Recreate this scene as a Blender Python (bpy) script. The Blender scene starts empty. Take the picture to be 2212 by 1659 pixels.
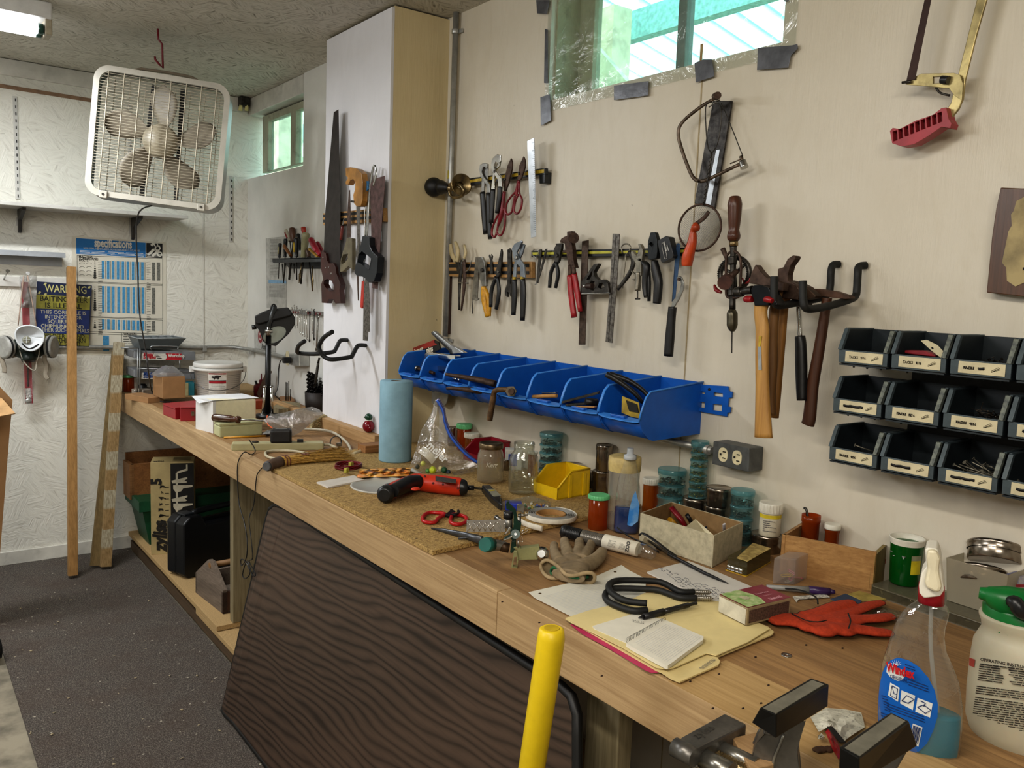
# Workshop bench scene (Blender 4.5)
import bpy,math,random
from mathutils import Vector,Matrix,Euler
from mathutils.geometry import tessellate_polygon
random.seed(7)
SC=bpy.context.scene
COL=SC.collection
PI=math.pi
V=Vector
F=1810.0;CX=1106.0;CY=829.5
CAM=V((0,0,1.446))
_y,_p,_r=math.radians(36.827),math.radians(-6.325),math.radians(2.097)
_f=V((math.sin(_y)*math.cos(_p),math.cos(_y)*math.cos(_p),math.sin(_p)))
_rt=V((math.cos(_y),-math.sin(_y),0));_up=_rt.cross(_f)
RT=_rt*math.cos(_r)+_up*math.sin(_r)
UP=-_rt*math.sin(_r)+_up*math.cos(_r)
FW=_f
cd=bpy.data.cameras.new('camera');cam=bpy.data.objects.new('camera',cd);COL.objects.link(cam)
cd.sensor_fit='HORIZONTAL';cd.sensor_width=36;cd.lens=36*F/2212;cd.clip_start=0.02
M3=Matrix((RT,UP,-FW)).transposed()
cam.matrix_world=Matrix.Translation(CAM)@M3.to_4x4()
SC.camera=cam
XW,XC,XF,YB,ZB,ZC=1.722,1.480,1.645,4.725,0.846,2.446
XE=0.964
YC0,YC1=2.768,3.315
def ray(x,y):return RT*((x-CX)/F)-UP*((y-CY)/F)+FW
def PX(x,y,X):d=ray(x,y);return CAM+d*(X/d.x)
def PY(x,y,Y):d=ray(x,y);return CAM+d*(Y/d.y)
def PZ(x,y,Z):d=ray(x,y);return CAM+d*((Z-CAM.z)/d.z)
def PP(x,y,p0,n):d=ray(x,y);return CAM+d*((p0-CAM).dot(n)/d.dot(n))
def WL(x,y,o=0.0):return PX(x,y,XW-o)
def CL(x,y,o=0.0):return PX(x,y,XC-o)
def FL(x,y,o=0.0):return PX(x,y,XF-o)
def BK(x,y,o=0.0):return PY(x,y,YB-o)
def BT(x,y,h=0.0):return PZ(x,y,ZB+h)
def proj(p):
 c=p-CAM;return CX+F*c.dot(RT)/c.dot(FW),CY-F*c.dot(UP)/c.dot(FW)
def HT(b,py):
 c=b-CAM;k=(CY-py)/F
 return b.z+(k*c.dot(FW)-c.dot(UP))/(UP.z-k*FW.z)
def WD(b,w):return w*(b-CAM).dot(FW)/F
def lin(c):
 if isinstance(c,str):
  c=[int(c[i:i+2],16)/255 for i in(0,2,4)]
  c=[x/12.92 if x<=.04045 else((x+.055)/1.055)**2.4 for x in c]
 return(c[0],c[1],c[2],1)
_mc={}
class NT:
 def __init__(s,name):
  s.m=bpy.data.materials.new(name);s.m.use_nodes=True;s.t=s.m.node_tree;s.t.nodes.clear()
  s.out=s.n('ShaderNodeOutputMaterial');s.tc=s.n('ShaderNodeTexCoord')
 def n(s,k,**kw):
  x=s.t.nodes.new(k)
  for a,b in kw.items():setattr(x,a,b)
  return x
 def l(s,a,b):s.t.links.new(a,b)
 def co(s,scale=(1,1,1),rot=(0,0,0),loc=(0,0,0)):
  x=s.n('ShaderNodeMapping');s.l(s.tc.outputs['Object'],x.inputs[0])
  x.inputs['Scale'].default_value=scale;x.inputs['Rotation'].default_value=rot;x.inputs['Location'].default_value=loc
  return x.outputs[0]
 def noise(s,v,scale,detail=4,rough=.6,dist=0):
  x=s.n('ShaderNodeTexNoise');s.l(v,x.inputs['Vector'])
  x.inputs['Scale'].default_value=scale;x.inputs['Detail'].default_value=detail
  x.inputs['Roughness'].default_value=rough;x.inputs['Distortion'].default_value=dist
  return x.outputs['Fac']
 def ramp(s,fac,stops,interp='LINEAR'):
  x=s.n('ShaderNodeValToRGB');s.l(fac,x.inputs[0]);e=x.color_ramp;e.interpolation=interp
  while len(e.elements)<len(stops):e.elements.new(.5)
  for i,(p,c)in enumerate(stops):
   e.elements[i].position=p;e.elements[i].color=lin(c)if isinstance(c,(str,tuple))else(c,c,c,1)
  return x.outputs[0]
 def mix(s,a,b,fac=.5,mode='MIX'):
  x=s.n('ShaderNodeMix',data_type='RGBA',blend_type=mode)
  for i,v in((0,fac),(6,a),(7,b)):
   if hasattr(v,'links'):s.l(v,x.inputs[i])
   else:x.inputs[i].default_value=v if i==0 else lin(v)
  return x.outputs[2]
 def math(s,op,a,b=0):
  x=s.n('ShaderNodeMath',operation=op)
  for i,v in((0,a),(1,b)):
   if hasattr(v,'links'):s.l(v,x.inputs[i])
   else:x.inputs[i].default_value=v
  return x.outputs[0]
 def bump(s,h,st=.3,d=.002,prev=None):
  x=s.n('ShaderNodeBump');s.l(h,x.inputs['Height']);x.inputs['Strength'].default_value=st;x.inputs['Distance'].default_value=d
  if prev:s.l(prev,x.inputs['Normal'])
  return x.outputs[0]
 def bsdf(s,col,rough=.5,metal=0,nrm=None,**kw):
  x=s.n('ShaderNodeBsdfPrincipled')
  for k,v in(('Base Color',col),('Roughness',rough),('Metallic',metal)):
   if hasattr(v,'links'):s.l(v,x.inputs[k])
   else:x.inputs[k].default_value=lin(v)if k=='Base Color' else v
  if nrm:s.l(nrm,x.inputs['Normal'])
  for k,v in kw.items():x.inputs[k.replace('_',' ')].default_value=v
  s.l(x.outputs[0],s.out.inputs[0]);return x
def P(name,c,rough=.5,metal=0,var=.12,ns=30,bump=0,bs=200,c2=None,dirt=0,**kw):
 """plain procedural: base colour broken up by noise"""
 if name in _mc:return _mc[name]
 s=NT(name);v=s.co()
 n=s.noise(v,ns,5)
 L=lin(c)
 if c2:L2=lin(c2)
 else:L2=tuple(x*(1-var*2.2)for x in L[:3])+(1,)
 L1=tuple(min(1,x*(1+var*.5))for x in L[:3])+(1,)
 col=s.ramp(n,[(.3,L2[:3]),(.62,L1[:3])])
 if dirt:
  col=s.mix(col,'1a1510',s.ramp(s.noise(v,ns*2.7,8),[(.55,0.0),(.75,float(dirt))]))
 nr=s.bump(s.noise(v,bs,3),bump,.001)if bump else None
 s.bsdf(col,rough,metal,nr,**kw);_mc[name]=s.m;return s.m
def wood(name,light,dark,ax='y',scale=14,rough=.6,bump=.15,streak=10):
 if name in _mc:return _mc[name]
 s=NT(name);k=[1,1,1];k['xyz'.index(ax)]=1/streak;v=s.co(tuple(k))
 k2=[1,1,1];k2['xyz'.index(ax)]=1/(streak*3);a=s.noise(s.co(tuple(k2)),scale*16,5,.7,.15);b=s.noise(v,scale*.9,3,.5,.8);d=s.noise(v,scale*3.5,4,.6,.4)
 c=s.ramp(a,[(.34,dark),(.6,light)]);c=s.mix(c,light,.35)
 c=s.mix(c,dark,s.ramp(d,[(.48,0.0),(.7,.6)]))
 c=s.mix(c,dark,s.ramp(b,[(.45,0.0),(.75,.45)]))
 s.bsdf(c,rough,0,s.bump(a,bump,.002));_mc[name]=s.m;return s.m
def clear(name,tint='ffffff',refl=.12,rough=.05,wr=0,ws=30,body=0,bodyc='ffffff'):
 """thin see-through sheet: transparent + fresnel gloss, optional milky share"""
 if name in _mc:return _mc[name]
 s=NT(name)
 t=s.n('ShaderNodeBsdfTransparent');t.inputs[0].default_value=lin(tint)
 g=s.n('ShaderNodeBsdfGlossy');g.inputs['Roughness'].default_value=rough
 lw=s.n('ShaderNodeLayerWeight');lw.inputs[0].default_value=.5
 nr=None
 if wr:
  nr=s.bump(s.noise(s.co(),ws,4,.6,1.5),wr,.01);s.l(nr,g.inputs['Normal']);s.l(nr,lw.inputs['Normal'])
 f=s.math('MULTIPLY_ADD',s.math('POWER',lw.outputs['Facing'],3.0),.75);f.node.inputs[2].default_value=refl*.15
 mx=s.n('ShaderNodeMixShader');s.l(f,mx.inputs[0]);s.l(t.outputs[0],mx.inputs[1]);s.l(g.outputs[0],mx.inputs[2])
 r=mx
 if body:
  d=s.n('ShaderNodeBsdfDiffuse');d.inputs[0].default_value=lin(bodyc)
  tl=s.n('ShaderNodeBsdfTranslucent');tl.inputs[0].default_value=lin(bodyc)
  m1=s.n('ShaderNodeMixShader');m1.inputs[0].default_value=.4;s.l(d.outputs[0],m1.inputs[1]);s.l(tl.outputs[0],m1.inputs[2])
  m2=s.n('ShaderNodeMixShader');m2.inputs[0].default_value=body;s.l(mx.outputs[0],m2.inputs[1]);s.l(m1.outputs[0],m2.inputs[2]);r=m2
 s.l(r.outputs[0],s.out.inputs[0]);_mc[name]=s.m;return s.m
class M:
 def __init__(s):s.v=[];s.f=[];s.mi=[];s.sm=[];s.mats=[];s.cur=0;s.smooth=False
 def mat(s,m):
  if m not in s.mats:s.mats.append(m)
  s.cur=s.mats.index(m);return s
 def add(s,vs,fs,smooth=None):
  o=len(s.v);s.v+=[V(x)for x in vs]
  for f in fs:s.f.append([i+o for i in f]);s.mi.append(s.cur);s.sm.append(s.smooth if smooth is None else smooth)
  return s
 def quad(s,a,b,c,d):return s.add([a,b,c,d],[(0,1,2,3)])
 def box(s,c,size,rot=None,taper=1.0):
  x,y,z=[k/2 for k in size];R=rot or Matrix.Identity(3);c=V(c)
  vs=[c+R@V((sx*x*(taper if sz>0 else 1),sy*y*(taper if sz>0 else 1),sz*z))for sz in(-1,1)for sy in(-1,1)for sx in(-1,1)]
  return s.add(vs,[(0,2,3,1),(4,5,7,6),(0,1,5,4),(2,6,7,3),(0,4,6,2),(1,3,7,5)],False)
 def beam(s,a,b,w,t,up=(0,0,1)):
  a=V(a);b=V(b);d=(b-a);L=d.length;d.normalize();u=V(up);sd=d.cross(u)
  if sd.length<1e-3:sd=d.cross(V((1,0,0)))
  sd.normalize();u=sd.cross(d)
  return s.box((a+b)/2,(w,L,t),Matrix((sd,d,u)).transposed())
 def pz(s,pts,ext,holes=(),smooth=False):
  """flat outline pts (+holes) swept by vector ext, closed"""
  ext=V(ext);loops=[[V(p)for p in pts]]+[[V(p)for p in h]for h in holes]
  n=V((0,0,0));L0=loops[0]
  for i in range(len(L0)):n+=(L0[i]-L0[0]).cross(L0[(i+1)%len(L0)]-L0[0])
  n.normalize();u=(L0[1]-L0[0]).normalized()
  if abs(u.dot(n))>.9:u=n.orthogonal().normalized()
  w=n.cross(u)
  l2=[[V((p.dot(u),p.dot(w),0))for p in l]for l in loops]
  tri=tessellate_polygon(l2);flat=[p for l in loops for p in l];N=len(flat)
  vs=flat+[p+ext for p in flat];fs=[]
  flip=n.dot(ext)>0
  for t in tri:
   a,b,c=t
   if(flat[b]-flat[a]).cross(flat[c]-flat[a]).dot(n)<0:a,b,c=a,c,b
   fs.append((a,c,b)if flip else(a,b,c));fs.append((a+N,b+N,c+N)if flip else(a+N,c+N,b+N))
  s.add(vs,fs,False);base=len(s.v)-2*N;o=0
  for l in loops:
   k=len(l)
   for i in range(k):
    j=(i+1)%k;s.f.append([base+o+i,base+o+j,base+N+o+j,base+N+o+i]);s.mi.append(s.cur);s.sm.append(smooth)
   o+=k
  return s
 def ngon(s,pts):
  s.add(pts,[tuple(range(len(pts)))],False);return s
 def tu(s,pts,r,n=8,sm=0,caps=True,closed=False,flat=None):
  pts=[V(p)for p in pts];rr=list(r)if isinstance(r,(list,tuple))else[r]*len(pts)
  if sm:pts,rr=crom(pts,rr,sm,closed)
  N=len(pts);rings=[];pu=None
  for i in range(N):
   if closed:d=pts[(i+1)%N]-pts[i-1]
   else:d=pts[min(i+1,N-1)]-pts[max(i-1,0)]
   if d.length<1e-9:d=V((0,0,1))
   d.normalize()
   if flat is not None:
    u=V(flat);u=(u-d*u.dot(d));u=u.normalized()if u.length>1e-6 else d.orthogonal().normalized()
   elif pu is None:u=d.orthogonal().normalized()
   else:
    u=pu-d*pu.dot(d);u=u.normalized()if u.length>1e-6 else d.orthogonal().normalized()
   pu=u;w=d.cross(u);q=rr[i];qa,qb=(q if isinstance(q,tuple)else(q,q))
   rings.append([pts[i]+u*(qa*math.cos(2*PI*k/n))+w*(qb*math.sin(2*PI*k/n))for k in range(n)])
  vs=[p for R in rings for p in R];fs=[]
  for i in range(N if closed else N-1):
   j=(i+1)%N
   for k in range(n):fs.append((i*n+k,i*n+(k+1)%n,j*n+(k+1)%n,j*n+k))
  s.add(vs,fs,True)
  if caps and not closed:
   b=len(s.v)-len(vs);s.f.append([b+k for k in range(n)][::-1]);s.f.append([b+(N-1)*n+k for k in range(n)]);s.mi+=[s.cur]*2;s.sm+=[False]*2
  return s
 def lathe(s,c,prof,n=24,ax=(0,0,1),caps=True,hard=True):
  """prof: (radius, height) along ax from c"""
  ax=V(ax).normalized();u=V((1,0,0))if abs(ax.x)<.9 else V((0,1,0));u=(u-ax*u.dot(ax)).normalized();w=ax.cross(u);c=V(c)
  vs=[];fs=[]
  for r,h in prof:
   for k in range(n):vs.append(c+ax*h+u*(r*math.cos(2*PI*k/n))+w*(r*math.sin(2*PI*k/n)))
  for i in range(len(prof)-1):
   for k in range(n):fs.append((i*n+k,i*n+(k+1)%n,(i+1)*n+(k+1)%n,(i+1)*n+k))
  s.add(vs,fs,True)
  if caps:
   b=len(s.v)-len(vs)
   if prof[0][0]>1e-6:s.f.append([b+k for k in range(n)][::-1]);s.mi.append(s.cur);s.sm.append(False)
   if prof[-1][0]>1e-6:s.f.append([b+(len(prof)-1)*n+k for k in range(n)]);s.mi.append(s.cur);s.sm.append(False)
  return s
 def grid(s,fn,nu,nv,smooth=True,thick=None):
  vs=[V(fn(i/(nu-1),j/(nv-1)))for j in range(nv)for i in range(nu)]
  fs=[(j*nu+i,j*nu+i+1,(j+1)*nu+i+1,(j+1)*nu+i)for j in range(nv-1)for i in range(nu-1)]
  return s.add(vs,fs,smooth)
 def ball(s,c,r,n=12,sc=(1,1,1),rot=None):
  c=V(c);R=rot or Matrix.Identity(3);vs=[];fs=[];h=n//2
  for i in range(h+1):
   t=PI*i/h
   for k in range(n):
    a=2*PI*k/n;vs.append(c+R@V((r*sc[0]*math.sin(t)*math.cos(a),r*sc[1]*math.sin(t)*math.sin(a),-r*sc[2]*math.cos(t))))
  for i in range(h):
   for k in range(n):fs.append((i*n+k,i*n+(k+1)%n,(i+1)*n+(k+1)%n,(i+1)*n+k))
  return s.add(vs,fs,True)
 def text(s,body,o,right,up,size,bold=0.0,align='LEFT',out=.0004,sx=1.0,shear=0.0,fit=0):
  c=bpy.data.curves.new('t','FONT');c.body=body;c.size=1;c.offset=bold;c.align_x=align;c.shear=shear;c.resolution_u=2
  ob=bpy.data.objects.new('t',c);me=bpy.data.meshes.new_from_object(ob)
  if fit:sx=fit/size/max(1e-6,max(p.co.x for p in me.vertices))
  right=V(right).normalized();up=V(up).normalized();n=right.cross(up);o=V(o)
  s.add([o+right*(p.co.x*size*sx)+up*(p.co.y*size)+n*out for p in me.vertices],[tuple(p.vertices)for p in me.polygons],False)
  bpy.data.objects.remove(ob);bpy.data.curves.remove(c);bpy.data.meshes.remove(me);return s
 def lines(s,o,right,up,w,n,pitch,th,out=.0004,brk=.25,seed=1):
  rg=random.Random(seed);right=V(right).normalized();up=V(up).normalized();nn=right.cross(up);o=V(o)+nn*out
  for i in range(n):
   x=0
   while x<w*.97:
    L=min(w-x,w*(rg.uniform(.08,.3)if brk else 1));a=o-up*(i*pitch)+right*x;b=a+right*L*.88
    s.quad(a-up*th,b-up*th,b,a);x+=L
    if rg.random()<brk*.2:break
  return s
 def bd(s,name,mat=None,parent=None,origin=None,bv=0,seg=2,sub=0,solid=0,weld=False,ang=40):
  me=bpy.data.meshes.new(name)
  if origin is None:
   lo=[min(p[i]for p in s.v)for i in range(3)];hi=[max(p[i]for p in s.v)for i in range(3)]
   origin=V(((lo[0]+hi[0])/2,(lo[1]+hi[1])/2,lo[2]if parent is None else(lo[2]+hi[2])/2))
  origin=V(origin)
  me.from_pydata([p-origin for p in s.v],[],s.f)
  if mat is not None and not s.mats:me.materials.append(mat)
  for m_ in s.mats:me.materials.append(m_)
  for p,a,b in zip(me.polygons,s.mi,s.sm):p.material_index=a;p.use_smooth=b
  me.validate();me.update()
  o=bpy.data.objects.new(name,me);COL.objects.link(o)
  if parent is not None:o.parent=parent;o.location=origin-wpos(parent)
  else:o.location=origin
  if weld:
   w=o.modifiers.new('w','WELD');w.merge_threshold=1e-5
  if solid:
   w=o.modifiers.new('s','SOLIDIFY');w.thickness=solid;w.offset=0
  if bv:
   w=o.modifiers.new('b','BEVEL');w.width=bv;w.segments=seg;w.limit_method='ANGLE';w.angle_limit=math.radians(ang)
  if sub:
   w=o.modifiers.new('u','SUBSURF');w.levels=w.render_levels=sub
  return o
def wpos(o):
 p=V((0,0,0))
 while o is not None:p=p+o.location;o=o.parent
 return p
def crom(pts,rr,k,closed=False):
 N=len(pts);o=[];q=[]
 def g(L,i):return L[i%N]if closed else L[max(0,min(N-1,i))]
 def w(a,b,c,d,t):return .5*((2*b)+(c-a)*t+(2*a-5*b+4*c-d)*t*t+(3*b-a-3*c+d)*t**3)
 for i in range(N if closed else N-1):
  for j in range(k):
   t=j/k;o.append(w(*[g(pts,i+e)for e in(-1,0,1,2)],t));a,b=g(rr,i),g(rr,i+1)
   q.append(tuple(x*(1-t)+y*t for x,y in zip(a,b))if isinstance(a,tuple)else a*(1-t)+b*t)
 if not closed:o.append(pts[-1]);q.append(rr[-1])
 return o,q
def tag(o,label,cat,group=None,kind=None):
 o['label']=label;o['category']=cat
 if group:o['group']=group
 if kind:o['kind']=kind
 return o
def thing(name,label,cat,loc,group=None):
 o=bpy.data.objects.new(name,None);COL.objects.link(o);o.location=V(loc);o.empty_display_size=.02
 return tag(o,label,cat,group)
def struct(name,m,mat=None,**kw):
 o=m.bd(name,mat,**kw);o['kind']='structure';return o
def dup(root,loc=None,rot=None,label=None):
 r=root.copy();COL.objects.link(r)
 if loc is not None:r.location=V(loc)
 if rot is not None:r.rotation_euler=rot
 if label:r['label']=label
 for ch in list(root.children):
  c=ch.copy();COL.objects.link(c);c.parent=r
  for g in ch.children:
   d=g.copy();COL.objects.link(d);d.parent=c
 return r
def px(fn,pts,*a):return[fn(x,y,*a)for x,y in pts]
def W3(pts,o=0.0):return[WL(x,y,o)for x,y in pts]
NX=V((1,0,0))
def arc(c,r,a0,a1,n,u,w):return[V(c)+V(u)*(r*math.cos(a0+(a1-a0)*i/n))+V(w)*(r*math.sin(a0+(a1-a0)*i/n))for i in range(n+1)]
def rrect(w,h,r,n=4,cx=0,cy=0):
 o=[]
 for(sx,sy,a)in((1,1,0),(-1,1,90),(-1,-1,180),(1,-1,270)):
  for i in range(n+1):
   t=math.radians(a+90*i/n);o.append((cx+sx*(w/2-r)+r*math.cos(t),cy+sy*(h/2-r)+r*math.sin(t)))
 return o
def m_osb(name,c1,c2,ax=1,st=.8,speck=.5):
 s=NT(name);v=s.co();rot=lambda a:tuple(a if i==ax else 0 for i in range(3));sc=[1,1,1];sc[0]=.13
 vo=s.n('ShaderNodeTexVoronoi');s.l(v,vo.inputs['Vector']);vo.inputs['Scale'].default_value=16;sp=s.n('ShaderNodeSeparateColor');s.l(vo.outputs['Color'],sp.inputs[0])
 def strand(a):
  m0=s.n('ShaderNodeMapping');s.l(v,m0.inputs[0]);m0.inputs['Rotation'].default_value=rot(a)
  m1=s.n('ShaderNodeMapping');s.l(m0.outputs[0],m1.inputs[0]);m1.inputs['Scale'].default_value=sc
  return s.noise(m1.outputs[0],95,4,.6,.5)
 h=strand(0.2)
 for i,a in enumerate((1.2,2.2,2.8)):
  mk=s.math('GREATER_THAN',sp.outputs[0],.25+.25*i);x=s.n('ShaderNodeMix',data_type='FLOAT');s.l(mk,x.inputs[0]);s.l(h,x.inputs[2]);s.l(strand(a),x.inputs[3]);h=x.outputs[0]
 col=s.mix(c1,c2,s.ramp(h,[(.36,1.0),(.52,0.0)]));col=s.mix(col,c2,s.ramp(s.noise(v,1.2,3),[(.4,0.0),(.8,.6)]))
 col=s.mix(col,'57503f',s.ramp(h,[(.30,speck),(.36,0.0)]))
 s.bsdf(col,.62,0,s.bump(h,st,.008));return s.m
def m_ply(name,c1,c2,seam=False):
 s=NT(name);v=s.co((1,1,.035));n1=s.noise(v,170,4,.7);n2=s.noise(s.co(),1.6,5);n3=s.noise(s.co((1,1,.25)),13,5,.6,1.5)
 msk=s.ramp(s.noise(s.co(),2.3,3),[(.4,.15),(.62,1.0)])
 gr=s.math('MULTIPLY',n1,msk)
 col=s.mix(c1,c2,s.ramp(n2,[(.35,0.0),(.75,1.0)]))
 col=s.mix(col,c2,s.ramp(n3,[(.5,0.0),(.8,.6)]))
 col=s.mix(col,'5a4c3a',s.ramp(s.noise(s.co(),38,2,.4),[(.79,0.0),(.82,.6)]))
 b=s.bump(gr,.35,.003);b=s.bump(n3,.12,.01,b)
 s.bsdf(col,.42,0,b);return s.m
m_back=m_osb('white_osb','dedcd2','cfccc2',1,.5,.25)
m_ceil=m_osb('ceiling_osb','cfcbc0','a19c8f',2,.8,.8)
m_wall=m_ply('cream_plywood','cfc8b9','c3baa7')
m_colw=m_ply('white_plywood','dedde0','cfced0')
m_cols=m_ply('beige_plywood','d6c7a2','c8b68c')
m_far=P('far_white','d6d5cf',.5,var=.06,ns=3,bump=.15,bs=60)
m_trimw=P('trim_white','d2cfc6',.5,var=.12,ns=6,bump=.1,bs=80,dirt=.25)
def m_carpet():
 s=NT('carpet_pile');v=s.co();n=s.noise(v,230,3,.8);n2=s.noise(v,5,4)
 c=s.ramp(n,[(.3,'262320'),(.5,'57504a'),(.7,'978e83')]);c=s.mix(c,'54443a',s.ramp(n2,[(.42,0.0),(.75,.5)]))
 c=s.mix(c,'c8c0ae',s.ramp(s.noise(v,60,2,.3),[(.76,0.0),(.79,.8)]))
 s.bsdf(c,.95,0,s.bump(n,.9,.006));return s.m
m_carp=m_carpet()
m_conc=P('concrete','8d8574',.85,var=.25,ns=9,bump=.3,bs=90)
XL,YF=-2.6,-2.4
m=M();m.box(((XL+XW+.2)/2,(YF+YB)/2,-.06),(XW+.2-XL,YB-YF+.2,.1));struct('floor',m,m_conc)
m=M();m.box(((.31+1.0)/2,(YF+YB)/2,-.004),(.69,YB-YF,.008));o=m.bd('carpet',m_carp);tag(o,'dark grey speckled low pile carpet runner along the bench floor','carpet')
m=M();m.box(((XL+XW)/2,(YF+YB)/2,ZC+.05),(XW-XL+.5,YB-YF+.5,.1));struct('ceiling',m,m_ceil)
m=M();m.box(((XL-.3+XF+.1)/2,YB+.05,ZC/2),(XF+.1-XL+.3,.1,ZC));struct('wall_back',m,m_back)
m=M();m.box((XL-.05,(YF+YB)/2,ZC/2),(.1,YB-YF,ZC));struct('wall_left',m,m_back)
m=M();m.box(((XL+XW)/2,YF-.05,ZC/2),(XW-XL,.1,ZC));struct('wall_front',m,m_back)
def wall_x(x0,x1,ya,yb,hole):
 """a wall slab with one window opening; hole=(y0,y1,z0,z1)"""
 m=M();y0,y1,z0,z1=hole;xm,t=(x0+x1)/2,x1-x0
 for(a,b,c,d)in((ya,y0,0,ZC),(y1,yb,0,ZC),(y0,y1,0,z0),(y0,y1,z1,ZC)):
  if b-a>1e-4 and d-c>1e-4:m.box((xm,(a+b)/2,(c+d)/2),(t,b-a,d-c))
 return m
HOLE1=(1.283,2.162,2.054,2.425)
struct('wall_right',wall_x(XW,XW+.16,YF,YC1,HOLE1),m_wall)
H2=(3.74,4.33,1.955,2.32)
m=wall_x(XF,XF+.02,YC1,YB,(3.72,4.70,2.0,2.44))
m=M()
ys0=FL(649,359).y;zs=FL(649,359).z;ya=FL(655,300).y
m.box((XF+.01,(YC1+YB)/2,zs/2),(.02,YB-YC1,zs));m.box((XF+.01,(YC1+ya)/2,(zs+ZC)/2),(.02,ya-YC1,ZC-zs))
struct('wall_far',m,m_far)
m=M()
for(a,b,c,d)in((YC1,3.86,0,ZC),(3.86,YB,0,1.96),(3.86,YB,2.34,ZC)):m.box((XF+.10,(a+b)/2,(c+d)/2),(.02,b-a,d-c))
struct('wall_recess',m,P('old_white','b9bba8',.6,var=.15,ns=7,bump=.3,bs=50,dirt=.5))
m=M();m.box((XF+.09,4.34,2.40),(.18,.76,.09));struct('trim_1',m,m_trimw,bv=.004)
m=M().mat(m_cols);m.box(((XC+.012+XW)/2,(YC0+YC1)/2,ZC/2-.003),(XW-XC-.012,YC1-YC0,ZC-.006));struct('wall_column_side',m)
m=M();m.box((XC+.006,(YC0+YC1)/2+.003,ZC/2-.006),(.012,YC1-YC0+.006,ZC-.012));struct('wall_column_face',m,m_colw,bv=.001)
def stripbk(name,pts,o,mat,label=None):
 m=M();P3=[BK(x,y,o)for x,y in pts];m.pz(P3,(0,o-.0005,0));return struct(name,m,mat)
zz=BK(0,124).z
m=M();m.box(((XL+XF)/2,YB-.008,ZC-.04),(XF-XL,.016,.075));struct('trim_2',m,m_trimw,bv=.002)
m=M();m.box(((XL+.9)/2,YB-.002,BK(100,193).z),(.9-XL,.004,.018),Matrix.Rotation(.012,3,'Y'));struct('trim_3',m,P('raw_osb_gap','8a6f58',.8))
m=M();zb=BK(286,1155).z;m.box(((XL+1.0)/2,YB-.006,zb/2),(1.08-XL,.012,zb));struct('baseboard_back',m,P('baseboard_paint','cfccc2',.5,var=.08,ns=8,dirt=.3),bv=.002)
m=M();m.box((1.4,YB-.0015,1.6),(.008,.003,1.5));struct('trim_4',m,m_trimw)
m=M()
for a,b in(((1517,160),(1478,905)),((1005,720),(1003,980))):
 p,q=WL(*a),WL(*b);m.box((XW-.0006,(p.y+q.y)/2,(1.25)),(.0012,.003,2.3))
m=M();p=WL(1495,540);m.box((XW-.0006,p.y,1.02),(.0014,.004,2.04));struct('trim_5',m,P('seam','a8997a',.7))
m=M();m.box(((XC+XW)/2+.02,YC0-.003,1.2),(.18,.003,2.3));
w=bpy.data.worlds.new('world');SC.world=w;w.use_nodes=True;nt=w.node_tree;nt.nodes.clear()
bg=nt.nodes.new('ShaderNodeBackground');wo=nt.nodes.new('ShaderNodeOutputWorld');bg.inputs[0].default_value=(.85,.95,1,1);bg.inputs[1].default_value=3.6
nt.links.new(bg.outputs[0],wo.inputs[0])
def area(name,loc,tgt,sx,sy,e,c):
 l=bpy.data.lights.new(name,'AREA');l.shape='RECTANGLE';l.size=sx;l.size_y=sy;l.energy=e;l.color=c
 o=bpy.data.objects.new(name,l);COL.objects.link(o);o.location=loc;o.rotation_euler=(V(tgt)-V(loc)).to_track_quat('-Z','Y').to_euler();return o
area('tube_light',(-.12,3.65,2.33),(-.12,3.65,0),1.2,.09,36,(.95,.98,1))
area('shop_light',(-.3,.6,2.36),(.2,.6,0),1.2,.12,26,(1,.94,.84))
area('rear_shop_light',(-1.0,-1.2,2.36),(0,0,.6),1.2,.3,34,(1,.94,.85))
area('side_shop_light',(-2.0,2.2,2.3),(0,2.4,.8),1.2,.4,30,(.97,.98,1))
SC.view_settings.view_transform='Standard';SC.view_settings.look='None';SC.view_settings.exposure=-0.12
try:SC.view_settings.look='Medium High Contrast'
except Exception:pass
m_wm=P('white_metal','c9c8c4',.35,var=.05)
fx=.535;fy=3.70
t=thing('ceiling_light','white fluorescent shop light fixture on the ceiling left of the box fan','light',(-.1,fy,ZC-.1))
m=M();m.box((fx-.63,fy,ZC-.03),(1.26,.12,.06));m.bd('housing',m_wm,t,bv=.006)
m=M();m.box((fx-.012,fy,ZC-.085),(.024,.10,.06));m.box((fx-1.25,fy,ZC-.085),(.024,.10,.06));m.bd('end_socket',P('socket_plastic','a39a86',.5),t,bv=.004)
em=NT('tube_glow');e=em.n('ShaderNodeEmission');e.inputs[0].default_value=(.93,.95,1,1);e.inputs[1].default_value=9;em.l(e.outputs[0],em.out.inputs[0])
for k in(-.028,.028):
 m=M();m.lathe((fx-.045,fy+k,ZC-.095),[(.019,0),(.019,1.18)],14,(-1,0,0));tb=m.bd('tube',em.m,t)
 m=M();m.lathe((fx-.028,fy+k,ZC-.095),[(.0195,0),(.0195,.018)],14,(-1,0,0));m.bd('end_cap',P('capmetal','3c5a50',.3,.6),tb)
m_bench=wood('bench_fir','aa8a60','806342','y',9,.62,.2,12)
m_top=wood('bench_plank','a17f55','705437','y',8,.6,.2,9)
m_fas=wood('fascia_fir','b39872','8f7350','y',10,.65,.2,14)
t=thing('workbench','long wooden workbench running along the tool wall to the back corner','workbench',(1.2,2.2,0))
m=M()
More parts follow.
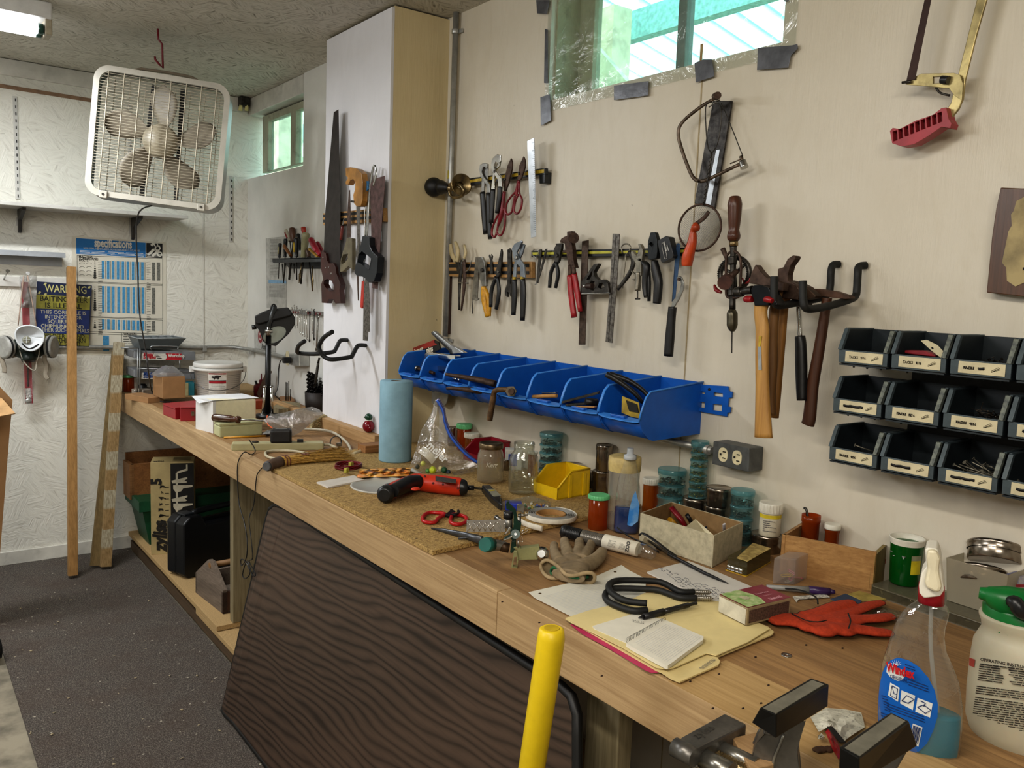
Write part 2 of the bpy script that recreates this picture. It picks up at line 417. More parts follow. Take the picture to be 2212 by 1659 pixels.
m.box(((XE+.038+XW)/2,(-.6+YC0)/2,ZB-.019),(XW-XE-.038,YC0+.6,.038));m.box(((XE+.038+XC)/2,(YC0+YC1)/2,ZB-.019),(XC-XE-.038,YC1-YC0,.038));m.box(((XE+.038+XF)/2,(YC1+YB)/2,ZB-.019),(XF-XE-.038,YB-YC1-.01,.038));m.bd('worktop',m_top,t)
for a,b in((-.6,1.31),(1.312,4.1),(4.102,4.715)):
 m=M();m.box((XE+.019,(a+b)/2,ZB-.048),(.038,b-a,.096));m.bd('fascia_board',m_fas,t,bv=.0015)
m=M();m.box((XE+.07,0.35,ZB+.0002),(.14,1.0,.001));m.bd('edge_plank',wood('edge_fir','b89a6c','9a7c4e','y',8),t)
m_leg=wood('leg_wood','8f8468','63573d','z',9,.75,.25)
def leg(x0,x1,y0,y1,z0=.07,z1=.8,mt=None):
 m=M();m.box(((x0+x1)/2,(y0+y1)/2,(z0+z1)/2),(x1-x0,y1-y0,z1-z0));return m.bd('leg',mt or m_leg,t,bv=.002)
leg(1.063,1.30,3.215,3.253,.09,.81)
leg(1.063,1.10,1.05,1.14,.05,.81);leg(1.063,1.10,-.3,-.2,.05,.81)
m=M();m.box((1.35,3.95,.755),(.1,1.5,.05));m.box((1.35,1.5,.755),(.1,3.2,.05));m.bd('joist',m_leg,t)
m_pb=P('particleboard','b09468',.8,var=.16,ns=240,bump=.15,bs=300)
m=M();m.box((1.35,4.05,.078),(.70,1.66,.02));m.box((1.35,2.0,.056),(.70,3.0,.02));m.bd('low_shelf',m_pb,t,bv=.001)
m=M();m.box((1.02,2.9,.023),(.03,3.6,.045));m.bd('shelf_rail',wood('rail_wood','5e4c38','3f3122','y',8),t)
s=NT('cork_flakes');v=s.co((1,2.2,1));n1=s.noise(v,120,4,.7,1.2);n2=s.noise(v,60,3,.6,2)
c=s.ramp(n1,[(.34,'3a2b16'),(.41,'86693c'),(.5,'b09259'),(.68,'cfb077')]);c=s.mix(c,'94764a',s.ramp(n2,[(.5,0.0),(.7,.45)]))
s.bsdf(c,.85,0,s.bump(n1,.8,.004));m_cork=s.m
CT=.012
a=BT(933,1190,CT);b=BT(1267,1118,CT);c=BT(586,1012,CT)
m=M();pts=[(XE+.004,a.y),(1.70,b.y+.03),(1.70,YC0-.02),(1.42,YC0-.02),(XE+.004,2.612)]
m.pz([V((x,y,ZB+.0005))for x,y in pts],(0,0,CT-.0005));o=m.bd('cork_sheet',m_cork,None,bv=.0015);tag(o,'speckled brown pressed cork board sheet lying on the bench top','board')
p0=V((1.0,2.43,.733));bl=V((.855,2.705,0));n=V((.733,0,-.145)).normalized()
pq=lambda x,y:PP(x,y,p0,n)
s=NT('walnut_laminate')
wv=s.n('ShaderNodeTexWave',wave_type='BANDS',bands_direction='Z',wave_profile='SIN');s.l(s.co((1.0,.20,1.0),(.45,0,0)),wv.inputs['Vector']);wv.inputs['Scale'].default_value=15;wv.inputs['Distortion'].default_value=16;wv.inputs['Detail'].default_value=2.0;wv.inputs['Detail Scale'].default_value=.5;wv.inputs['Detail Roughness'].default_value=.55
c=s.ramp(wv.outputs['Fac'],[(.0,'261c15'),(.2,'3b2e25'),(.6,'43352b'),(1.,'4b3b30')]);c=s.mix(c,'2e231d',s.ramp(s.noise(s.co((1,.06,1),(.32,0,0)),150,3),[(.5,0.0),(.75,.55)]))
c=s.mix(c,'6d5646',s.ramp(s.noise(s.co((1,.5,1)),2.2,3),[(.45,0.0),(.8,.25)]))
s.bsdf(c,.42);m_lam=s.m
t=thing('folding_table','dark brown wood grain folding table leaning on its side under the bench edge','table',(.9,1.9,0))
ou=[(574,1118),(566,1150),(481,1525),(478,1545),(483,1565),(545,1668),(600,1760),(1215,2500),(1225,1900),(1240,1590),(1240,1545),(1228,1505),(1205,1482),(615,1097),(592,1090),(580,1100)]
base=[pq(x,y)for x,y in ou[:5]];tp=[pq(x,y)for x,y in ou[9:]]
L=base+[V((.856,2.60,.006)),V((.856,.95,.006)),V((.862,.90,.04))]+tp
Lp=[]
for p in L:
 q=p-n*((p-p0).dot(n));q.z=max(q.z,.013);Lp.append(q)
m=M();m.pz(Lp,n*.016);m.bd('laminate_top',m_lam,t)
c=sum(Lp,V((0,0,0)))/len(Lp)
m=M();m.tu([p+n*.008 for p in Lp],.0105,8,0,closed=True);m.bd('rubber_edge',P('black_rubber','141312',.5,var=.2),t)
t2=n*.05;m=M();m.tu([V((1.0,2.3,.6))+t2,V((.93,2.3,.2))+t2,V((.93,1.3,.2))+t2,V((1.0,1.3,.6))+t2],.012,8);m.bd('folded_leg',P('leg_steel','55504a',.4,.7),t)
ZM=[0,0,1.0]
def zm(x0,y0,s):ZM[:]=[x0,y0,s]
def q(p):return(ZM[0]+p[0]/ZM[2],ZM[1]+p[1]/ZM[2])
def Q(pts):return[q(p)for p in pts]
def tool(name,label,cat,fn,parts,group=None,axis=(1,0,0)):
 """a flat hanging tool; parts: (name, material, 'P'|'T'|'L', points, offset, thickness/radius px, [holes])"""
 ax=V(axis);root=None;first=parts[0]
 c=[fn(*q(p),first[4])for p in first[3]];c=sum(c,V((0,0,0)))/len(c)
 root=thing(name,label,cat,c,group)if len(parts)>1 else None;objs={}
 for pt in parts:
  pn,mt,k,pts,off,sz=pt[:6];ex=pt[6]if len(pt)>6 else None;m=M()
  par=root
  if '>' in pn:a,pn=pn.split('>');par=objs[a]
  if k=='P':
   P3=[fn(*q(p),off)for p in pts];m.pz(P3,ax*sz,[[fn(*q(p),off)for p in h]for h in ex]if ex else())
   o=m.bd(pn,mt,par,bv=min(.0016,sz*.3),seg=2)
  elif k in 'TS':
   P3=[];R=[]
   for i,p in enumerate(pts):
    o_=off[i]if isinstance(off,(list,tuple))else off;w=fn(*q(p),o_);P3.append(w);s_=sz[i]if isinstance(sz,(list,tuple))else sz
    R.append(WD(w,s_/ZM[2])if k=='T' else((fn(*q((p[0]+s_,p[1])),o_)-fn(*q((p[0]-s_,p[1])),o_)).length/2,(ex or .006)))
   if k=='S':m.tu(P3,R,12,4,flat=fn(*q((0,10)),.02)-fn(*q((10,10)),.02))
   else:m.tu(P3,R,10,4)
   o=m.bd(pn,mt,par)
  elif k=='L':
   w=fn(*q(pts[0]),off);r=WD(w,sz/ZM[2]);h=ex or .006
   m.lathe(w,[(r*.8,0),(r,.001),(r,h)],16,ax);o=m.bd(pn,mt,par)
  objs[pt[0].split('>')[-1]]=o
 if root is None:o.location=o.location;tag(o,label,cat,group);o.name=name;return o
 return root
steel=P('steel','a9a8a4',.28,1,.2,40,bump=.05,dirt=.25)
chrome=P('chrome','d8d8d6',.14,1,.08,30)
dsteel=P('dark_steel','4b4844',.42,.85,.3,50,dirt=.5)
rust=P('rusty_steel','54433a',.6,.6,.35,60,c2='382a22',bump=.2)
blk=P('black_grip','1b1b1c',.42,0,.25,60,bump=.1)
blkp=P('black_plastic','202123',.35,0,.2,40)
red=P('red_grip','a02228',.38,0,.15,40);dred=P('dark_red_grip','7c1d27',.32,0,.2,50)
yel=P('yellow_grip','c9931f',.45,0,.2,70,dirt=.5);yst=P('yellow_stripe','b59a2e',.5,0,.2,40,dirt=.2)
brass=P('old_brass','8d7c5c',.3,.9,.25,30)
wdk=wood('dark_handle','5a3320','32190e','z',10,.35,.1);whk=wood('hickory','b98f4f','8f6530','z',7,.5,.1,14)
wlt=wood('light_rail','b08a58','8a6538','y',12)
gal=P('galvanized','aeaeaa',.4,.6,.12,25)
zm(0,0,1)
t=thing('conduit_pipe','vertical grey metal conduit pipe beside the boxed column','pipe',WL(962,735,.02))
m=M();m.tu([WL(986,12,.018),WL(962,727,.018)],.0105,14);m.bd('pipe',gal,t)
for y in(68,735):
 p=WL(985.5-y*.0325,y,.018);m=M();m.lathe(p-V((0,0,.008)),[(.0135,0),(.0135,.016)],16);m.box(p+V((.012,-.018,0)),(.006,.03,.014));m.bd('pipe_clamp',gal,t,bv=.001)
p=WL(973,378,.018);m=M();m.lathe(p-V((0,0,.015)),[(.0112,0),(.0112,.03)],14,caps=False);m.bd('tape_band',P('yellow_tape','b7a638',.4),t)
m=M();p=WL(966,540,.008);r=WL(972,722,.008);m.box(((p+r)/2),(.016,.022,p.z-r.z));o=m.bd('molding_strip',P('mahogany','3b2219',.35),None,bv=.002);tag(o,'thin dark brown wooden strip standing beside the conduit pipe','strip')
t=thing('junction_box','round grey metal junction box below the leftmost blue bins','junction box',WL(955,855,.02))
m=M();m.lathe(WL(955,852,.0),[(.045,0),(.045,.03),(.04,.036)],8,(-1,0,0));m.bd('box',gal,t,bv=.002)
m=M();m.lathe(WL(955,852,.036)+V((-.001,0,0)),[(.048,0),(.046,.003)],20,(-1,0,0));m.bd('cover',gal,t)
m=M();m.tu([WL(935,846,.03),WL(905,868,.05),WL(888,895,.05),WL(880,950,.04)],.005,8,5);m.bd('cable',P('white_cable','bdb7a8',.5),t)
t=thing('electrical_outlet','grey metal outlet box with two ivory sockets below the dark bins','outlet',WL(1590,990,.03))
p1=PX(1539,953,XW-.052);
zm(1240,920,5.027)
fc=[(1510,165),(1905,245),(1895,505),(1495,415)];P3=[WL(*q(p),.056)for p in fc]
m=M();m.pz(P3,(.055,0,0));m.bd('box',P('grey_box','5d5f5e',.45,.3,.15,40,bump=.1),t,bv=.003)
for cx,cy in((1617,313),(1768,345)):
 c=WL(*q((cx,cy)),.057);m=M();rr=[c+V((0,-a,b))for a,b in rrect(.028,.036,.013,4)];m.pz(rr,(.002,0,0));sk=m.bd('socket',P('ivory','d8ceab',.4),t)
 for dy,dz,w_,h_ in((-.004,.008,.009,.0025),(-.004,-.008,.009,.0025),(.007,0,.005,.005)):
  m=M();m.box(c+V((-.0005,dy,dz)),(.0015,w_,h_));m.bd('slot',P('slot_black','120f0c',.6),sk)
m=M();m.tu([WL(*q((1500,265)),.03),WL(*q((900,130)),.03),WL(1150,862,.03)],.0085,10);m.bd('conduit',gal,t)
m=M();c=WL(*q((1470,262)),.03);m.lathe(c,[(.013,0),(.013,.03)],12,(0,1,0));m.bd('connector',gal,t)
zm(900,280,3.771)
tool('magnetic_tool_bar','black and yellow magnetic tool bar holding pliers and red handled snips','tool bar',WL,[('bar',blkp,'P',[(400,400),(1045,312),(1045,365),(400,462)],.03,.014),('stripe',yst,'P',[(400,414),(1036,322),(1036,352),(400,436)],.0315,.002),('end_bracket',blkp,'P',[(998,350),(1044,342),(1040,435),(1000,440)],.029,.028)])
t=thing('bulb_horn','brass horn with round black rubber bulb clamped to the conduit pipe','horn',WL(*q((250,470)),.05))
c=WL(*q((140,468)),.06);r=WD(c,78/3.771);m=M();m.ball(c,r,20,(1,1,1));
h=WL(*q((265,474)),.06);m.tu([c+(h-c)*.5,h],[(r*.75),(.0105)],14,4);m.bd('rubber_bulb',P('bulb_rubber','151516',.5,0,.2),t)
m=M();m.tu([WL(*q(p),.06)for p in((250,475),(290,480))],.010,12)
m.tu([WL(*q(p),o)for p,o in(((265,450),.06),(310,440)and((310,440),.07),((370,465),.075),((385,520),.07),((340,550),.06),((290,545),.055),((270,500),.055),((300,455),.05),((360,440),.05))],.0065,10,5);m.bd('coiled_tube',brass,t)
b0=WL(*q((345,455)),.055);b1=WL(*q((425,468)),.055);ax=V((0,-1,0));m=M();rr=WD(b1,88/3.771)
m.lathe(b0,[(.009,0),(.012,.01),(.018,.018),(rr*.75,.024),(rr,.028),(rr*1.02,.030),(rr*.9,.0285),(.012,.014)],24,(-.25,-.95,0),caps=False);m.bd('bell',brass,t)
def gp(label,jaw,jaw2,g1,g2,off,mj,mg,name='groove_joint_pliers',extra=()):
 return tool(name,label,'pliers',WL,[('lower_jaw',mj,'P',jaw2,off-.003,.006),('upper_jaw',mj,'P',jaw,off+.004,.007)]+[('grip',mg,'S',g,off,w,.007)for g,w in(g1,g2)]+list(extra))
gp('chrome groove joint pliers with black grips, left one on the upper bar',[(508,320),(515,285),(545,270),(577,278),(572,318),(545,305),(530,345),(545,380),(592,440),(598,515),(572,520),(565,450),(520,385)],[(560,285),(578,290),(575,400),(550,430),(545,510),(524,512),(528,400)],([(536,510),(545,650),(560,850)],[17,19,13]),([(583,515),(588,700),(599,890)],[15,18,13]),.046,steel,blk)
gp('bright chrome groove joint pliers with open jaws and black grips on the upper bar',[(602,290),(615,235),(655,198),(682,208),(680,262),(655,272),(640,262),(628,300),(640,330),(690,395),(694,465),(664,468),(660,410),(612,340)],[(660,255),(680,262),(672,300),(640,330),(632,400),(636,488),(605,490),(615,400),(622,330)],([(621,488),(615,600),(606,760)],[17,17,14]),([(679,465),(674,560),(655,680)],[16,17,12]),.058,chrome,blk,extra=[('pivot_bolt',dsteel,'L',[(630,340)],.064,12,.004)])
def snip(label,bl,ring1,ring2,stem_,off):
 o=tool('tin_snips',label,'snips',WL,[('blade',rust,'P',bl,off,.006)]+[('handle',dred,'T',r,off,w)for r,w in((ring1,9),(ring2,9),stem_)]+[('pivot_bolt',dsteel,'L',[bl[0]],off+.004,11,.004)]);return o
snip('tin snips with red handles reaching below the black grips on the upper bar',[(712,405),(740,290),(766,232),(776,262),(775,320),(745,440),(722,500),(708,498)],[(712,520),(690,640),(650,720),(618,800),(615,860),(640,872),(660,800),(675,700)],[(718,640),(722,720),(714,800),(690,858),(660,850),(660,800),(690,700),(712,640)],([(715,505),(705,580),(692,690),(665,780)],[14,16,20,12]),.05)
snip('tin snips with red looped handles hanging right of the other pair on the upper bar',[(828,358),(835,290),(868,216),(882,250),(880,310),(850,400),(830,420),(818,400)],[(825,420),(808,500),(770,545),(735,600),(725,660),(740,690),(775,670),(790,600),(800,540)],[(835,425),(838,520),(858,570),(850,640),(820,685),(795,665),(800,600),(820,545),(832,530)],([(834,415),(822,470),(812,540)],[14,12,11]),.05)
t=tool('steel_rule','aluminium steel rule standing upright at the right end of the upper bar','ruler',WL,[('blade',P('aluminium','b5b9bd',.3,.8,.12,20),'P',[(900,92),(958,64),(972,872),(930,882)],.048,.0015)])
m=M().mat(P('tick_ink','3a3f45',.6))
for i in range(46):
 a=.02+i*.0205;yy=92+a*780;xx=960+a*12;L_=(20 if i%4==0 else 10)
 p=[WL(*q(c_),.0484)for c_ in((xx-L_,yy),(xx,yy-1),(xx,yy+2),(xx-L_,yy+3))];m.quad(*p)
m.bd('graduations',None,t)
tool('magnetic_knife_rack','light wood magnetic rack with two dark stripes beside the conduit','tool bar',WL,[('board',wlt,'P',[(262,1080),(936,1075),(936,1208),(262,1195)],.022,.016),('magnet_strip',blkp,'P',[(262,1096),(915,1092),(915,1120),(262,1124)],.0235,.002),('magnet_strip',blkp,'P',[(262,1150),(915,1152),(915,1180),(262,1176)],.0235,.002)])
tool('pliers','cream handled pliers hanging upside down at the left end of the wooden rack','pliers',WL,[('jaw',dsteel,'P',[(318,1075),(345,1080),(350,1140),(342,1170),(325,1150)],.034,.008),('grip',P('cream_grip','b9a982',.5),'S',[(277,935),(285,1010),(322,1078)],.034,[8,14,10],.005),('grip',P('cream_grip','b9a982',.5),'S',[(315,915),(335,990),(330,1078)],.036,[8,14,10],.005)])
tool('divider_compass','dark steel divider compass with two thin pointed legs on the wooden rack','compass',WL,[('leg',dsteel,'S',[(372,1062),(350,1250),(347,1470)],.036,[12,12,2],.004),('leg',rust,'S',[(385,1062),(390,1250),(364,1475)],.038,[12,13,2],.004),('hinge',steel,'L',[(375,1062)],.042,15,.008),('wing',steel,'T',[(395,1160),(430,1130),(445,1065)],.038,5),('screw',steel,'T',[(340,1245),(420,1252)],.038,6),('handle',P('cream_grip','b9a982',.5),'S',[(385,1055),(400,1000),(388,940)],.036,[8,9,5],.004)])
tool('depth_gauge','narrow steel caliper rule with a fine probe beside the yellow handled pliers','caliper',WL,[('body',steel,'P',[(480,1036),(505,1036),(490,1395),(448,1390)],.034,.005),('slide',steel,'P',[(446,1368),(500,1372),(498,1388),(446,1384)],.037,.007),('probe',dsteel,'T',[(459,1390),(453,1500)],.034,4)])
tool('slip_joint_pliers','slip joint pliers with worn yellow handles on the wooden rack','pliers',WL,[('jaw',steel,'P',[(500,1040),(530,1036),(552,1080),(560,1150),(565,1275),(535,1280),(505,1190),(498,1110)],.038,.01),('grip',yel,'S',[(545,1278),(548,1380),(575,1525)],.036,[16,19,9],.007),('grip',yel,'S',[(560,1300),(590,1400),(590,1520)],.034,[9,15,10],.007),('pivot_bolt',dsteel,'L',[(525,1145)],.044,17,.006)])
tool('small_wrench','small dark open ended wrench in the middle of the wooden rack','wrench',WL,[('shank',dsteel,'P',[(598,1060),(612,1060),(622,1175),(598,1175)],.028,.004),('head',dsteel,'P',[(586,1028),(594,1014),(600,1036),(608,1036),(606,1012),(618,1030),(612,1062),(596,1062)],.028,.004)])
tool('needle_nose_pliers','needle nose pliers with black grips pointing upward on the wooden rack','pliers',WL,[('jaw',dsteel,'P',[(640,1160),(655,1110),(686,970),(692,1000),(686,1110),(680,1170),(662,1205),(645,1200)],.036,.008),('grip',blk,'S',[(648,1200),(610,1310),(604,1445)],.036,[9,12,10],.006),('grip',blk,'S',[(660,1205),(670,1330),(648,1462)],.034,[9,13,10],.006),('pivot_bolt',steel,'L',[(660,1158)],.041,10,.005)])
tool('adjustable_wrench','dark adjustable wrench hanging head down on the wooden rack','wrench',WL,[('shank',dsteel,'P',[(738,980),(755,966),(768,985),(768,1120),(760,1260),(738,1260),(740,1120)],.03,.006,[[(746,990),(755,980),(762,992),(755,1006)]]),('head',dsteel,'P',[(735,1255),(765,1258),(775,1300),(765,1365),(752,1330),(735,1320),(738,1366),(718,1350),(716,1310)],.032,.01)])
gp('large groove joint pliers with grey head, yellow collars and long black grips',[(772,970),(795,930),(850,903),(858,912),(835,960),(812,1000),(830,1040),(875,1105),(880,1205),(845,1205),(840,1120),(795,1070)],[(848,940),(865,928),(880,938),(860,1010),(835,1060),(812,1110),(808,1205),(782,1205),(790,1100),(805,1050),(830,1010)],([(793,1222),(795,1350),(788,1510)],[17,20,14]),([(862,1218),(868,1350),(862,1556)],[19,22,15]),.046,P('grey_head','8b929a',.3,.7,.15),blk,extra=[('collar',yst,'T',[(795,1200),(795,1222)],.046,15),('collar',yst,'T',[(862,1198),(862,1220)],.046,18),('pivot_bolt',steel,'L',[(805,1042)],.056,17,.006)])
zm(1140,480,5.183)
tool('magnetic_tool_bar','long black and yellow magnetic tool bar holding hammer pliers and squares','tool bar',WL,[('bar',blkp,'P',[(38,318),(1760,285),(1760,378),(38,392)],.024,.02),('stripe',P('lime_stripe','b5b03c',.5,dirt=.2),'P',[(50,338),(1755,308),(1755,338),(50,366)],.0255,.002)])
tool('wire_hook','thin looped wire hook at the left end of the long magnetic bar','hook',WL,[('wire',steel,'T',[(95,400),(55,370),(50,330),(85,303),(120,325),(110,370),(85,395),(95,450),(95,690)],.032,4),('tip',steel,'T',[(80,695),(108,692)],.032,5)])
tool('spring_tweezers','dark V shaped spring tweezers beside the looped wire hook','tweezers',WL,[('arm',dsteel,'P',[(130,305),(155,303),(142,450),(115,680),(100,680),(112,450)],.032,.003),('arm',dsteel,'P',[(195,300),(215,296),(190,420),(115,670),(104,660),(165,430)],.036,.003)])
tool('old_pliers','small all black old pliers near the left of the long magnetic bar','pliers',WL,[('jaw',dsteel,'P',[(290,300),(312,262),(312,238),(345,236),(378,232),(375,290),(360,350),(345,430),(318,470),(298,440),(290,370)],.04,.01),('handle',blk,'S',[(315,450),(262,560),(244,735)],.038,[14,15,12],.006),('handle',blk,'S',[(318,455),(340,580),(312,735)],.04,[14,15,12],.006),('pivot_bolt',dsteel,'L',[(315,372)],.046,22,.007)])
tool('hammer_multi_tool','rusty hammer headed fencing tool with long red handles','hammer',WL,[('head',rust,'P',[(354,225),(372,185),(415,158),(438,150),(438,105),(490,98),(490,140),(520,150),(520,205),(488,222),(500,300),(505,400),(530,510),(455,510),(440,400),(430,340),(385,340),(385,318),(418,310),(410,240),(385,215),(368,232)],.052,.016),('handle',rust,'S',[(470,480),(475,600)],.05,[18,18],.006),('handle',rust,'S',[(510,480),(522,585)],.048,[18,18],.006),('grip',red,'S',[(470,595),(485,800),(520,1065)],.05,[24,26,26],.008),('grip',red,'S',[(520,575),(550,760),(590,1000)],.046,[24,26,14],.008)])
c=WL(*q((480,178)),.046);m=M();e=WL(*q((540,176)),.09);m.lathe(c,[(.008,0),(.010,.02),(.0095,.03),(.0155,.036),(.0165,.05),(.0155,.053)],18,(e-c));o=[x for x in bpy.data.objects if x.name.startswith('hammer_multi')][0];m.bd('striking_face',rust,o)
SP=P('spotted_steel','6e6a64',.45,.6,.5,90,c2='3e3833',bump=.1)
tool('combination_square','rusty combination square with its dark sliding head on the blade','square',WL,[('blade',P('rusty_blade','52443a',.5,.6,.3,60,c2='3a2f28'),'P',[(607,212),(678,200),(668,500),(640,1372),(568,1372),(595,500)],.034,.003),('head',dsteel,'P',[(598,670),(738,470),(792,462),(735,560),(745,600),(790,650),(850,640),(895,680),(910,790),(600,800)],.044,.014,[[(690,690),(715,655),(755,665),(760,720),(735,765),(700,760)],[(780,730),(800,685),(840,680),(865,720),(820,745)],[(650,650),(725,535),(715,600),(690,640)]]),('base_edge',steel,'P',[(595,795),(915,785),(918,800),(595,812)],.046,.018),('lock_knob',P('knob_br','3c2c26',.5),'T',[(660,715),(725,712)],.048,30),('lock_screw',steel,'T',[(615,716),(665,716)],.048,14)])
tool('square_blade','pitted grey steel square blade hanging right of the combination square','square',WL,[('blade',SP,'P',[(950,128),(1028,130),(1008,500),(942,1352),(868,1340),(915,760),(935,400)],.036,.003),('groove',dsteel,'P',[(984,140),(990,140),(905,1340),(899,1340)],.0366,.001)])
vg=P('vise_grip_steel','8f8a7e',.38,.8,.2,40,dirt=.35)
tool('clamp_pliers','locking clamp pliers with a curved wire jaw on the long magnetic bar','pliers',WL,[('jaw',vg,'T',[(1062,345),(1048,290),(1070,250),(1120,245),(1150,280),(1130,335),(1095,375),(1092,450),(1072,620),(1065,740)],.04,[9,8,8,9,9,9,9,8,7,6]),('lever',dsteel,'S',[(1135,330),(1180,420),(1165,520),(1110,620),(1010,750)],.044,[18,24,22,20,13],.004)])
tool('locking_pliers','grey locking pliers with adjusting screw at the bottom','pliers',WL,[('jaw',vg,'P',[(1232,245),(1258,243),(1283,300),(1284,360),(1270,480),(1268,600),(1215,600),(1210,470),(1165,400),(1150,330),(1170,320),(1215,375),(1228,350),(1232,320),(1252,300)],.052,.012),('handle',vg,'S',[(1240,560),(1235,650),(1230,770)],.05,[27,26,20],.009),('release_lever',vg,'S',[(1165,545),(1200,590),(1210,640),(1180,640)],.048,[7,8,8,6],.003),('adjusting_screw',dsteel,'T',[(1230,765),(1230,855)],.05,8),('screw_head',dsteel,'T',[(1206,858),(1254,858)],.05,9),('rivet',dsteel,'L',[(1238,418)],.058,14,.006)])
tool('lineman_pliers','large black heavy pliers with thick ribbed black grips','pliers',WL,[('jaw',P('black_oxide','26292b',.4,.5,.2),'P',[(1345,210),(1372,114),(1425,112),(1448,200),(1450,330),(1440,405),(1380,425),(1350,415),(1342,330)],.05,.014,[[(1362,245),(1375,225),(1395,230),(1402,250),(1388,268),(1368,264)]]),('grip',blk,'S',[(1290,440),(1330,500),(1318,640),(1318,740),(1335,840)],.05,[10,36,30,26,20],.01),('grip',blk,'S',[(1420,430),(1430,520),(1460,660),(1455,800),(1445,910)],.052,[22,40,42,40,34],.011),('spring_arm',blk,'S',[(1355,560),(1360,700),(1358,885)],.046,[12,16,8],.006)])
o=tool('magnet_case','black rubber card shaped magnet tool case with white printed lettering','case',WL,[('body',blkp,'P',[(1455,205),(1545,155),(1580,165),(1632,370),(1622,398),(1510,455),(1490,440),(1452,225)],.056,.022)])
zz_=WL(*q((1500,240)),.0575);z2_=WL(*q((1545,410)),.0575);m=M().mat(P('white_print','c9c8c2',.5));upv=V((0,-1,-.1));rt_=(z2_-zz_)
m.text('VISE-GRIP',WL(*q((1515,225)),.0575),rt_,rt_.cross(V((-1,0,0)))*-1,.0085,.02,sx=.75);m.text('magnetic',WL(*q((1555,255)),.0575),rt_,rt_.cross(V((-1,0,0)))*-1,.006,.02,sx=.8);m.tu([WL(*q(p),.0577)for p in((1500,245),(1512,235),(1530,245),(1558,395),(1548,408),(1530,400))],.0005,6,3,closed=True)
m.bd('lettering',None,o)
tool('hacksaw_strip','single blue hacksaw blade hanging upright at the right end of the bar','saw blade',WL,[('blade',P('blue_blade','38506e',.4,.5),'P',[(1665,245),(1685,233),(1705,250),(1700,400),(1652,840),(1612,890),(1640,500)],.04,.001,[[(1680,262),(1687,255),(1693,262),(1687,270)]]),('teeth',P('blue_blade2','26374d',.4,.5),'P',[(1640,500),(1648,500),(1620,885),(1612,890)],.0405,.001)])
tool('curved_pry_tool','curved flat steel blade tool with long black ribbed handle','hand tool',WL,[('blade',steel,'P',[(1605,950),(1615,890),(1650,850),(1700,760),(1715,690),(1705,655),(1668,652),(1662,620),(1690,597),(1722,615),(1748,680),(1740,760),(1700,850),(1640,950)],.05,.004),('handle',blk,'S',[(1622,950),(1610,1060),(1590,1300),(1575,1500)],.05,[38,38,45,42],.011),('rivet',rust,'L',[(1685,640)],.054,18,.004)])
zm(1420,180,2.127)
tool('iron_strap','dark pitted flat iron strap with a worn bright edge hanging behind the coping saw','metal bar',WL,[('strap',P('pitted_iron','45423f',.35,.7,.5,60,c2='201e1d',bump=.4),'P',[(255,80),(342,80),(262,575),(232,568),(170,552)],.012,.006),('worn_edge',P('bright_edge','b8bcc0',.3,.8),'P',[(270,305),(287,303),(245,560),(220,552)],.013,.002)])
zm(1450,190,5.721)
cs=P('coping_steel','6b5d50',.35,.85,.25,50)
tool('coping_saw','coping saw with a bent steel frame hanging from a round knob','saw',WL,[('frame',cs,'S',[(520,140),(400,210),(250,320),(150,410),(95,500),(92,620),(150,820),(230,1030),(280,1115),(340,1148),(430,1140),(600,1060),(840,945)],.045,[15,17,17,17,19,19,18,19,19,19,18,18,17],.003),('blade',dsteel,'T',[(620,190),(750,500),(885,845)],.045,6),('knob',rust,'T',[(545,105),(575,92)],[.05,.075],46),('ferrule',steel,'T',[(570,110),(580,160)],.05,24),('pin',steel,'T',[(465,238),(545,180)],.05,8),('socket',steel,'T',[(880,900),(905,985)],.05,[40,52]),('pin',cs,'T',[(730,935),(850,885)],.05,8),('blade_clamp',cs,'T',[(860,845),(880,900)],.045,22)])
zm(1420,180,2.127)
t=thing('wire_strainer','round wire mesh strainer with long twisted wire handle','strainer',WL(1510,490,.05))
c=WL(1510.5,492,.045);rr=WD(c,47);uy=V((0,-1,0));uz=V((0,0,1))
ex_=WL(*q((292,665)),.045);ry=abs(ex_.y-c.y);ez_=WL(*q((190,557)),.045);rz=abs(ez_.z-c.z)
m=M();m.tu([c+uy*(ry*math.cos(a*PI/16))+uz*(rz*math.sin(a*PI/16))for a in range(32)],.0028,8,closed=True);m.bd('rim',rust,t)
m=M();N=17
for k in range(-N+1,N):
 f=k/N;L=math.sqrt(max(0,1-f*f))
 for d in(0,1):
  pts=[]
  for j in range(13):
   g=-L+2*L*j/12;a,b=(f,g)if d==0 else(g,f);a,b=(a*.8-b*.6,a*.6+b*.8)
   dep=.024*(1-(a*a+b*b));pts.append(c+uy*(a*ry)+uz*(b*rz)+V((dep,0,0)))
  m.tu(pts,.0004,4,caps=False)
m.bd('wire_mesh',steel,t)
m=M();m.tu([WL(*q(p),.05)for p in((212,560),(225,480),(238,400),(250,320))],.0022,6,3)
m.tu([WL(*q(p),.05)for p in((250,320),(230,280),(222,110),(260,90),(292,110),(290,200),(275,280),(250,320))],.0015,6,4)
pts=[];
for i in range(90):
 f=i/89;a=WL(*q((212+38*f,560-240*f)),.05);pts.append(a+uy*(.0022*math.cos(i*.9))+V((.0022*math.sin(i*.9),0,0)))
m.tu(pts,.0013,5);m.bd('handle',dsteel,t)
tool('hooked_knife','hooked scraper with a turned orange wooden handle hung through the strainer','scraper',WL,[('blade',rust,'S',[(236,590),(215,618),(172,650)],.062,[7,8,8],.003),('handle',P('orange_wood','b5481f',.35,0,.25,20,dirt=.2),'T',[(178,640),(176,662),(165,680),(160,730),(140,800),(136,840)],.062,[11,22,15,22,29,24])])
zm(1530,420,4.608)
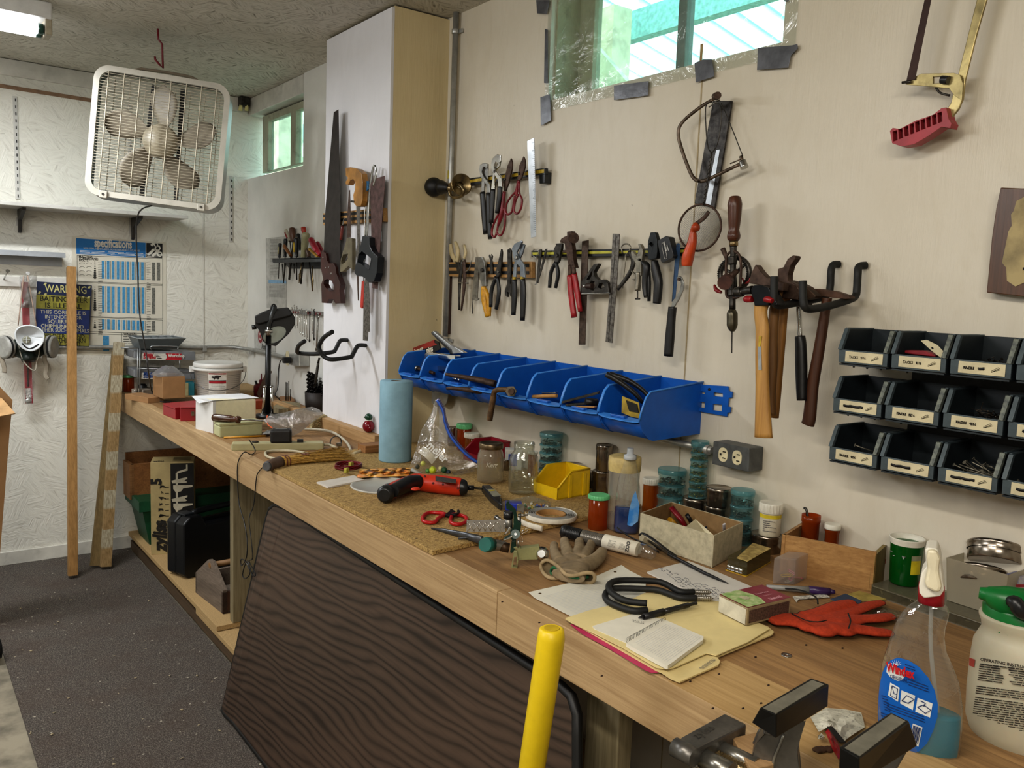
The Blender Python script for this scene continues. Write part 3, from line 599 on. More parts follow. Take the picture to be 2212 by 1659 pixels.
t=thing('hand_drill','antique hand crank drill with a turned dark wooden handle','drill',WL(*q((250,1000)),.06))
def TT(nm,mt,pts,off,r,n=14,sm=4,par=None):
 m=M();P3=[WL(*q(p),off[i]if isinstance(off,(list,tuple))else off)for i,p in enumerate(pts)];R=[WD(w_,(r[i]if isinstance(r,(list,tuple))else r)/ZM[2])for i,w_ in enumerate(P3)]
 m.tu(P3,R,n,sm);return m.bd(nm,mt,par or t)
TT('handle',wdk,[(265,15),(265,30),(265,100),(262,230),(256,350),(254,410),(254,440),(254,465)],.075,[25,55,72,64,52,66,62,44])
TT('ferrule',brass,[(253,462),(253,515)],.075,44,sm=0)
TT('spindle',dsteel,[(250,515),(248,640),(244,900),(240,1140)],.075,[36,30,28,32])
TT('chuck',P('chuck_steel','5f5a4c',.35,.8),[(238,1140),(238,1165),(238,1190),(238,1300),(238,1345),(236,1365)],.075,[28,44,54,54,36,18])
TT('drill_bit',dsteel,[(236,1360),(234,1580)],.075,[7,5])
TT('frame',rust,[(250,560),(190,600),(178,700),(178,900),(185,1010),(240,1030),(310,1010),(318,900),(325,700),(305,600),(250,560)],.078,14,8)
c=WL(*q((262,790)),.055);m=M();R_=WD(c,160/ZM[2]);m.tu([c+uy*(R_*1.12*math.cos(a*PI/20))+uz*(R_*math.sin(a*PI/20))for a in range(40)],.0065,8,closed=True)
for a in range(46):
 an=a*2*PI/46;m.box(c+uy*(R_*1.12*math.cos(an))+uz*(R_*math.sin(an))+V((-.008,0,0)),(.005,.003,.003))
for a in(40,160,280):an=math.radians(a);m.tu([c,c+uy*(R_*1.1*math.cos(an))+uz*(R_*math.sin(an))],.004,8)
m.bd('gear_wheel',dsteel,t)
TT('pinion',dsteel,[(240,620),(240,700)],.075,[48,42]);TT('pinion',dsteel,[(240,940),(240,1010)],.075,[42,48])
TT('crank_arm',rust,[(290,760),(230,810),(160,880)],[.08,.095,.10],[24,34,40]);TT('crank_knob',P('worn_knob','4e3028',.5,0,.3),[(190,850),(162,880)],[.10,.135],[64,72])
TT('side_handle',P('crank_red','7c1c1e',.35),[(60,900),(80,950),(130,975)],.07,[10,22,14]);TT('side_handle',P('crank_red','7c1c1e',.35),[(340,830),(360,880),(400,870),(415,830)],.06,[8,10,10,6]);TT('crank_plate',rust,[(145,540),(185,640)],.055,[26,20])
hk=P('rubber_hook','191a19',.6,0,.2,40,bump=.1)
t=None
def hook(label,pts,offs,r=26):
 h=thing('utility_hook',label,'hook',WL(*q(pts[-1]),.0),'black rubber coated wall hooks');P3=[WL(*q(p),o)for p,o in zip(pts,offs)]
 m=M();m.tu(P3,.0082,12,6);m.bd('coated_rod',hk,h);m=M();m.tu([P3[-1],WL(*q(pts[-1]),-.004)],.004,8);m.bd('screw_shank',steel,h);return h
hook('black rubber coated wall hook holding the axe heads, nearer the hand drill',[(658,815),(656,900),(655,1000),(662,1080),(720,1105),(900,1075),(1120,1030),(1195,985),(1215,900),(1220,780),(1240,705),(1300,695)],[.21,.21,.21,.208,.19,.125,.06,.035,.03,.03,.02,.004])
hook('black rubber coated wall hook nearest the grey parts bins',[(942,860),(942,950),(945,1050),(962,1120),(1020,1140),(1200,1110),(1400,1050),(1465,1010),(1480,930),(1488,790),(1500,720),(1570,705)],[.21,.21,.21,.208,.19,.125,.06,.035,.03,.03,.02,.004])
tool('claw_hammer','claw hammer with black head, red cheeks and long pale hickory handle','hammer',WL,[('handle',whk,'S',[(532,1090),(520,1180),(540,1350),(535,1600),(540,1900),(545,2180),(550,2420)],.20,[68,58,62,60,62,74,88],.011),('head',P('blackhead','1b1d20',.35,.6,.2),'P',[(425,945),(450,905),(520,900),(600,930),(640,1000),(690,1100),(660,1110),(610,1050),(600,1105),(458,1108),(448,1040),(430,1000)],.215,.03),('striking_face',dsteel,'T',[(275,972),(330,970),(345,965),(440,950)],.20,[52,52,34,44]),('cheek_lug',P('red_lug','8f1a20',.3),'T',[(358,1050),(385,1042),(440,1042)],.205,[22,36,34]),('cheek_lug',P('red_lug','8f1a20',.3),'T',[(558,1050),(590,1045),(640,1060)],.222,[22,36,24]),('handle_sticker',P('foil','b8bdc2',.25,.6),'P',[(492,1510),(525,1510),(532,1750),(498,1750)],.2115,.001),('handle_sticker',yst,'P',[(502,1410),(532,1412),(518,1515),(498,1515)],.2118,.001)])
tool('hatchet','rusty hatchet head with curved blade hanging behind the claw hammer','hatchet',WL,[('head',rust,'P',[(402,885),(425,790),(470,698),(520,770),(580,830),(660,860),(750,880),(740,960),(640,960),(520,905)],.185,.02),('handle',wood('dark_ash','7d5a30','563a1d','z',8),'S',[(700,960),(660,1150),(640,1400),(640,1700),(625,2000),(630,2200)],.165,[36,44,42,40,36,40],.011)])
tool('roofing_hatchet','rusty roofing hatchet with tall notched blade between the two hooks','hatchet',WL,[('head',rust,'P',[(690,890),(692,740),(745,725),(790,640),(840,606),(868,612),(865,640),(815,710),(790,800),(790,860),(880,900),(910,960),(890,1050),(720,1030)],.155,.02),('handle',wood('ash2','9a6f38','6c4921','z',8),'S',[(770,1020),(745,1150),(730,1400),(705,1700),(680,2000),(655,2220)],.13,[40,42,34,34,34,38],.011)])
tool('brick_hammer','rusty hammer head with grooved claws resting across the front hooks','hammer',WL,[('head',P('brown_iron','4d3a2c',.6,.5,.3,40),'P',[(790,850),(900,880),(980,920),(1070,1010),(1060,1030),(900,1060),(780,1040),(760,930)],.12,.025),('handle',P('dark_hnd','241a14',.5),'S',[(735,1060),(712,1200),(700,1430)],.105,[34,38,34],.01)])
tool('tubular_hammer','hammer with chromed tubular shaft and black rubber grip','hammer',WL,[('head',dsteel,'P',[(830,1040),(960,1030),(960,1100),(840,1120)],.105,.03),('shaft',chrome,'T',[(895,1080),(905,1250),(915,1430)],.09,24),('grip',blk,'S',[(912,1410),(920,1500),(925,1700),(930,1900),(935,2050)],.09,[42,50,54,50,46],.012)])
tool('tack_hammer','brown riveting hammer with long straight dark wooden handle at the right','hammer',WL,[('head',P('brown_head','5c4334',.55,.4,.25,30),'P',[(1020,938),(1100,940),(1250,962),(1400,1010),(1410,1035),(1370,1045),(1250,1030),(1080,1010),(1015,980)],.085,.022),('handle',wood('brown_handle','573521','351d11','z',8,.5),'S',[(1180,1030),(1170,1120),(1150,1250),(1100,1560),(1040,1900),(1010,2200),(990,2290)],.08,[46,40,44,50,54,60,60],.011)])
zm(1880,0,2.44)
FRM=P('zinc_frame','a99a6c',.35,.7,.25,20,dirt=.35)
tool('hacksaw','hacksaw with a red ribbed plastic handle and silver frame hanging high on the wall','saw',WL,[('frame',FRM,'P',[(590,-130),(645,-130),(612,0),(560,180),(500,420),(488,520),(465,575),(425,625),(400,580),(425,540),(435,490),(460,400),(500,240),(560,0)],.045,.006),('front_plate',FRM,'P',[(185,432),(205,420),(268,388),(440,384),(472,395),(488,440),(482,530),(440,500),(415,465),(340,458),(186,445)],.052,.005,[[(330,405),(375,403),(375,438),(330,440)]]),('blade',P('brown_blade','3c2a24',.5,.5),'P',[(350,-120),(375,-120),(320,0),(235,420),(190,425),(285,0)],.056,.0015),('pin',dsteel,'T',[(168,435),(215,430)],.057,7),('tension_knob',blkp,'T',[(375,420),(412,422)],.058,22),('trigger',dsteel,'T',[(345,462),(370,490),(418,503)],.045,6),('handle',P('red_plastic','a03038',.4,0,.12),'P',[(103,690),(118,674),(155,680),(240,635),(330,605),(375,570),(400,566),(412,625),(428,650),(420,675),(375,668),(300,720),(230,760),(165,772),(115,755)],.062,.028,[[(118+i*29.5+o_[0],692-i*12.2+o_[1])for o_ in((0,2),(22,-6),(26,46),(4,54))]for i in range(9)])])
m=M();o=bpy.data.objects['hacksaw'];P3=[WL(*q(p),.05)for p in[(110,690),(155,685),(330,610),(395,575),(415,650),(375,660),(230,752),(120,750)]];m.pz(P3,(.008,0,0));m.bd('handle_web',P('red_dark','7c2028',.5),o)
t=thing('wall_plaque','dark wooden plaque with torn yellowed parchment at the right edge','plaque',WL(2180,520,.02))
m=M();p3=[(612,1542),(640,1250),(662,1100),(686,988),(1180,1010),(1120,1600)];m.pz([WL(*q(p),.03)for p in p3],(.028,0,0));m.bd('board',wood('plaque_wood','5d3d26','33200f','z',9,.35),t,bv=.003)
m=M();p3=[(770,1060),(815,1035),(1090,1050),(1040,1540),(810,1490),(765,1510),(720,1480),(716,1410),(694,1385),(705,1330),(716,1280),(728,1220),(745,1190),(742,1130),(756,1110)];m.pz([WL(*q(p),.0315)for p in p3],(.001,0,0));m.bd('parchment',P('parchment','a3936a',.6,0,.2,20),t)
m=M();m.text('M',WL(*q((802,1425)),.0318),(0,-1,0),(0,0,1),.008,.02);m.bd('lettering',P('ink','1e1712',.7),t)
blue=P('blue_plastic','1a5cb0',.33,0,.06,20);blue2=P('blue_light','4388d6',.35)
prof=[(1.7215,1.226),(1.525,1.208),(1.511,1.194),(1.500,1.165),(1.498,1.134),(1.506,1.108),(1.53,1.086),(1.545,1.082),(1.7215,1.088)]
def blue_bin(label):
 """modelled around y=0 (width .150), x,z in place"""
 t=thing('storage_bin',label,'bin',(1.61,0,1.088),'blue plastic hanging bins on the wall rail');w=.150;th=.0024
 fr=[(1.498,1.132),(1.506,1.108),(1.53,1.086),(1.545,1.082),(1.7215,1.088)]
 for sy in(-1,1):
  m=M();y=sy*w/2;m.pz([V((x,y,z))for x,z in[(1.7215,1.226),(1.525,1.208),(1.511,1.194),(1.497,1.160),(1.492,1.136)]+fr[1:]],(0,-sy*th,0));sd=m.bd('side_wall',blue,t)
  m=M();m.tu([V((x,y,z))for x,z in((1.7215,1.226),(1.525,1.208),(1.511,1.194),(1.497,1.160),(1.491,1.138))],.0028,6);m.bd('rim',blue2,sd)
 m=M();a=w/2-.001;L=[(1.7195,1.089),(1.545,1.084),(1.53,1.088),(1.508,1.110),(1.500,1.132)];K=[(1.7195,1.092),(1.546,1.087),(1.532,1.0905),(1.5105,1.1115),(1.5025,1.132)]
 m.pz([V((x,-a,z))for x,z in L+K[::-1]],(0,2*a,0),smooth=True);m.bd('floor_panel',blue,t)
 m=M();m.box((1.7195,0,1.157),(.003,2*a,.136));m.bd('back_panel',blue,t)
 m=M();n_=10;o1=[];o2=[]
 for i in range(n_+1):
  y=-a+2*a*i/n_;b=.008*(1-(2*i/n_-1)**4);o1.append(V((1.508,y,1.138)));o2.append(V((1.490-b,y,1.135-.3*b)))
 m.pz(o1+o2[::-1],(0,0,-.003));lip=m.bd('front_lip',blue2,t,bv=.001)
 m=M();m.box((1.4935,0,1.1385),(.014,.05,.006));m.bd('label_slot',blue,t,bv=.001)
 return t
BY=[2.608-i*.1535 for i in range(8)]
BL=['leftmost blue wall bin, the one holding the red and black gripper pins packet','blue wall bin holding the chrome staple gun','blue wall bin third from the left with a chrome bit on its floor','blue wall bin with the two rusty plier handles sticking out over its lip','blue wall bin that the bent threaded bolt hangs out of','blue wall bin holding a short wooden dowel and flat bars, third from the right','blue wall bin stuffed with dark flat scrapers, second from the right','rightmost blue wall bin, holding black shear handles and a yellow blister card']
b0=blue_bin(BL[0]);b0.location.y=BY[0]
for i in range(1,8):dup(b0,(1.61,BY[i],1.088),None,BL[i])
m=M();m.box((XW-.0006,2.0,1.17),(.0012,1.25,.06));
t=thing('hanging_rail','blue plastic slotted rail end sticking out right of the blue bins','rail',(XW,1.41,1.14))
zm(820,700,2.765)
m=M();ou=[(1900,360),(2080,372),(2085,402),(2105,405),(2103,438),(2085,440),(2078,492),(2096,496),(2093,528),(2076,530),(2073,552),(1900,520)]
hs=[[(1912,402),(1945,406),(1943,420),(1912,416)],[(1910,462),(1943,468),(1941,502),(1908,496)],[(1995,408),(2050,414),(2050,436),(1995,430)],[(1990,476),(2045,482),(2043,522),(1988,514)]]
m.pz([WL(*q(p),.008)for p in ou],(.004,0,0),[[WL(*q(p),.008)for p in h]for h in hs]);m.bd('slotted_plate',blue,t,bv=.001)
m=M();m.lathe(WL(*q((1970,390)),.008),[(.004,0),(.003,.003)],10,(-1,0,0));m.bd('screw',dsteel,t)
def inbin(i,x,y,z):return V((x,BY[i]+y,z))
t=thing('gripper_packet','red and black card packet printed gripper pins leaning in the leftmost blue bin','packet',inbin(0,1.60,0,1.11))
zm(830,700,6.506);pk=[(338,365),(700,222),(760,250),(790,350),(405,545)];X_=1.60
G=[PX(*q(p),X_)for p in pk];m=M();m.pz(G,(.004,0,0));m.bd('card',P('packet_black','191715',.4),t)
m=M();m.pz([PX(*q(p),X_-.0012)for p in[(338,362),(700,222),(705,262),(740,290),(350,415)]],(.001,0,0));m.bd('red_header',P('packet_red','8c2a24',.4),t)
r_=(PX(*q((700,300)),X_)-PX(*q((370,440)),X_)).normalized();u_=V((0,-r_.z,r_.y))*-1
u_=V((-1,0,0)).cross(r_)*-1
if u_.z<0:u_=-u_
m=M().mat(P('packet_cream','d7cdb6',.5));m.text('gripper',PX(*q((380,455)),X_-.0015),r_,u_,.034,.035,sx=.95);m.text('pins',PX(*q((600,410)),X_-.0015),r_,u_,.03,.035,sx=.95);m.bd('lettering',None,t)
m=M();m.text('4',PX(*q((365,392)),X_-.0025),r_,u_,.02,.02);m.bd('numeral',P('ink2','201010',.6),t)
t=thing('metal_clip','thin bent aluminium strip leaning in the leftmost blue bin','strip',inbin(0,1.55,-.03,1.10))
m=M();m.pz([PX(*q(p),1.545)for p in[(315,420),(340,420),(372,670),(345,670)]],(.002,0,0));m.bd('strip',gal,t);m=M();m.pz([PX(*q(p),1.55)for p in[(240,655),(340,600),(350,680),(270,670)]],(.002,0,0));m.bd('foot',gal,t)
X_=1.56
def XP(pts,X=X_):return[PX(*q(p),X)for p in pts]
t=thing('staple_gun','chrome staple gun with black lever handle standing in the second blue bin','staple gun',inbin(1,1.58,0,1.10))
m=M();m.pz(XP([(545,490),(565,420),(610,392),(830,425),(1000,440),(990,520),(780,480),(690,455),(645,480),(640,520),(690,560),(760,590),(900,640),(900,680),(640,640),(505,610),(505,560)]),(.024,0,0));m.bd('body',chrome,t,bv=.003)
m=M();m.pz(XP([(505,555),(560,520),(600,560),(590,620),(508,612)],1.556),(.032,0,0));m.bd('nose',chrome,t,bv=.003)
m=M();m.pz(XP([(655,110),(690,98),(720,125),(940,300),(1010,330),(1130,405),(930,425),(915,380),(800,280),(665,150)],1.60),(.016,0,0));m.bd('lever',P('lever_chrome','b9bcc0',.25,.8),t,bv=.003)
m=M();m.pz(XP([(652,125),(672,100),(690,130),(940,350),(958,425),(920,425),(905,385),(790,270)],1.598),(.02,0,0));m.bd('lever_grip',blk,t,bv=.003)
t=thing('socket_bolt','dark bolt lying on the lip of the second blue bin','bolt',inbin(1,1.53,0,1.10));m=M();m.tu(XP([(470,625),(600,660),(700,690)],1.53),.006,8);m.bd('shaft',rust,t);m=M();m.lathe(PX(*q((455,620)),1.53),[(.011,0),(.011,.012)],6,(0,-1,-.1));m.bd('head',steel,t)
t=thing('chrome_bit','small shiny chrome bit lying in the third blue bin','bit',inbin(2,1.53,-.03,1.10));m=M();m.tu(XP([(905,745),(1040,780)],1.53),[.005,.005],10);m.bd('shaft',chrome,t);m=M();m.tu(XP([(1030,777),(1075,788)],1.53),.0065,10);m.bd('tip',chrome,t)
t=thing('long_tongs','pair of rusty long plier handles sticking out of a blue bin','pliers',inbin(3,1.52,0,1.13))
for pts in([(865,705),(960,720),(1300,780),(1560,840)],[(880,905),(1000,905),(1300,935),(1560,960)]):
 m=M();P3=[PX(*q(p),X)for p,X in zip(pts,(1.45,1.46,1.50,1.53))];m.tu(P3,[.0045,.006,.0095,.011],10,3);m.bd('handle',rust,t)
t=thing('bent_anchor_bolt','rusty threaded anchor bolt with a right angle bend hanging out of a blue bin','bolt',inbin(4,1.5,0,1.10))
m=M();P3=[PX(*q(p),X)for p,X in(((1800,935),1.475),((1700,925),1.47),((1600,925),1.468),((1552,950),1.468),((1535,1010),1.468),((1510,1150),1.468),((1480,1340),1.468))]
m.tu(P3,.0082,12,6)
for i in range(34):
 f=i/33;a=P3[4].lerp(P3[6],f);m.lathe(a,[(.0088,0),(.0098,.0012),(.0088,.0024)],12,(P3[6]-P3[4]),caps=False)
m.bd('threaded_rod',P('old_bolt','6b5236',.55,.6,.3,60),t)
m=M();m.lathe(PX(*q((1790,945)),1.475),[(.0165,0),(.0165,.014)],6,(-.7,-.7,.1));m.bd('nut',P('bolt_nut','6d6455',.4,.7),t);m=M();m.lathe(PX(*q((1800,945)),1.47),[(.009,0),(.009,.026)],12,(-.7,-.7,.1));m.bd('rod_end',rust,t)
zm(820,700,2.765)
def rod(name,label,cat,bi,a,b,Xa,Xb,r,mt,flat=None):
 m=M();A=PX(*q(a),Xa);B=PX(*q(b),Xb)
 if flat:m.beam(A,B,flat[0],flat[1])
 else:m.tu([A,B],r,10)
 o=m.bd(name,mt,None,bv=.0008 if flat else 0);tag(o,label,cat);return o
rod('wooden_dowel','short pale wooden dowel lying in a blue bin','dowel',5,(905,434),(1058,428),1.51,1.53,.0055,P('dowel','b5864a',.6))
rod('flat_bar','grey flat metal bar lying above the wooden dowel in a blue bin','bar',5,(902,414),(1060,410),1.54,1.56,0,steel,(.012,.004))
rod('flat_bar','steel chisel blade lying at the back of the bin with the wooden dowel','bar',5,(970,398),(1065,392),1.60,1.62,0,chrome,(.018,.006))
rod('flat_scraper','dark grey flat scraper lying highest in the second bin from the right','scraper',6,(1095,465),(1310,410),1.50,1.56,0,P('scraper','3c3830',.6,.3,.3),(.03,.006))
rod('flat_file','black flat file lying beneath the grey scraper in the second bin from the right','file',6,(1120,482),(1300,470),1.50,1.54,0,dsteel,(.024,.006))
rod('round_punch','short black round punch in the second bin from the right','punch',6,(1230,462),(1300,468),1.51,1.54,.010,blk)
rod('wooden_spatula','flat tan wooden stick at the front of the second bin from the right','stick',6,(1170,492),(1290,495),1.496,1.51,0,P('dowel','b5864a',.6),(.012,.003))
t=thing('shear_handles','black rubber coated shear handles leaning out of the rightmost blue bin','shears',inbin(7,1.57,0,1.12))
for pts,X_s in(([(1355,300),(1440,350),(1530,420),(1570,470)],(1.50,1.52,1.545,1.56)),([(1375,300),(1480,335),(1560,385),(1615,440)],(1.545,1.57,1.59,1.60))):
 m=M();m.tu([PX(*q(p),X)for p,X in zip(pts,X_s)],[.008,.007,.006,.005],10,3);m.bd('handle',blk,t)
t=thing('blister_card','yellow blister card with a tool packed on it in the rightmost blue bin','packet',inbin(7,1.53,0,1.09))
m=M();m.pz([PX(*q(p),1.525)for p in[(1447,430),(1548,470),(1558,565),(1500,552),(1445,530)]],(.0015,0,0));m.bd('card',P('card_yellow','a58c35',.5,0,.2),t)
m=M();m.pz([PX(*q(p),1.522)for p in[(1470,455),(1535,480),(1545,530),(1490,520)]],(.003,0,0));m.bd('packed_tool',P('packed_black','1d1c1a',.3),t)
dk=P('slate_plastic','232a2e',.45,0,.15,30);dke=P('slate_edge','4a555a',.4,0,.15,30);dkw=P('worn_edge_plastic','6a6f66',.5,0,.6,120,c2='3a4042')
lab=P('paper_label','c9bf9f',.6,0,.1,20,dirt=.1);ink=P('label_ink','27221c',.7);inkb=P('marker','0e0d0c',.5)
def dark_bin(label):
 t=thing('parts_bin',label,'bin',(1.66,0,0),'slate grey stacking bins on the wall');w=.1065;a=w/2
 for sy in(-1,1):
  m=M();m.pz([V((x,sy*a,z))for x,z in((1.7205,.071),(1.622,.070),(1.602,.029),(1.602,.002),(1.617,-.004),(1.7205,-.004))],(0,-sy*.0022,0));sd=m.bd('side_wall',dk,t)
  m=M();m.pz([V((x,sy*a+sy*.001,z))for x,z in((1.6235,.0715),(1.6145,.0715),(1.5945,.028),(1.6035,.028))],(0,-sy*.008,0));m.bd('front_rim',dkw if sy<0 else dke,sd,bv=.0008)
  m=M();m.box((1.671,sy*a,.0715),(.1,.005,.003));m.bd('top_rim',dke,sd)
 m=M();m.box((1.66,0,-.003),(.12,w-.003,.003));m.bd('bottom',dk,t)
 m=M();m.box((1.7195,0,.034),(.002,w-.004,.074));m.bd('back_panel',dk,t)
 m=M();m.pz([V((x,-a,z))for x,z in((1.5985,.028),(1.603,.028),(1.605,.0),(1.600,.0))],(0,w,0));m.bd('front_panel',dke,t,bv=.001)
 m=M()
 for k in(-.03,0,.03):m.lathe((1.62,k,-.005),[(.0025,0),(.002,-.004)],8)
 m.bd('stud_row',dk,t)
 m=M();m.box((1.5988,-.003,.0145),(.0012,.082,.0215));lb=m.bd('label',lab,t);
 return t
texts=[['TACKS   9/16','TACKS   7/16','FINISH','COMMON'],[None,'FINISH   8D','FINISH   4D',None],['SINKER   6D',None,None,None]]
descr=[['top left slate parts bin, empty, labelled TACKS 9/16','slate parts bin labelled TACKS 7/16 with a paper scrap and red packet inside','slate parts bin labelled FINISH with few dark tacks, top row by the frame edge','slate parts bin cut off by the right frame edge in the top row'],['slate parts bin below TACKS 9/16 with a crossed out label','slate parts bin labelled FINISH 8D in the middle row','slate parts bin labelled FINISH 4D with dark finishing nails','slate parts bin cut off by the right frame edge in the middle row'],['slate parts bin labelled SINKER 6D at the lower left','bottom row slate parts bin with crossed out label, empty','bottom row slate parts bin full of grey common nails','slate parts bin cut off by the right frame edge in the bottom row']]
pb=dark_bin(descr[0][0]);first=True;ROWZ=(1.322,1.2195,1.115);COLY=lambda r,c:.943-.1155*c+(.004 if r else 0)
for r in range(3):
 for c_ in range(4):
  loc=(1.66,COLY(r,c_),ROWZ[r])
  if first:b=pb;b.location=V(loc);first=False
  else:b=dup(pb,loc,None,descr[r][c_])
  o0=V((1.5980,COLY(r,c_)+.037,ROWZ[r]+.0145));m=M();lb=[x for x in b.children if x.name.startswith('label')][0]
  tx=texts[r][c_]
  if tx:m.mat(ink).text(tx,o0+V((0,-.008,-.003)),(0,-1,0),(0,0,1),.0072,.025,sx=.9)
  if tx is None or(r,c_)==(0,2):
   s0,s1=(.008,.052)if tx is None and(r,c_)!=(2,1)else((.036,.046)if tx else(.006,.046));m.mat(inkb);k=[o0+V((-.0006,-s,.0008*math.sin(s*300)))for s in[s0+(s1-s0)*j/8 for j in range(9)]];m.tu(k,[(.0002,.0028)]*9,6,flat=(1,0,0))
  if(r,c_)not in((1,0),(2,2)):
   m.mat(ink);a0=o0+V((-.0004,-.058,-.005));a1=o0+V((-.0004,-.071,.003));m.tu([a0,a1],.0004,5);m.tu([a0,a0.lerp(a1,.1)+V((0,.001,.002)),a1+V((0,.0012,.002)),a1+V((0,-.002,-.002)),a0],.0003,5)
  m.bd('printed_text',None,lb,origin=o0)
m=M();m.box((XW-.001,.57,1.25),(.002,.66,.265));o=m.bd('bin_shadow_sheet',P('shadow_dark','2c2b2a',.6),None);tag(o,'dark sheet standing in for the shadow on the wall behind the slate parts bins','panel')  # dark sheet imitates the shade the bins cast on the wall
nb=M();nb.tu([V((0,0,0)),V((0,.052,0))],.0014,6);nm=M();nb.lathe((0,.0515,0),[(.0034,0),(.0034,.0009)],10,(0,1,0));nb.lathe((0,0,0),[(.0014,0),(0,-.004)],6,(0,1,0),caps=False)
nail0=nb.bd('nail',P('nail_grey','8b8678',.4,.7,.2),None,origin=(0,.026,0));tag(nail0,'grey common nail in the heap in the bottom row slate bin','nail','grey nails heaped in a slate bin')
rg=random.Random(3)
for i in range(46):
 o=nail0 if i==0 else nail0.copy()
 if i:COL.objects.link(o)
 yy=COLY(2,2)+rg.uniform(-.046,.028)*(1 if i<30 else .7);k=max(0,1-abs(yy-COLY(2,2)+.012)/.05);zz_=ROWZ[2]+rg.uniform(.004,.036)*(.4+.6*k)+.002;o.location=(1.635+rg.uniform(-.008,.04),yy,zz_)
 o.rotation_euler=(rg.uniform(-.5,.6),rg.uniform(-.2,.2),rg.uniform(0,2*PI))
fn=M();fn.tu([V((0,0,0)),V((0,.036,0))],.0008,5);fn.lathe((0,.0355,0),[(.0013,0),(.0013,.001)],8,(0,1,0))
f0=fn.bd('finishing_nail',P('nail_dark','4d443a',.35,.8,.3),None,origin=(0,.018,0));tag(f0,'dark thin finishing nail in the heap in the FINISH 4D bin','nail','finishing nails heaped in a slate bin')
for i in range(60):
 o=f0 if i==0 else f0.copy()
 if i:COL.objects.link(o)
 o.location=(1.64+rg.uniform(-.015,.04),COLY(1,2)-.010+rg.uniform(-.038,.034),ROWZ[1]+rg.uniform(.003,.034));o.rotation_euler=(rg.uniform(-.5,.5)+(1.2 if i%17==0 else 0),0,rg.uniform(0,2*PI))
tk=M();tk.tu([V((0,0,0)),V((0,0,.014))],.0008,5);tk.lathe((0,0,.013),[(.003,0),(.003,.0008)],8)
t0=tk.bd('tack',P('tack_black','1d1a17',.4,.6),None);tag(t0,'small black tack lying in the top row FINISH bin','tack','black tacks in a slate bin')
for i in range(34):
 o=t0 if i==0 else t0.copy()
 if i:COL.objects.link(o)
 o.location=(1.63+rg.uniform(-.01,.04),COLY(0,2)-.005+rg.uniform(-.045,.036),ROWZ[0]+.006+rg.uniform(0,.022));o.rotation_euler=(rg.uniform(-1.6,1.6),rg.uniform(-1.6,1.6),rg.uniform(0,6))
nl=nail0.copy();COL.objects.link(nl);nl.location=(1.63,COLY(2,0)-.012,ROWZ[2]+.03);nl.rotation_euler=(.3,0,.9);nl['label']='single grey nail lying in the SINKER 6D bin';del nl['group']
zm(1780,680,4.148)
t=tool('paper_scrap','torn cream paper tag sticking up in the TACKS 7/16 bin','paper',lambda x,y,o:PX(x,y,1.62-o),[('scrap',lab,'P',[(865,232),(920,224),(1015,270),(1048,305),(1098,355),(1085,375),(1045,384),(960,320)],.0,.001,[[(955,292),(975,288),(985,302),(965,308)]])])
t=tool('red_packet','small red packet lying in the TACKS 7/16 bin','packet',lambda x,y,o:PX(x,y,1.63-o),[('packet',P('packet_r','8c1f2a',.4),'P',[(722,318),(890,320),(1000,360),(1000,378),(722,345)],.0,.02)])
def base_at(x,yb,w,h0=0.0):
 """centre of the foot circle of a round thing whose front foot row is yb and pixel width w"""
 b=BT(x,yb,h0);d=(b-CAM);d.z=0;d.normalize();r=WD(b,w/2)
 for _ in range(2):c=b+d*r;r=WD(c,w/2)
 if c.x+r>XW-.004:
  for _ in range(3):
   X=XW-.004-r;k=(x-CX)/F;e=V((0,1,0));o=V((X,0,ZB+h0))-CAM
   y=(k*o.dot(FW)-o.dot(RT))/(e.dot(RT)-k*e.dot(FW));c=V((X,y,ZB+h0));r=WD(c,w/2)
 return c,r
def wallpt(x,X,h0):
 k=(x-CX)/F;o=V((X,0,ZB+h0))-CAM;e=V((0,1,0));return V((X,(k*o.dot(FW)-o.dot(RT))/(e.dot(RT)-k*e.dot(FW)),ZB+h0))
def above(x,yb,w,yt,h0=0.0):c,r=base_at(x,yb,w,h0);return h0+top_h(c,yt)+.0005
def top_h(c,ytop):return HT(c,ytop)-c.z
BACKV=V((0,0,0))
tealp=clear('teal_clear','dcf2f4',.5,.05,body=.10,bodyc='b5e2e4');tealr=clear('teal_rim','b0dade',.5,.05,body=.25,bodyc='9fd6da')
glassm=clear('jar_glass','fafcf9',.7,.02,wr=.12,ws=18,body=.04,bodyc='d6d5c8');dusty=clear('dusty_glass','f6f3ea',.5,.08,wr=.15,ws=25,body=.2,bodyc='cdc4b0')
amber=clear('amber_plastic','d9773a',.35,.12,body=.5,bodyc='b4561c');amber2=clear('amber_light','dd9a4a',.35,.12,body=.4,bodyc='b06a20')
frost=clear('frosted','f6f4ee',.2,.25,body=.35,bodyc='c5c0b6');film=clear('plastic_film','fdfdfc',1.0,.1,wr=1.0,ws=16,body=.04,bodyc='e4e4df')
grn=P('mint_lid','6fbf86',.4,0,.06);whc=P('white_cap','d6d2c4',.4,0,.08);tinm=P('tin_steel','9a9084',.22,.95,.2,25)
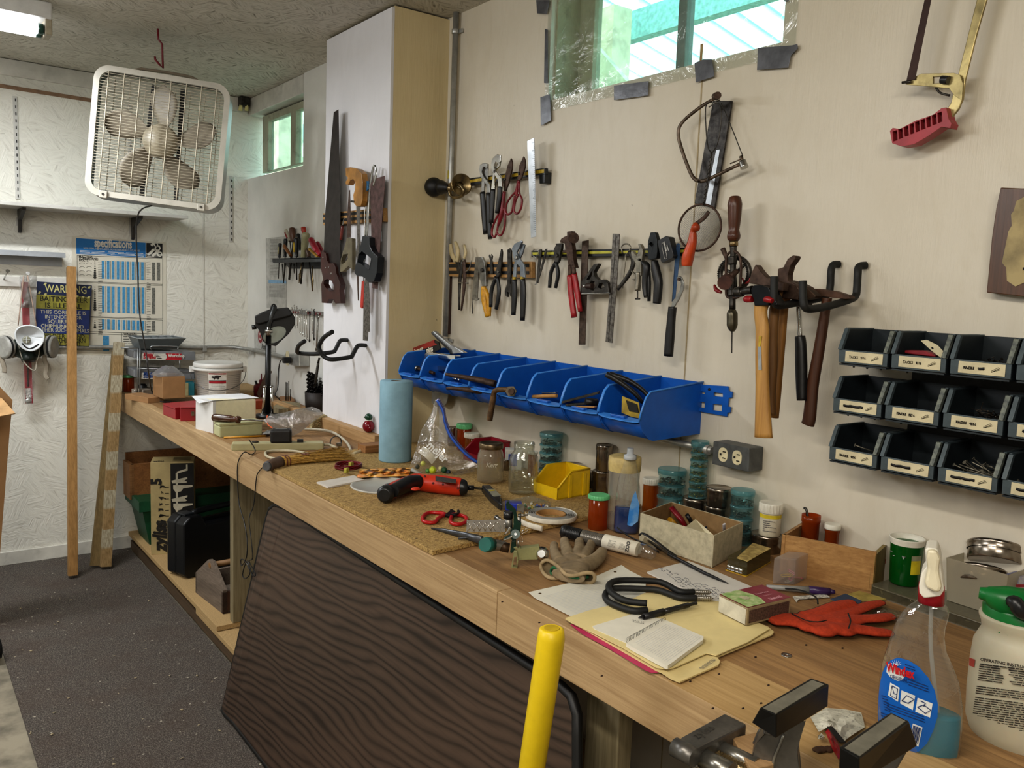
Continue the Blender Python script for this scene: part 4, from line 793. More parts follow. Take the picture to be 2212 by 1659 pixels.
def bottle(label,x,yb,w,yt,h0,mat,cap,name='pill_bottle',capfrac=.16,cat='bottle',group=None,open_=False):
 c,r=base_at(x,yb,w,h0);h=top_h(c,yt);t=thing(name,label,cat,c,group);ch=max(.008,h*capfrac)
 m=M();m.lathe(c,[(r*.86,0),(r*.9,.002),(r*.9,h-ch),(r*.82,h-ch*.8)]if not open_ else[(r*.8,0),(r*.88,.003),(r*.9,h*.95),(r,h*.96),(r,h),(r*.93,h),(r*.82,.004)],24,caps=not open_);m.bd('body',mat,t)
 if cap:
  m=M();m.lathe(c+V((0,0,h-ch)),[(r*.97,0),(r,.001),(r,ch-.002),(r*.95,ch)],24);
  for k in range(0,24,1):
   a=k*PI/12;m.box(c+V((r*math.cos(a),r*math.sin(a),h-ch/2)),(.001,.001,ch*.8))
  m.bd('cap',cap,t)
 return t,c,r,h
def stack(label,x,yb,w,yt,h0,tiers,fill=('7d7560',.6),name='screw_jar_stack',empt=()):
 c,r=base_at(x,yb,w,h0);H=top_h(c,yt);t=thing(name,label,'jar',c,None);lid=H*.09;th=(H-lid)/tiers
 rg=random.Random(int(x));fm=P('fill_'+fill[0],fill[0],.35,fill[1],.3,60)
 for k in range(tiers):
  z=k*th;m=M();m.lathe(c+V((0,0,z)),[(r*.9,0),(r*.93,.001),(r*.93,th*.82),(r,th*.86),(r,th*.99)],28,caps=False);tr=m.bd('tier',tealp,t)
  m=M();m.lathe(c+V((0,0,z)),[(r*.99,-.0005),(r*1.0,.0015),(r*.96,.003)],28);m.bd('rim',tealr,tr)
  if k in empt:continue
  m=M();nb_=26
  for i in range(nb_):
   a=rg.uniform(0,6.28);q_=r*.8*math.sqrt(rg.random());p=c+V((q_*math.cos(a),q_*math.sin(a),z+rg.uniform(.003,th*.5)));d=V((rg.uniform(-1,1),rg.uniform(-1,1),rg.uniform(-.3,.3))).normalized()*r*.22;m.tu([p-d,p+d],r*.05,5);m.lathe(p+d,[(r*.09,0),(r*.07,.001)],6,d)
  o=m.bd('screws',fm,tr);o['kind']='stuff'
 m=M();m.lathe(c+V((0,0,H-lid)),[(r,0),(r*1.02,.001),(r*1.02,lid-.002),(r*.97,lid)],28);m.bd('lid',tealr,t)
 return t
def tin(label,x,yb,w,yt,h0,lidh=.3,name='metal_tin',axis=None,base=None):
 c,r=base_at(x,yb,w,h0)if base is None else base;H=top_h(c,yt)if axis is None else yt;t=thing(name,label,'tin',c,None);ax=axis or(0,0,1);A=V(ax).normalized()
 m=M();m.lathe(c,[(r*.93,0),(r*.96,.0015),(r*.96,H*(1-lidh)),(r*.96,H*(1-lidh)+.001)],28,ax);m.bd('body',tinm,t)
 m=M();m.lathe(c+A*(H*(1-lidh)),[(r,0),(r,H*lidh*.55),(r*1.02,H*lidh*.65),(r*1.0,H*lidh*.92),(r*.96,H*lidh),(r*.9,H*lidh-.0015),(0,H*lidh-.0015)],28,ax,caps=False);m.bd('lid',tinm,t);return t
c,r=base_at(853,1001,70,CT);h=top_h(c,822)
t=thing('paper_towel_roll','light blue paper towel roll standing on end beside the column','paper towel',c)
pt=P('blue_towel','87a9b8',.9,0,.08,14,bump=.4,bs=120);m=M();m.lathe(c,[(.019,h),(r*.97,h),(r,h-.003),(r,.004),(r*.97,0),(.019,0),(.019,h)],36,caps=False);m.bd('roll',pt,t)
m=M();m.lathe(c,[(.019,.001),(.019,h-.001),(.0175,h-.001),(.0175,.001)],20,caps=False);m.bd('cardboard_core',P('core_card','75685a',.9),t)
m=M();m.box((XC-.017,3.30,ZB+.022),(.034,1.05,.044));o=m.bd('ledger_board',wood('ledger','b3936a','8c6c45','y',9),None,bv=.0015);tag(o,'long pale wooden cleat lying against the foot of the column','board')
m=M();m.box((1.385,2.66,ZB+CT+.014),(.10,.06,.026));o=m.bd('wood_offcut',wood('offcut','9c7044','6f4a28','x',9),None,bv=.001);tag(o,'small wood offcut lying left of the blue paper towel roll','offcut')
zm(680,680,5.027)
c=PX(*q((580,1425)),XC-.02);c.z=ZB+.045;s_=WD(c,145/ZM[2])/2
t=thing('duck_figurine','small dark red duck figurine with green head on the bench ledge','figurine',c)
m=M();m.ball(c+V((0,0,s_*.9)),s_,16,(.9,.9,.95));m.ball(c+V((-.002,-.012,s_*.7)),s_*.5,12);m.ball(c+V((.004,.014,s_*.8)),s_*.45,12,(1,1.4,1));m.bd('body',P('glossy_maroon','7a1420',.2),t)
m=M();m.ball(c+V((0,0,s_*2.25)),s_*.58,16);m.ball(c+V((-.008,.010,s_*2.2)),s_*.25,10,(1,1.8,.5));m.bd('head',P('green_head','17402c',.3),t)
m=M();m.lathe(c+V((0,0,s_*1.72)),[(s_*.42,0),(s_*.5,.003),(s_*.42,.006)],14);m.bd('collar',whc,t)
zm(860,860,5.027)
b0_=BT(945,1022,CT);nrm=(CAM-b0_);nrm.z=0;nrm.normalize();nrm=(nrm+V((0,0,.25))).normalized()
BP=lambda p,o=0:PP(*q(p),b0_+nrm*o,nrm)
t=thing('zip_bag','clear plastic zip bag with blue seal standing open on the cork sheet','bag',b0_)
T_,L_,R_=(405,8),(125,790),(870,740)
zip_=[(420,20),(480,130),(505,260),(560,400),(660,530),(760,630),(865,700)]
lft=[(405,10),(360,170),(250,350),(190,560),(130,740),(125,790),(160,840)]
def bagf(off,sgn):
 def f(u,v):
  k=v*6;i=min(5,int(k));a=k-i;l=V(lft[i]).lerp(V(lft[i+1]),a);z=V(zip_[i]).lerp(V(zip_[i+1]),a)+V((25,45))*v
  p=l.lerp(z,u);w_=math.sin(PI*u)*math.sin(PI*min(1,v*1.05));return BP((p.x,p.y),sgn*(off*w_+.006*math.sin(u*11+v*7)*w_))
 return f
m=M();m.grid(bagf(.035,1),16,16);m.bd('front_sheet',film,t)
m=M();m.grid(bagf(.03,-1),16,16);m.bd('rear_sheet',film,t)
m=M();m.grid(lambda u,v:BP((130+700*u,800+50*math.sin(PI*u)-80*u*v),(.035-.07*v)*math.sin(PI*u)),10,4);m.bd('bottom_fold',film,t)
m=M();m.tu([BP(p,.008)for p in zip_],[(.0045,.0012)]*7,6,4,flat=(0,0,1));m.bd('zip_seal',P('zip_blue','2f5bb8',.4),t)
m=M();m.tu([BP((p[0]+25*i/6+8,p[1]-12+30*i/6),.004)for i,p in enumerate(zip_)],[(.006,.0008)]*7,6,4,flat=(0,0,1));m.bd('zip_seal',clear('zip_violet','b9b6d6',.4,.1,body=.4,bodyc='9a98c0'),t)
r_=(BP((470,640))-BP((315,490))).normalized();u_=nrm.cross(r_);m=M();m.text('meijer',BP((305,520),.038),r_,u_,.036,.03,sx=.85);m.bd('lettering',P('bag_print','d2d2cc',.4),t)
t=thing('paper_tag','curled white paper tag inside the plastic zip bag','tag',BP((300,620),0));m=M();m.grid(lambda u,v:BP((215+60*v+150*u,590-70*v+70*u+60*u*u),.004+.01*math.sin(3*u)),8,4);m.bd('paper',P('bag_paper','d9d5c6',.6),t);
rg=random.Random(5)
for i,(x,y,rad,col,nm)in enumerate([(375,780,42,'c9d838','yellow green'),(460,760,26,'d8cf9a','pale cream'),(500,780,36,'2c5a3a','dark green'),(270,710,30,'d6dc6a','light lime'),(320,790,26,'5f9a55','leaf green'),(210,745,26,'2a3a34','black green'),(545,805,28,'2f3d4a','slate')]):
 p=BP((x,y),0);m=M();rr_=WD(p,rad/ZM[2]);m.ball(p,rr_,12,(1,.8,1));m.lathe(p+nrm*rr_*.6,[(rr_*.5,0),(rr_*.55,.003),(rr_*.3,.004)],10,nrm);o=m.bd('foam_plug',P('plug_'+col,col,.6),None);tag(o,nm+' small round foam plug in the bottom of the zip bag','plug')
t_=thing('glue_tube','white and grey tube lying in the bottom of the zip bag','tube',BP((200,800),0));m=M();m.tu([BP((140,775),.004),BP((250,830),.004)],.006,10);m.bd('body',P('tube_grey','a9a8a0',.4),t_);m=M();m.tu([BP((250,830),.004),BP((285,838),.004)],.004,8);m.bd('nozzle',whc,t_)
tin('small steel tin partly hidden behind the amber bottles beside the zip bag',977,958,22,922,CT,.4)
bottle('tall amber bottle with mint green lid behind the plastic zip bag',1001.5,966,33,915,CT,amber,grn,capfrac=.18)
bottle('short amber bottle with white lid between the zip bag and the red bin',1018,978,33,935,CT,amber2,whc,capfrac=.24)
def akro(name,label,colm,pts,ctr,sz,rot,h0,par=None):
 """open-front bin: size (w, d, h) at ctr, front toward local -y"""
 w,d,h=sz;R=Matrix.Rotation(rot,3,'Z');c=BT(*ctr,h0)if len(ctr)==2 else V(ctr);t=thing(name,label,'bin',c);L=lambda x,y,z:c+R@V((x,y,z))
 for sx in(-1,1):
  m=M();x=sx*w/2;m.pz([L(x,-d/2,0),L(x,d/2,0),L(x,d/2,h),L(x,-d*.1,h),L(x,-d/2,h*.42)],(R@V((-sx*.003,0,0))));s_=m.bd('side_wall',colm,t,bv=.0008)
  m=M();m.tu([L(x,d/2,h),L(x,-d*.1,h),L(x,-d/2,h*.42)],.003,6);m.bd('rim',colm,s_)
  for yy in(-d*.12,d*.32):m=M();m.box(L(x+sx*.002,yy,h*.45),(.005,.012,h*.85),R);m.bd('rib',colm,s_,bv=.001)
 m=M();m.box(L(0,-d/2+.0015,h*.21),(w,.003,h*.42),R);m.bd('front_wall',colm,t);m=M();m.box(L(0,d/2-.0015,h/2),(w,.003,h),R);m.bd('back_wall',colm,t);m=M();m.box(L(0,0,.002),(w,d,.003),R);m.bd('bottom',colm,t);m=M();m.tu([L(-w/2,d/2,h),L(w/2,d/2,h)],.003,6);m.bd('rim',colm,t)
 return t
akro('small_bin','dark red plastic bin behind the lidded mason jar',P('red_bin','8e1a2a',.4),None,wallpt(1050,1.655,CT),(.105,.12,.068),math.radians(-88),CT)
c=wallpt(1108,1.655,CT);t=thing('carton','small white carton with blue print between the two glass jars','carton',c);R=Matrix.Rotation(math.radians(-35),3,'Z');m=M();m.box(c+V((0,0,.034)),(.055,.045,.068),R);m.bd('box',P('carton_white','c2c0b8',.6),t,bv=.001)
m=M();m.box(c+V((0,0,.034))+R@V((-.003,-.0232,0)),(.028,.001,.04),R);m.bd('printed_panel',P('print_blue','2347a0',.5),t)
def jar(label,x,yb,w,yt,neck,mat,lidmat,h0=CT):
 c,r=base_at(x,yb,w,h0);H=top_h(c,yt);n_=r*neck;t=thing('glass_jar',label,'jar',c)
 lh=.014;body=[(r*.85,.001),(r*.97,.004),(r,.012),(r,H*.66),(r*.97,H*.72),(n_*.98,H*.83),(n_,H*.86),(n_,H)]
 m=M();m.lathe(c,body+[(n_-.003,H),(n_-.003,H*.84),(r-.003,H*.68),(r-.003,.006),(0,.005)],32,caps=False)
 for k in(.9,.95):m.lathe(c,[(n_,H*k),(n_+.0012,H*k+.0015),(n_,H*k+.003)],32,caps=False)
 m.bd('glass',mat,t)
 if lidmat:
  m=M();m.lathe(c+V((0,0,H*.87)),[(n_+.002,0),(n_+.003,.002),(n_+.0025,lh),(n_+.001,lh+.003),(n_*.93,lh+.003),(n_*.9,lh+.0015),(0,lh+.0015)],32,caps=False);m.bd('screw_lid',lidmat,t)
 return t,c,r,H
t,c,r,H=jar('mason jar with a dull brass screw lid beside the zip bag',1058,1047,57,957,.86,dusty,P('brass_lid','84735a',.35,.85,.2))
m=M();d=(CAM-c);d.z=0;d.normalize();u_=V((0,0,1));r_=u_.cross(d);m.text('Kerr',c+d*(r+.0006)+V((0,0,H*.45))-r_*.014,r_,u_,.02,.01,sx=.9,shear=.3);m.bd('embossing',P('emboss','b9b2a2',.3),t)
t,c,r,H=jar('tall open glass jar without a lid left of the yellow bin',1128.5,1072,63,955,.70,glassm,None)
bottle('small amber bottle tipped up behind the tall glass jar',1149,1030,22,975,CT,amber2,whc,capfrac=.1)
tin('little low steel tin standing between the mason jar and the tall glass jar',1092,1017,20,992,CT,.5)
stack('stack of five teal tinted screw jars behind the yellow bin',1187,1026,49,934,CT,5,('6c6455',.8))
tin('wide low steel tin with a flat lid right of the first teal jar stack',1234,1022,50,1002,CT,.4)
tin('smaller low steel tin behind the right end of the yellow bin',1261,1032,35,1016,CT,.5)
tin('steel canister under the narrow steel tin, beside the frosted jar',1298,1068,42,1016,0,.2)
tin('tall narrow steel tin standing on top of another tin behind the frosted jar',1303.5,1020,37,960,above(1298,1068,42,1016),.22)
c=BT(1207,1090,CT)
akro('small_bin','bright yellow open fronted plastic bin on the cork sheet',P('yellow_bin','d9b418',.4,0,.06),None,(1212,1066),(.105,.125,.078),math.radians(-88),CT)
def pill(label,x,yb,w,yt,h0=0,**k):return bottle(label,x,yb,w,yt,h0,amber,grn,**k)
pill('amber bottle with a mint green lid in front of the frosted jar',1290,1148,46,1068,0,capfrac=.12)
c,r=base_at(1342,1150,66,0);H=top_h(c,985);t=thing('frosted_jar','tall cloudy plastic jar with a scalloped cream lid behind the soap bottle','jar',c)
m=M();m.lathe(c,[(r*.95,0),(r*.98,.003),(r,H*.8),(r,H*.84)],28);m.bd('body',frost,t)
m=M();N=36;pr=[]
for k,(rr_,hh)in enumerate([(r*1.02,H*.80),(r*1.05,H*.9),(r*1.03,H*.99),(r*.95,H)]):pr.append([(rr_*(1+.02*(-1)**i)*math.cos(2*PI*i/N),rr_*(1+.02*(-1)**i)*math.sin(2*PI*i/N),hh)for i in range(N)])
vs=[c+V(p)for R_ in pr for p in R_];m.add(vs,[(k*N+i,k*N+(i+1)%N,(k+1)*N+(i+1)%N,(k+1)*N+i)for k in range(3)for i in range(N)]+[tuple(range(3*N,4*N))],True);m.bd('scalloped_lid',P('cream_lid','c2ad74',.6,0,.15),t)
c,r=base_at(1352,1158,56,0);H=top_h(c,968);d=(CAM-c);d.z=0;d.normalize();sd=V((0,0,1)).cross(d)
t=thing('soap_bottle','clear squeeze bottle one third full of blue dish soap','bottle',c)
def ell(m,prof,fl=.6,n=24,off=V((0,0,0))):
 vs=[c+off+sd*(a*math.cos(2*PI*k/n))+d*(a*f_*math.sin(2*PI*k/n))+V((0,0,z))for a,z,f_ in prof for k in range(n)]
 m.add(vs,[(i*n+k,i*n+(k+1)%n,(i+1)*n+(k+1)%n,(i+1)*n+k)for i in range(len(prof)-1)for k in range(n)]+[tuple(range(n))[::-1],tuple(range((len(prof)-1)*n,len(prof)*n))],True)
m=M();ell(m,[(r*.95,0,.6),(r,.006,.6),(r*.98,H*.3,.6),(r*.9,H*.5,.6),(r*.78,H*.65,.7),(r*.55,H*.8,.9),(r*.42,H*.87,1),(r*.42,H*.9,1)]);m.bd('body',clear('bottle_clear','fcfdfd',.8,.03,wr=.15,ws=20,body=.02),t)
m=M();ell(m,[(r*.9,.002,.6),(r*.95,.008,.6),(r*.93,H*.30,.6),(r*.92,H*.305,.6)]);m.bd('soap',P('soap_blue','12356b',.12),t)
m=M();m.lathe(c+V((0,0,H*.87)),[(r*.48,0),(r*.5,.001),(r*.48,H*.05),(r*.26,H*.06),(r*.24,H*.13)],20);m.bd('cap',P('cap_clear','a9adb0',.3),t)
m=M();pts=[(a,z)for a,z in((.05,.12),(.35,.10),(.85,.16),(.9,.35),(.55,.52),(.35,.45),(.15,.3))];m.pz([c+sd*(a*r)+d*(r*.60*math.sqrt(max(0,1-a*a*.8))+.001)+V((0,0,z*H))for a,z in pts],d*.0008);m.bd('label',P('soap_label','3c82c8',.35,0,.25,30,c2='8fb8dc'),t)
bottle('amber bottle with white lid right of the soap bottle',1403,1105,36,1032,0,amber2,whc,capfrac=.18)
stack('wide teal jar stack of four tiers left of the slim stack',1446,1108,60,1012,0,4,('77705f',.8),empt=(0,1))
tin('dark steel tin supporting the slim teal jar stack',1497,1115,52,1074,0,.35)
stack('slim tall teal jar stack of seven tiers filled with brass screws',1505,1078,38,952,above(1497,1115,52,1074),7,('a38a45',.7))
tin('large steel tin stacked on another tin beside the slim jar stack',1551,1098,56,1052,above(1545,1132,56,1090),.4)
tin('steel tin under the large one, behind the white carton tray',1545,1132,56,1090,0,.35)
stack('teal jar stack of four tiers behind the right end of the carton tray',1597,1180,50,1057,0,4,('6f685a',.8))
tin('wide steel tin under the white lidded bottle with printed label',1653,1190,66,1152,0,.4)
t,c,r,H=bottle('white lidded bottle with yellow and white printed label on a steel tin',1661,1162,50,1085,above(1653,1190,66,1152),P('label_white','c4bda9',.5),whc,capfrac=.30)
d=(CAM-c);d.z=0;d.normalize();sd2=V((0,0,1)).cross(d)
m=M();m.lathe(c,[(r*.915,H*.56),(r*.915,H*.67)],24,caps=False);m.bd('yellow_band',P('label_yellow','c9b52e',.5),t)
m=M();m.lines(c+d*(r*.93)+V((0,0,H*.5))-sd2*(r*.55),sd2,(0,0,1),r*1.1,6,H*.06,H*.018);m.bd('printed_text',P('print_grey','55525a',.6),t)
zm(1240,920,5.027)
t=thing('cardboard_tray','open white cardboard tray box holding knives and paper in front of the jars','box',BT(1490,1190))
e1=BT(1380,1172);e2=BT(1538,1227);e3=BT(1601,1194);Ht=HT(e2,1157)-ZB;e4=e1+(e3-e2);A=(e2-e1);B=(e3-e2);cw=P('tray_white','b5ac92',.7,0,.12,60,dirt=.2,bs=80,bump=.1);ci=P('tray_inside','8b6f49',.8)
for nm,a,b in(('front_side',e1,e2),('right_side',e2,e3),('rear_side',e3,e4),('left_side',e4,e1)):
 m=M().mat(cw);dd=(b-a);inn=V((0,0,1)).cross(dd).normalized()*.002;m.pz([a,b,b+V((0,0,Ht)),a+V((0,0,Ht))],inn);m.mat(ci);m.pz([a+inn*1.02,b+inn*1.02,b+inn*1.02+V((0,0,Ht-.001)),a+inn*1.02+V((0,0,Ht-.001))],inn*.1);m.bd(nm,None,t)
m=M();m.pz([e1,e2,e3,e4],(0,0,.002));m.bd('bottom',ci,t)
def itm(name,label,cat,pts,hs,r,mat,n=8,sm=0,flat=None,group=None):
 m=M();P3=[BT(x,y,h)for(x,y),h in zip(pts,hs)];m.tu(P3,r,n,sm,flat=flat);o=m.bd(name,mat,None);return tag(o,label,cat,group)
itm('utility_knife','red utility knife handle leaning in the cardboard tray','knife',[(1450,1096),(1472,1122),(1482,1140)],(.075,.05,.03),[(.006,.010)]*3,P('knife_red','7c1420',.35),flat=(0,0,1))
itm('tape_cutter','yellow and black small cutter lying in the cardboard tray','cutter',[(1447,1122),(1462,1134)],(.05,.035),[(.006,.012),(.005,.010)],P('cutter_yellow','a97c1c',.4),flat=(0,0,1))
itm('marker_pen','short black marker leaning inside the cardboard tray','marker',[(1484,1112),(1496,1132)],(.06,.035),.0055,blk)
itm('thermometer','thin upright white thermometer strip at the right end of the tray','thermometer',[(1564,1132),(1565,1158)],(.075,.02),[(.004,.002)]*2,P('thermo','a9a5a8',.3),flat=(1,0,0))
m=M();m.pz([BT(1480,1140,.05),BT(1502,1122,.055),BT(1545,1160,.035),BT(1530,1160,.03)],(0,0,.001));o=m.bd('paper_scrap',lab);tag(o,'folded cream paper slip lying in the cardboard tray','paper')
itm('steel_ball','small shiny steel fitting lying in the cardboard tray','fitting',[(1524,1140),(1528,1148)],(.04,.03),.005,chrome)
zm(1360,1040,3.687)
t=thing('blister_box','clear plastic box with yellow card and shiny ball nuts beside the tray','box',BT(1615,1235))
f1,f2,f3=BT(1567,1232),BT(1612,1247),BT(1666,1215);hb=.03;f4=f1+f3-f2;m=M();m.pz([f1,f2,f3,f4],(0,0,.002));m.bd('card',P('card_yel','b8952a',.5,0,.2,40),t)
m=M();g=[(p-(f1+f3)/2)*.94+(f1+f3)/2+V((0,0,.002))for p in(f1,f2,f3,f4)];m.pz(g,(0,0,hb));m.bd('clear_cover',clear('blister_clear','b9b08a',.5,.05,body=.25,bodyc='8f855c'),t)
m=M();g2=[V((p.x,p.y,ZB+hb+.0035))for p in g];m.pz([g2[1].lerp(g2[0],.55),g2[1],g2[2],g2[2].lerp(g2[3],.95)],(0,0,.001));m.bd('top_label',P('card_yel2','b9a468',.5,0,.3,60,c2='6e5420'),t)
for i in range(4):p=g[0].lerp(g[1],.2+.2*i)+V((0,.004,.008));m=M();m.ball(p,.006,12);m.lathe(p-V((0,0,.006)),[(.0066,0),(.0066,.002)],12);o=m.bd('ball_nut',chrome);tag(o,'shiny chrome ball nut packed in the clear yellow box','nut','chrome ball nuts in the clear box')
t=thing('clip_cube','frosted plastic cube with a few pink and yellow paper clips inside','box',BT(1705,1262))
a_,b_,c_2=BT(1668,1261),BT(1716,1264),BT(1746,1248);hc=HT(b_,1208)-ZB;d_=a_+c_2-b_;m=M();m.pz([a_,b_,c_2,d_],(0,0,hc));m.bd('cube',clear('cube_frost','ece8e4',.2,.3,body=.25,bodyc='e2dad4'),t,bv=.002)
mid=(a_+c_2)/2
def clip(loc,rz,rx,col,label):
 m=M();s=.008;pts=[(-s*1.6,-s*.4),(s*1.2,-s*.4),(s*1.6,0),(s*1.2,s*.4),(-s*1.4,s*.4),(-s*1.8,.0),(-s*1.4,-s*.25),(s*.8,-s*.25),(s,0),(s*.8,s*.22),(-s*.8,s*.22)]
 R=Matrix.Rotation(rz,3,'Z')@Matrix.Rotation(rx,3,'X');m.tu([loc+R@V((x,y,0))for x,y in pts],.0007,5,2);o=m.bd('paper_clip',P('clip_'+col,col,.35));tag(o,label,'paper clip')
clip(mid+V((0,0,.006)),.5,.4,'c2527a','deep pink paper clip at the bottom of the frosted cube');clip(mid+V((.004,.002,.018)),1.2,1.2,'d08a9a','pale pink paper clip standing up in the frosted cube');clip(mid+V((-.008,.004,.012)),-.4,.6,'c9b050','yellow paper clip in the frosted cube');clip(mid+V((.010,-.004,.007)),2.2,.3,'d46f8f','pink paper clip at the right side of the frosted cube');clip(mid+V((-.014,-.006,.004)),.1,.1,'9c9a90','grey paper clip lying at the left of the frosted cube')
t=thing('wooden_box','long unpainted wooden box holding amber bottles behind the frosted cube','box',BT(1780,1270))
p1,p2,p3=BT(1684,1238),BT(1884,1282),BT(1932,1232);Hw=HT(p2,1194)-ZB;p4=p1+p3-p2;wb=wood('box_pine','ab8553','825c33','y',9,.55,.15,8)
for nm,a,b in(('front_board',p1,p2),('right_board',p2,p3),('rear_board',p3,p4),('left_board',p4,p1)):
 m=M();inn=V((0,0,1)).cross(b-a).normalized()*.007;m.pz([a,b,b+V((0,0,Hw if nm!='right_board' else Hw*.93)),a+V((0,0,Hw if nm!='right_board' else Hw*.93))],inn);m.bd(nm,wb if nm!='right_board' else wood('box_end','8d7a46','66562f','z',9),t,bv=.0008)
m=M();m.pz([p1,p2,p3,p4],(0,0,.005));m.bd('bottom',wb,t)
st=(p2+p3)/2+V((0,0,Hw*.55));nx_=V((0,0,1)).cross(p3-p2).normalized()*-1;sd3=(p3-p2).normalized();m=M();m.pz([st-nx_*-.0005+sd3*(.009*(1 if k%2==0 else .55)*math.cos(k*PI/5+1.57))+V((0,0,.009*(1 if k%2==0 else .55)*math.sin(k*PI/5+1.57)))for k in range(10)],nx_*.0006);m.bd('star_sticker',P('star_red','9c3420',.6),t)
bx=p4.lerp(p1,.3);bx2=p4.lerp(p3,.18)
def loose_bottle(label,c,r,h,mat,cap=None,open_=False):
 t=thing('pill_bottle',label,'bottle',c);m=M();m.lathe(c,[(r*.85,0),(r*.9,.002),(r*.92,h*.84),(r,h*.86),(r,h),(r*.93,h),(r*.84,.004),(0,.004)],24,caps=False);m.bd('body',mat,t)
 if cap:m=M();m.lathe(c+V((0,0,h)),[(r*1.05,-.008),(r*1.08,-.006),(r*1.08,.002),(r,.004)],24);m.bd('cap',cap,t)
 return t
c=PZ(1741,1168,ZB+.006);c=p1.lerp(p4,.5)+(p2-p1).normalized()*.03;c.z=ZB+.006
loose_bottle('open amber bottle with a black bit sticking out, in the wooden box',c,.021,HT(c,1112)-c.z,amber,None)
m=M();tp=V((c.x,c.y,HT(c,1108)));m.tu([c+V((0,0,.05)),tp+V((0,.012,0)),tp+V((0,.02,.006))],.003,8,3);o=m.bd('drill_bit',dsteel);tag(o,'black hooked bit standing in the open amber bottle','bit')
c=p1.lerp(p4,.5)+(p2-p1).normalized()*.078;c.z=ZB+.006;loose_bottle('small amber bottle with white printed cap in the wooden box',c,.0165,HT(c,1135)-c.z,amber,whc)
for i in range(5):
 c=p1.lerp(p4,.45)+(p2-p1).normalized()*(.13+.014*i);c.z=ZB+.03+.003*(i%2);m=M();m.tu([c,c+V((.01,.02*(-1)**i,.01))],.0016,6);m.lathe(c,[(.004,0),(.003,.002)],8);o=m.bd('loose_screw',brass);tag(o,'loose brass screw lying in the wooden box','screw','loose screws in the wooden box')
zm(1780,1100,2.968)
t=thing('parts_organizer','long flat clear lidded parts organizer along the wall behind the spray bottle','organizer',BT(2010,1330))
o1,o2=BT(1882,1285),BT(2118,1368);ho=HT(o1,1262)-ZB;dv=(o2-o1).normalized();nv=V((0,0,1)).cross(dv).normalized()
if nv.x<0:nv=-nv
o2=o1+dv*((o2-o1).length+.25);o3=o2+nv*.20;o4=o1+nv*.20
k_=(XW-.004-max(o3.x,o4.x));
m=M();m.pz([o1,o2,o3,o4],(0,0,.003));m.bd('base',P('org_base','6a655a',.5),t)
m=M();L_=(o2-o1).length
for i in range(9):
 a=o1+dv*(L_*i/8);m.beam(a+V((0,0,ho/2)),a+nv*.2+V((0,0,ho/2)),.0015,ho-.004)
for a,b in((o1,o2),(o4,o3)):m.beam(a+V((0,0,ho/2)),b+V((0,0,ho/2)),.0015,ho-.004)
m.bd('divider_tray',clear('org_clear','e6e4d8',.4,.08,body=.2,bodyc='8d8874'),t)
m=M();m.pz([p+V((0,0,ho))for p in(o1-nv*.002,o2-nv*.002,o3,o4)],(0,0,-.0035));m.bd('lid',clear('org_lid','dcd8c6',.3,.2,body=.35,bodyc='a8a28c'),t,bv=.001)
rg=random.Random(9)
for i in range(40):
 a=o1+dv*(L_*(.02+.96*rg.random()))+nv*rg.uniform(.008,.05)+V((0,0,rg.uniform(.006,ho*.6)));m=M();an=rg.uniform(0,3);R=Euler((rg.uniform(-1,1),an,an)).to_matrix()
 if i==0:
  m.tu([V((.006*math.cos(k*PI/8),.006*math.sin(k*PI/8),0))+a for k in range(16)],.0013,6,closed=True);ring0=m.bd('metal_ring',chrome);tag(ring0,'shiny metal ring in a compartment of the clear organizer','ring','metal rings in the organizer')
 else:o=ring0.copy();COL.objects.link(o);o.location=a;o.rotation_euler=(rg.uniform(-1,1),rg.uniform(-1,1),an)
zt=ZB+ho+.001
c=PZ(1964,1268,zt);c=c+V((.015,.02,0));r=WD(c,34);H=HT(c,1160)-zt
t=thing('green_tumbler','translucent green tumbler with white rim and yellow label full of long screws','tumbler',c);gm=clear('green_clear','1d7a34',.35,.08,body=.4,bodyc='128a30')
m=M();m.lathe(c,[(r*.82,0),(r*.86,.003),(r*.98,H*.86),(r*.98,H*.88)],28);m.bd('cup',gm,t)
m=M();m.lathe(c+V((0,0,H*.86)),[(r*.98,0),(r*1.0,H*.05),(r*1.06,H*.12),(r*1.06,H*.135),(r*.98,H*.135),(r*.93,.001)],28,caps=False);m.bd('rim_ring',whc,t)
d=(CAM-c);d.z=0;d.normalize();sx_=V((0,0,1)).cross(d)
m=M().mat(P('green_label','bfae25',.5));m.grid(lambda u,v:c+(d*math.cos(.35+.75*u)+sx_*math.sin(.35+.75*u))*(r*.955)+V((0,0,H*(.28+.4*v))),6,2)
m.mat(P('green_label_grey','8d8c72',.5)).grid(lambda u,v:c+(d*math.cos(.35+.75*u)+sx_*math.sin(.35+.75*u))*(r*.97)+V((0,0,H*(.58+.1*v))),6,2);m.bd('label',None,t)
rg=random.Random(2)
for i in range(16):
 a=rg.uniform(0,6.28);q_=r*.6*rg.random();p=c+V((q_*math.cos(a),q_*math.sin(a),.004));
 if i==0:m=M();m.tu([p,p+V((.006,.006,H*.55))],.0016,6);m.lathe(p+V((.006,.006,H*.55)),[(.004,0),(.004,.002)],8);sc0=m.bd('long_screw',steel);tag(sc0,'long screw standing inside the green tumbler','screw','long screws in the green tumbler')
 else:o=sc0.copy();COL.objects.link(o);o.location=p+V((.002,.002,rg.uniform(0,.01)));o.rotation_euler=(rg.uniform(-.25,.25),rg.uniform(-.25,.25),a)
t=thing('plastic_tub','cloudy rectangular plastic tub with bright tins tilted in it','tub',BT(2120,1300));tb=clear('tub_cloudy','e6e2d6',.25,.25,body=.5,bodyc='c9c2b0')
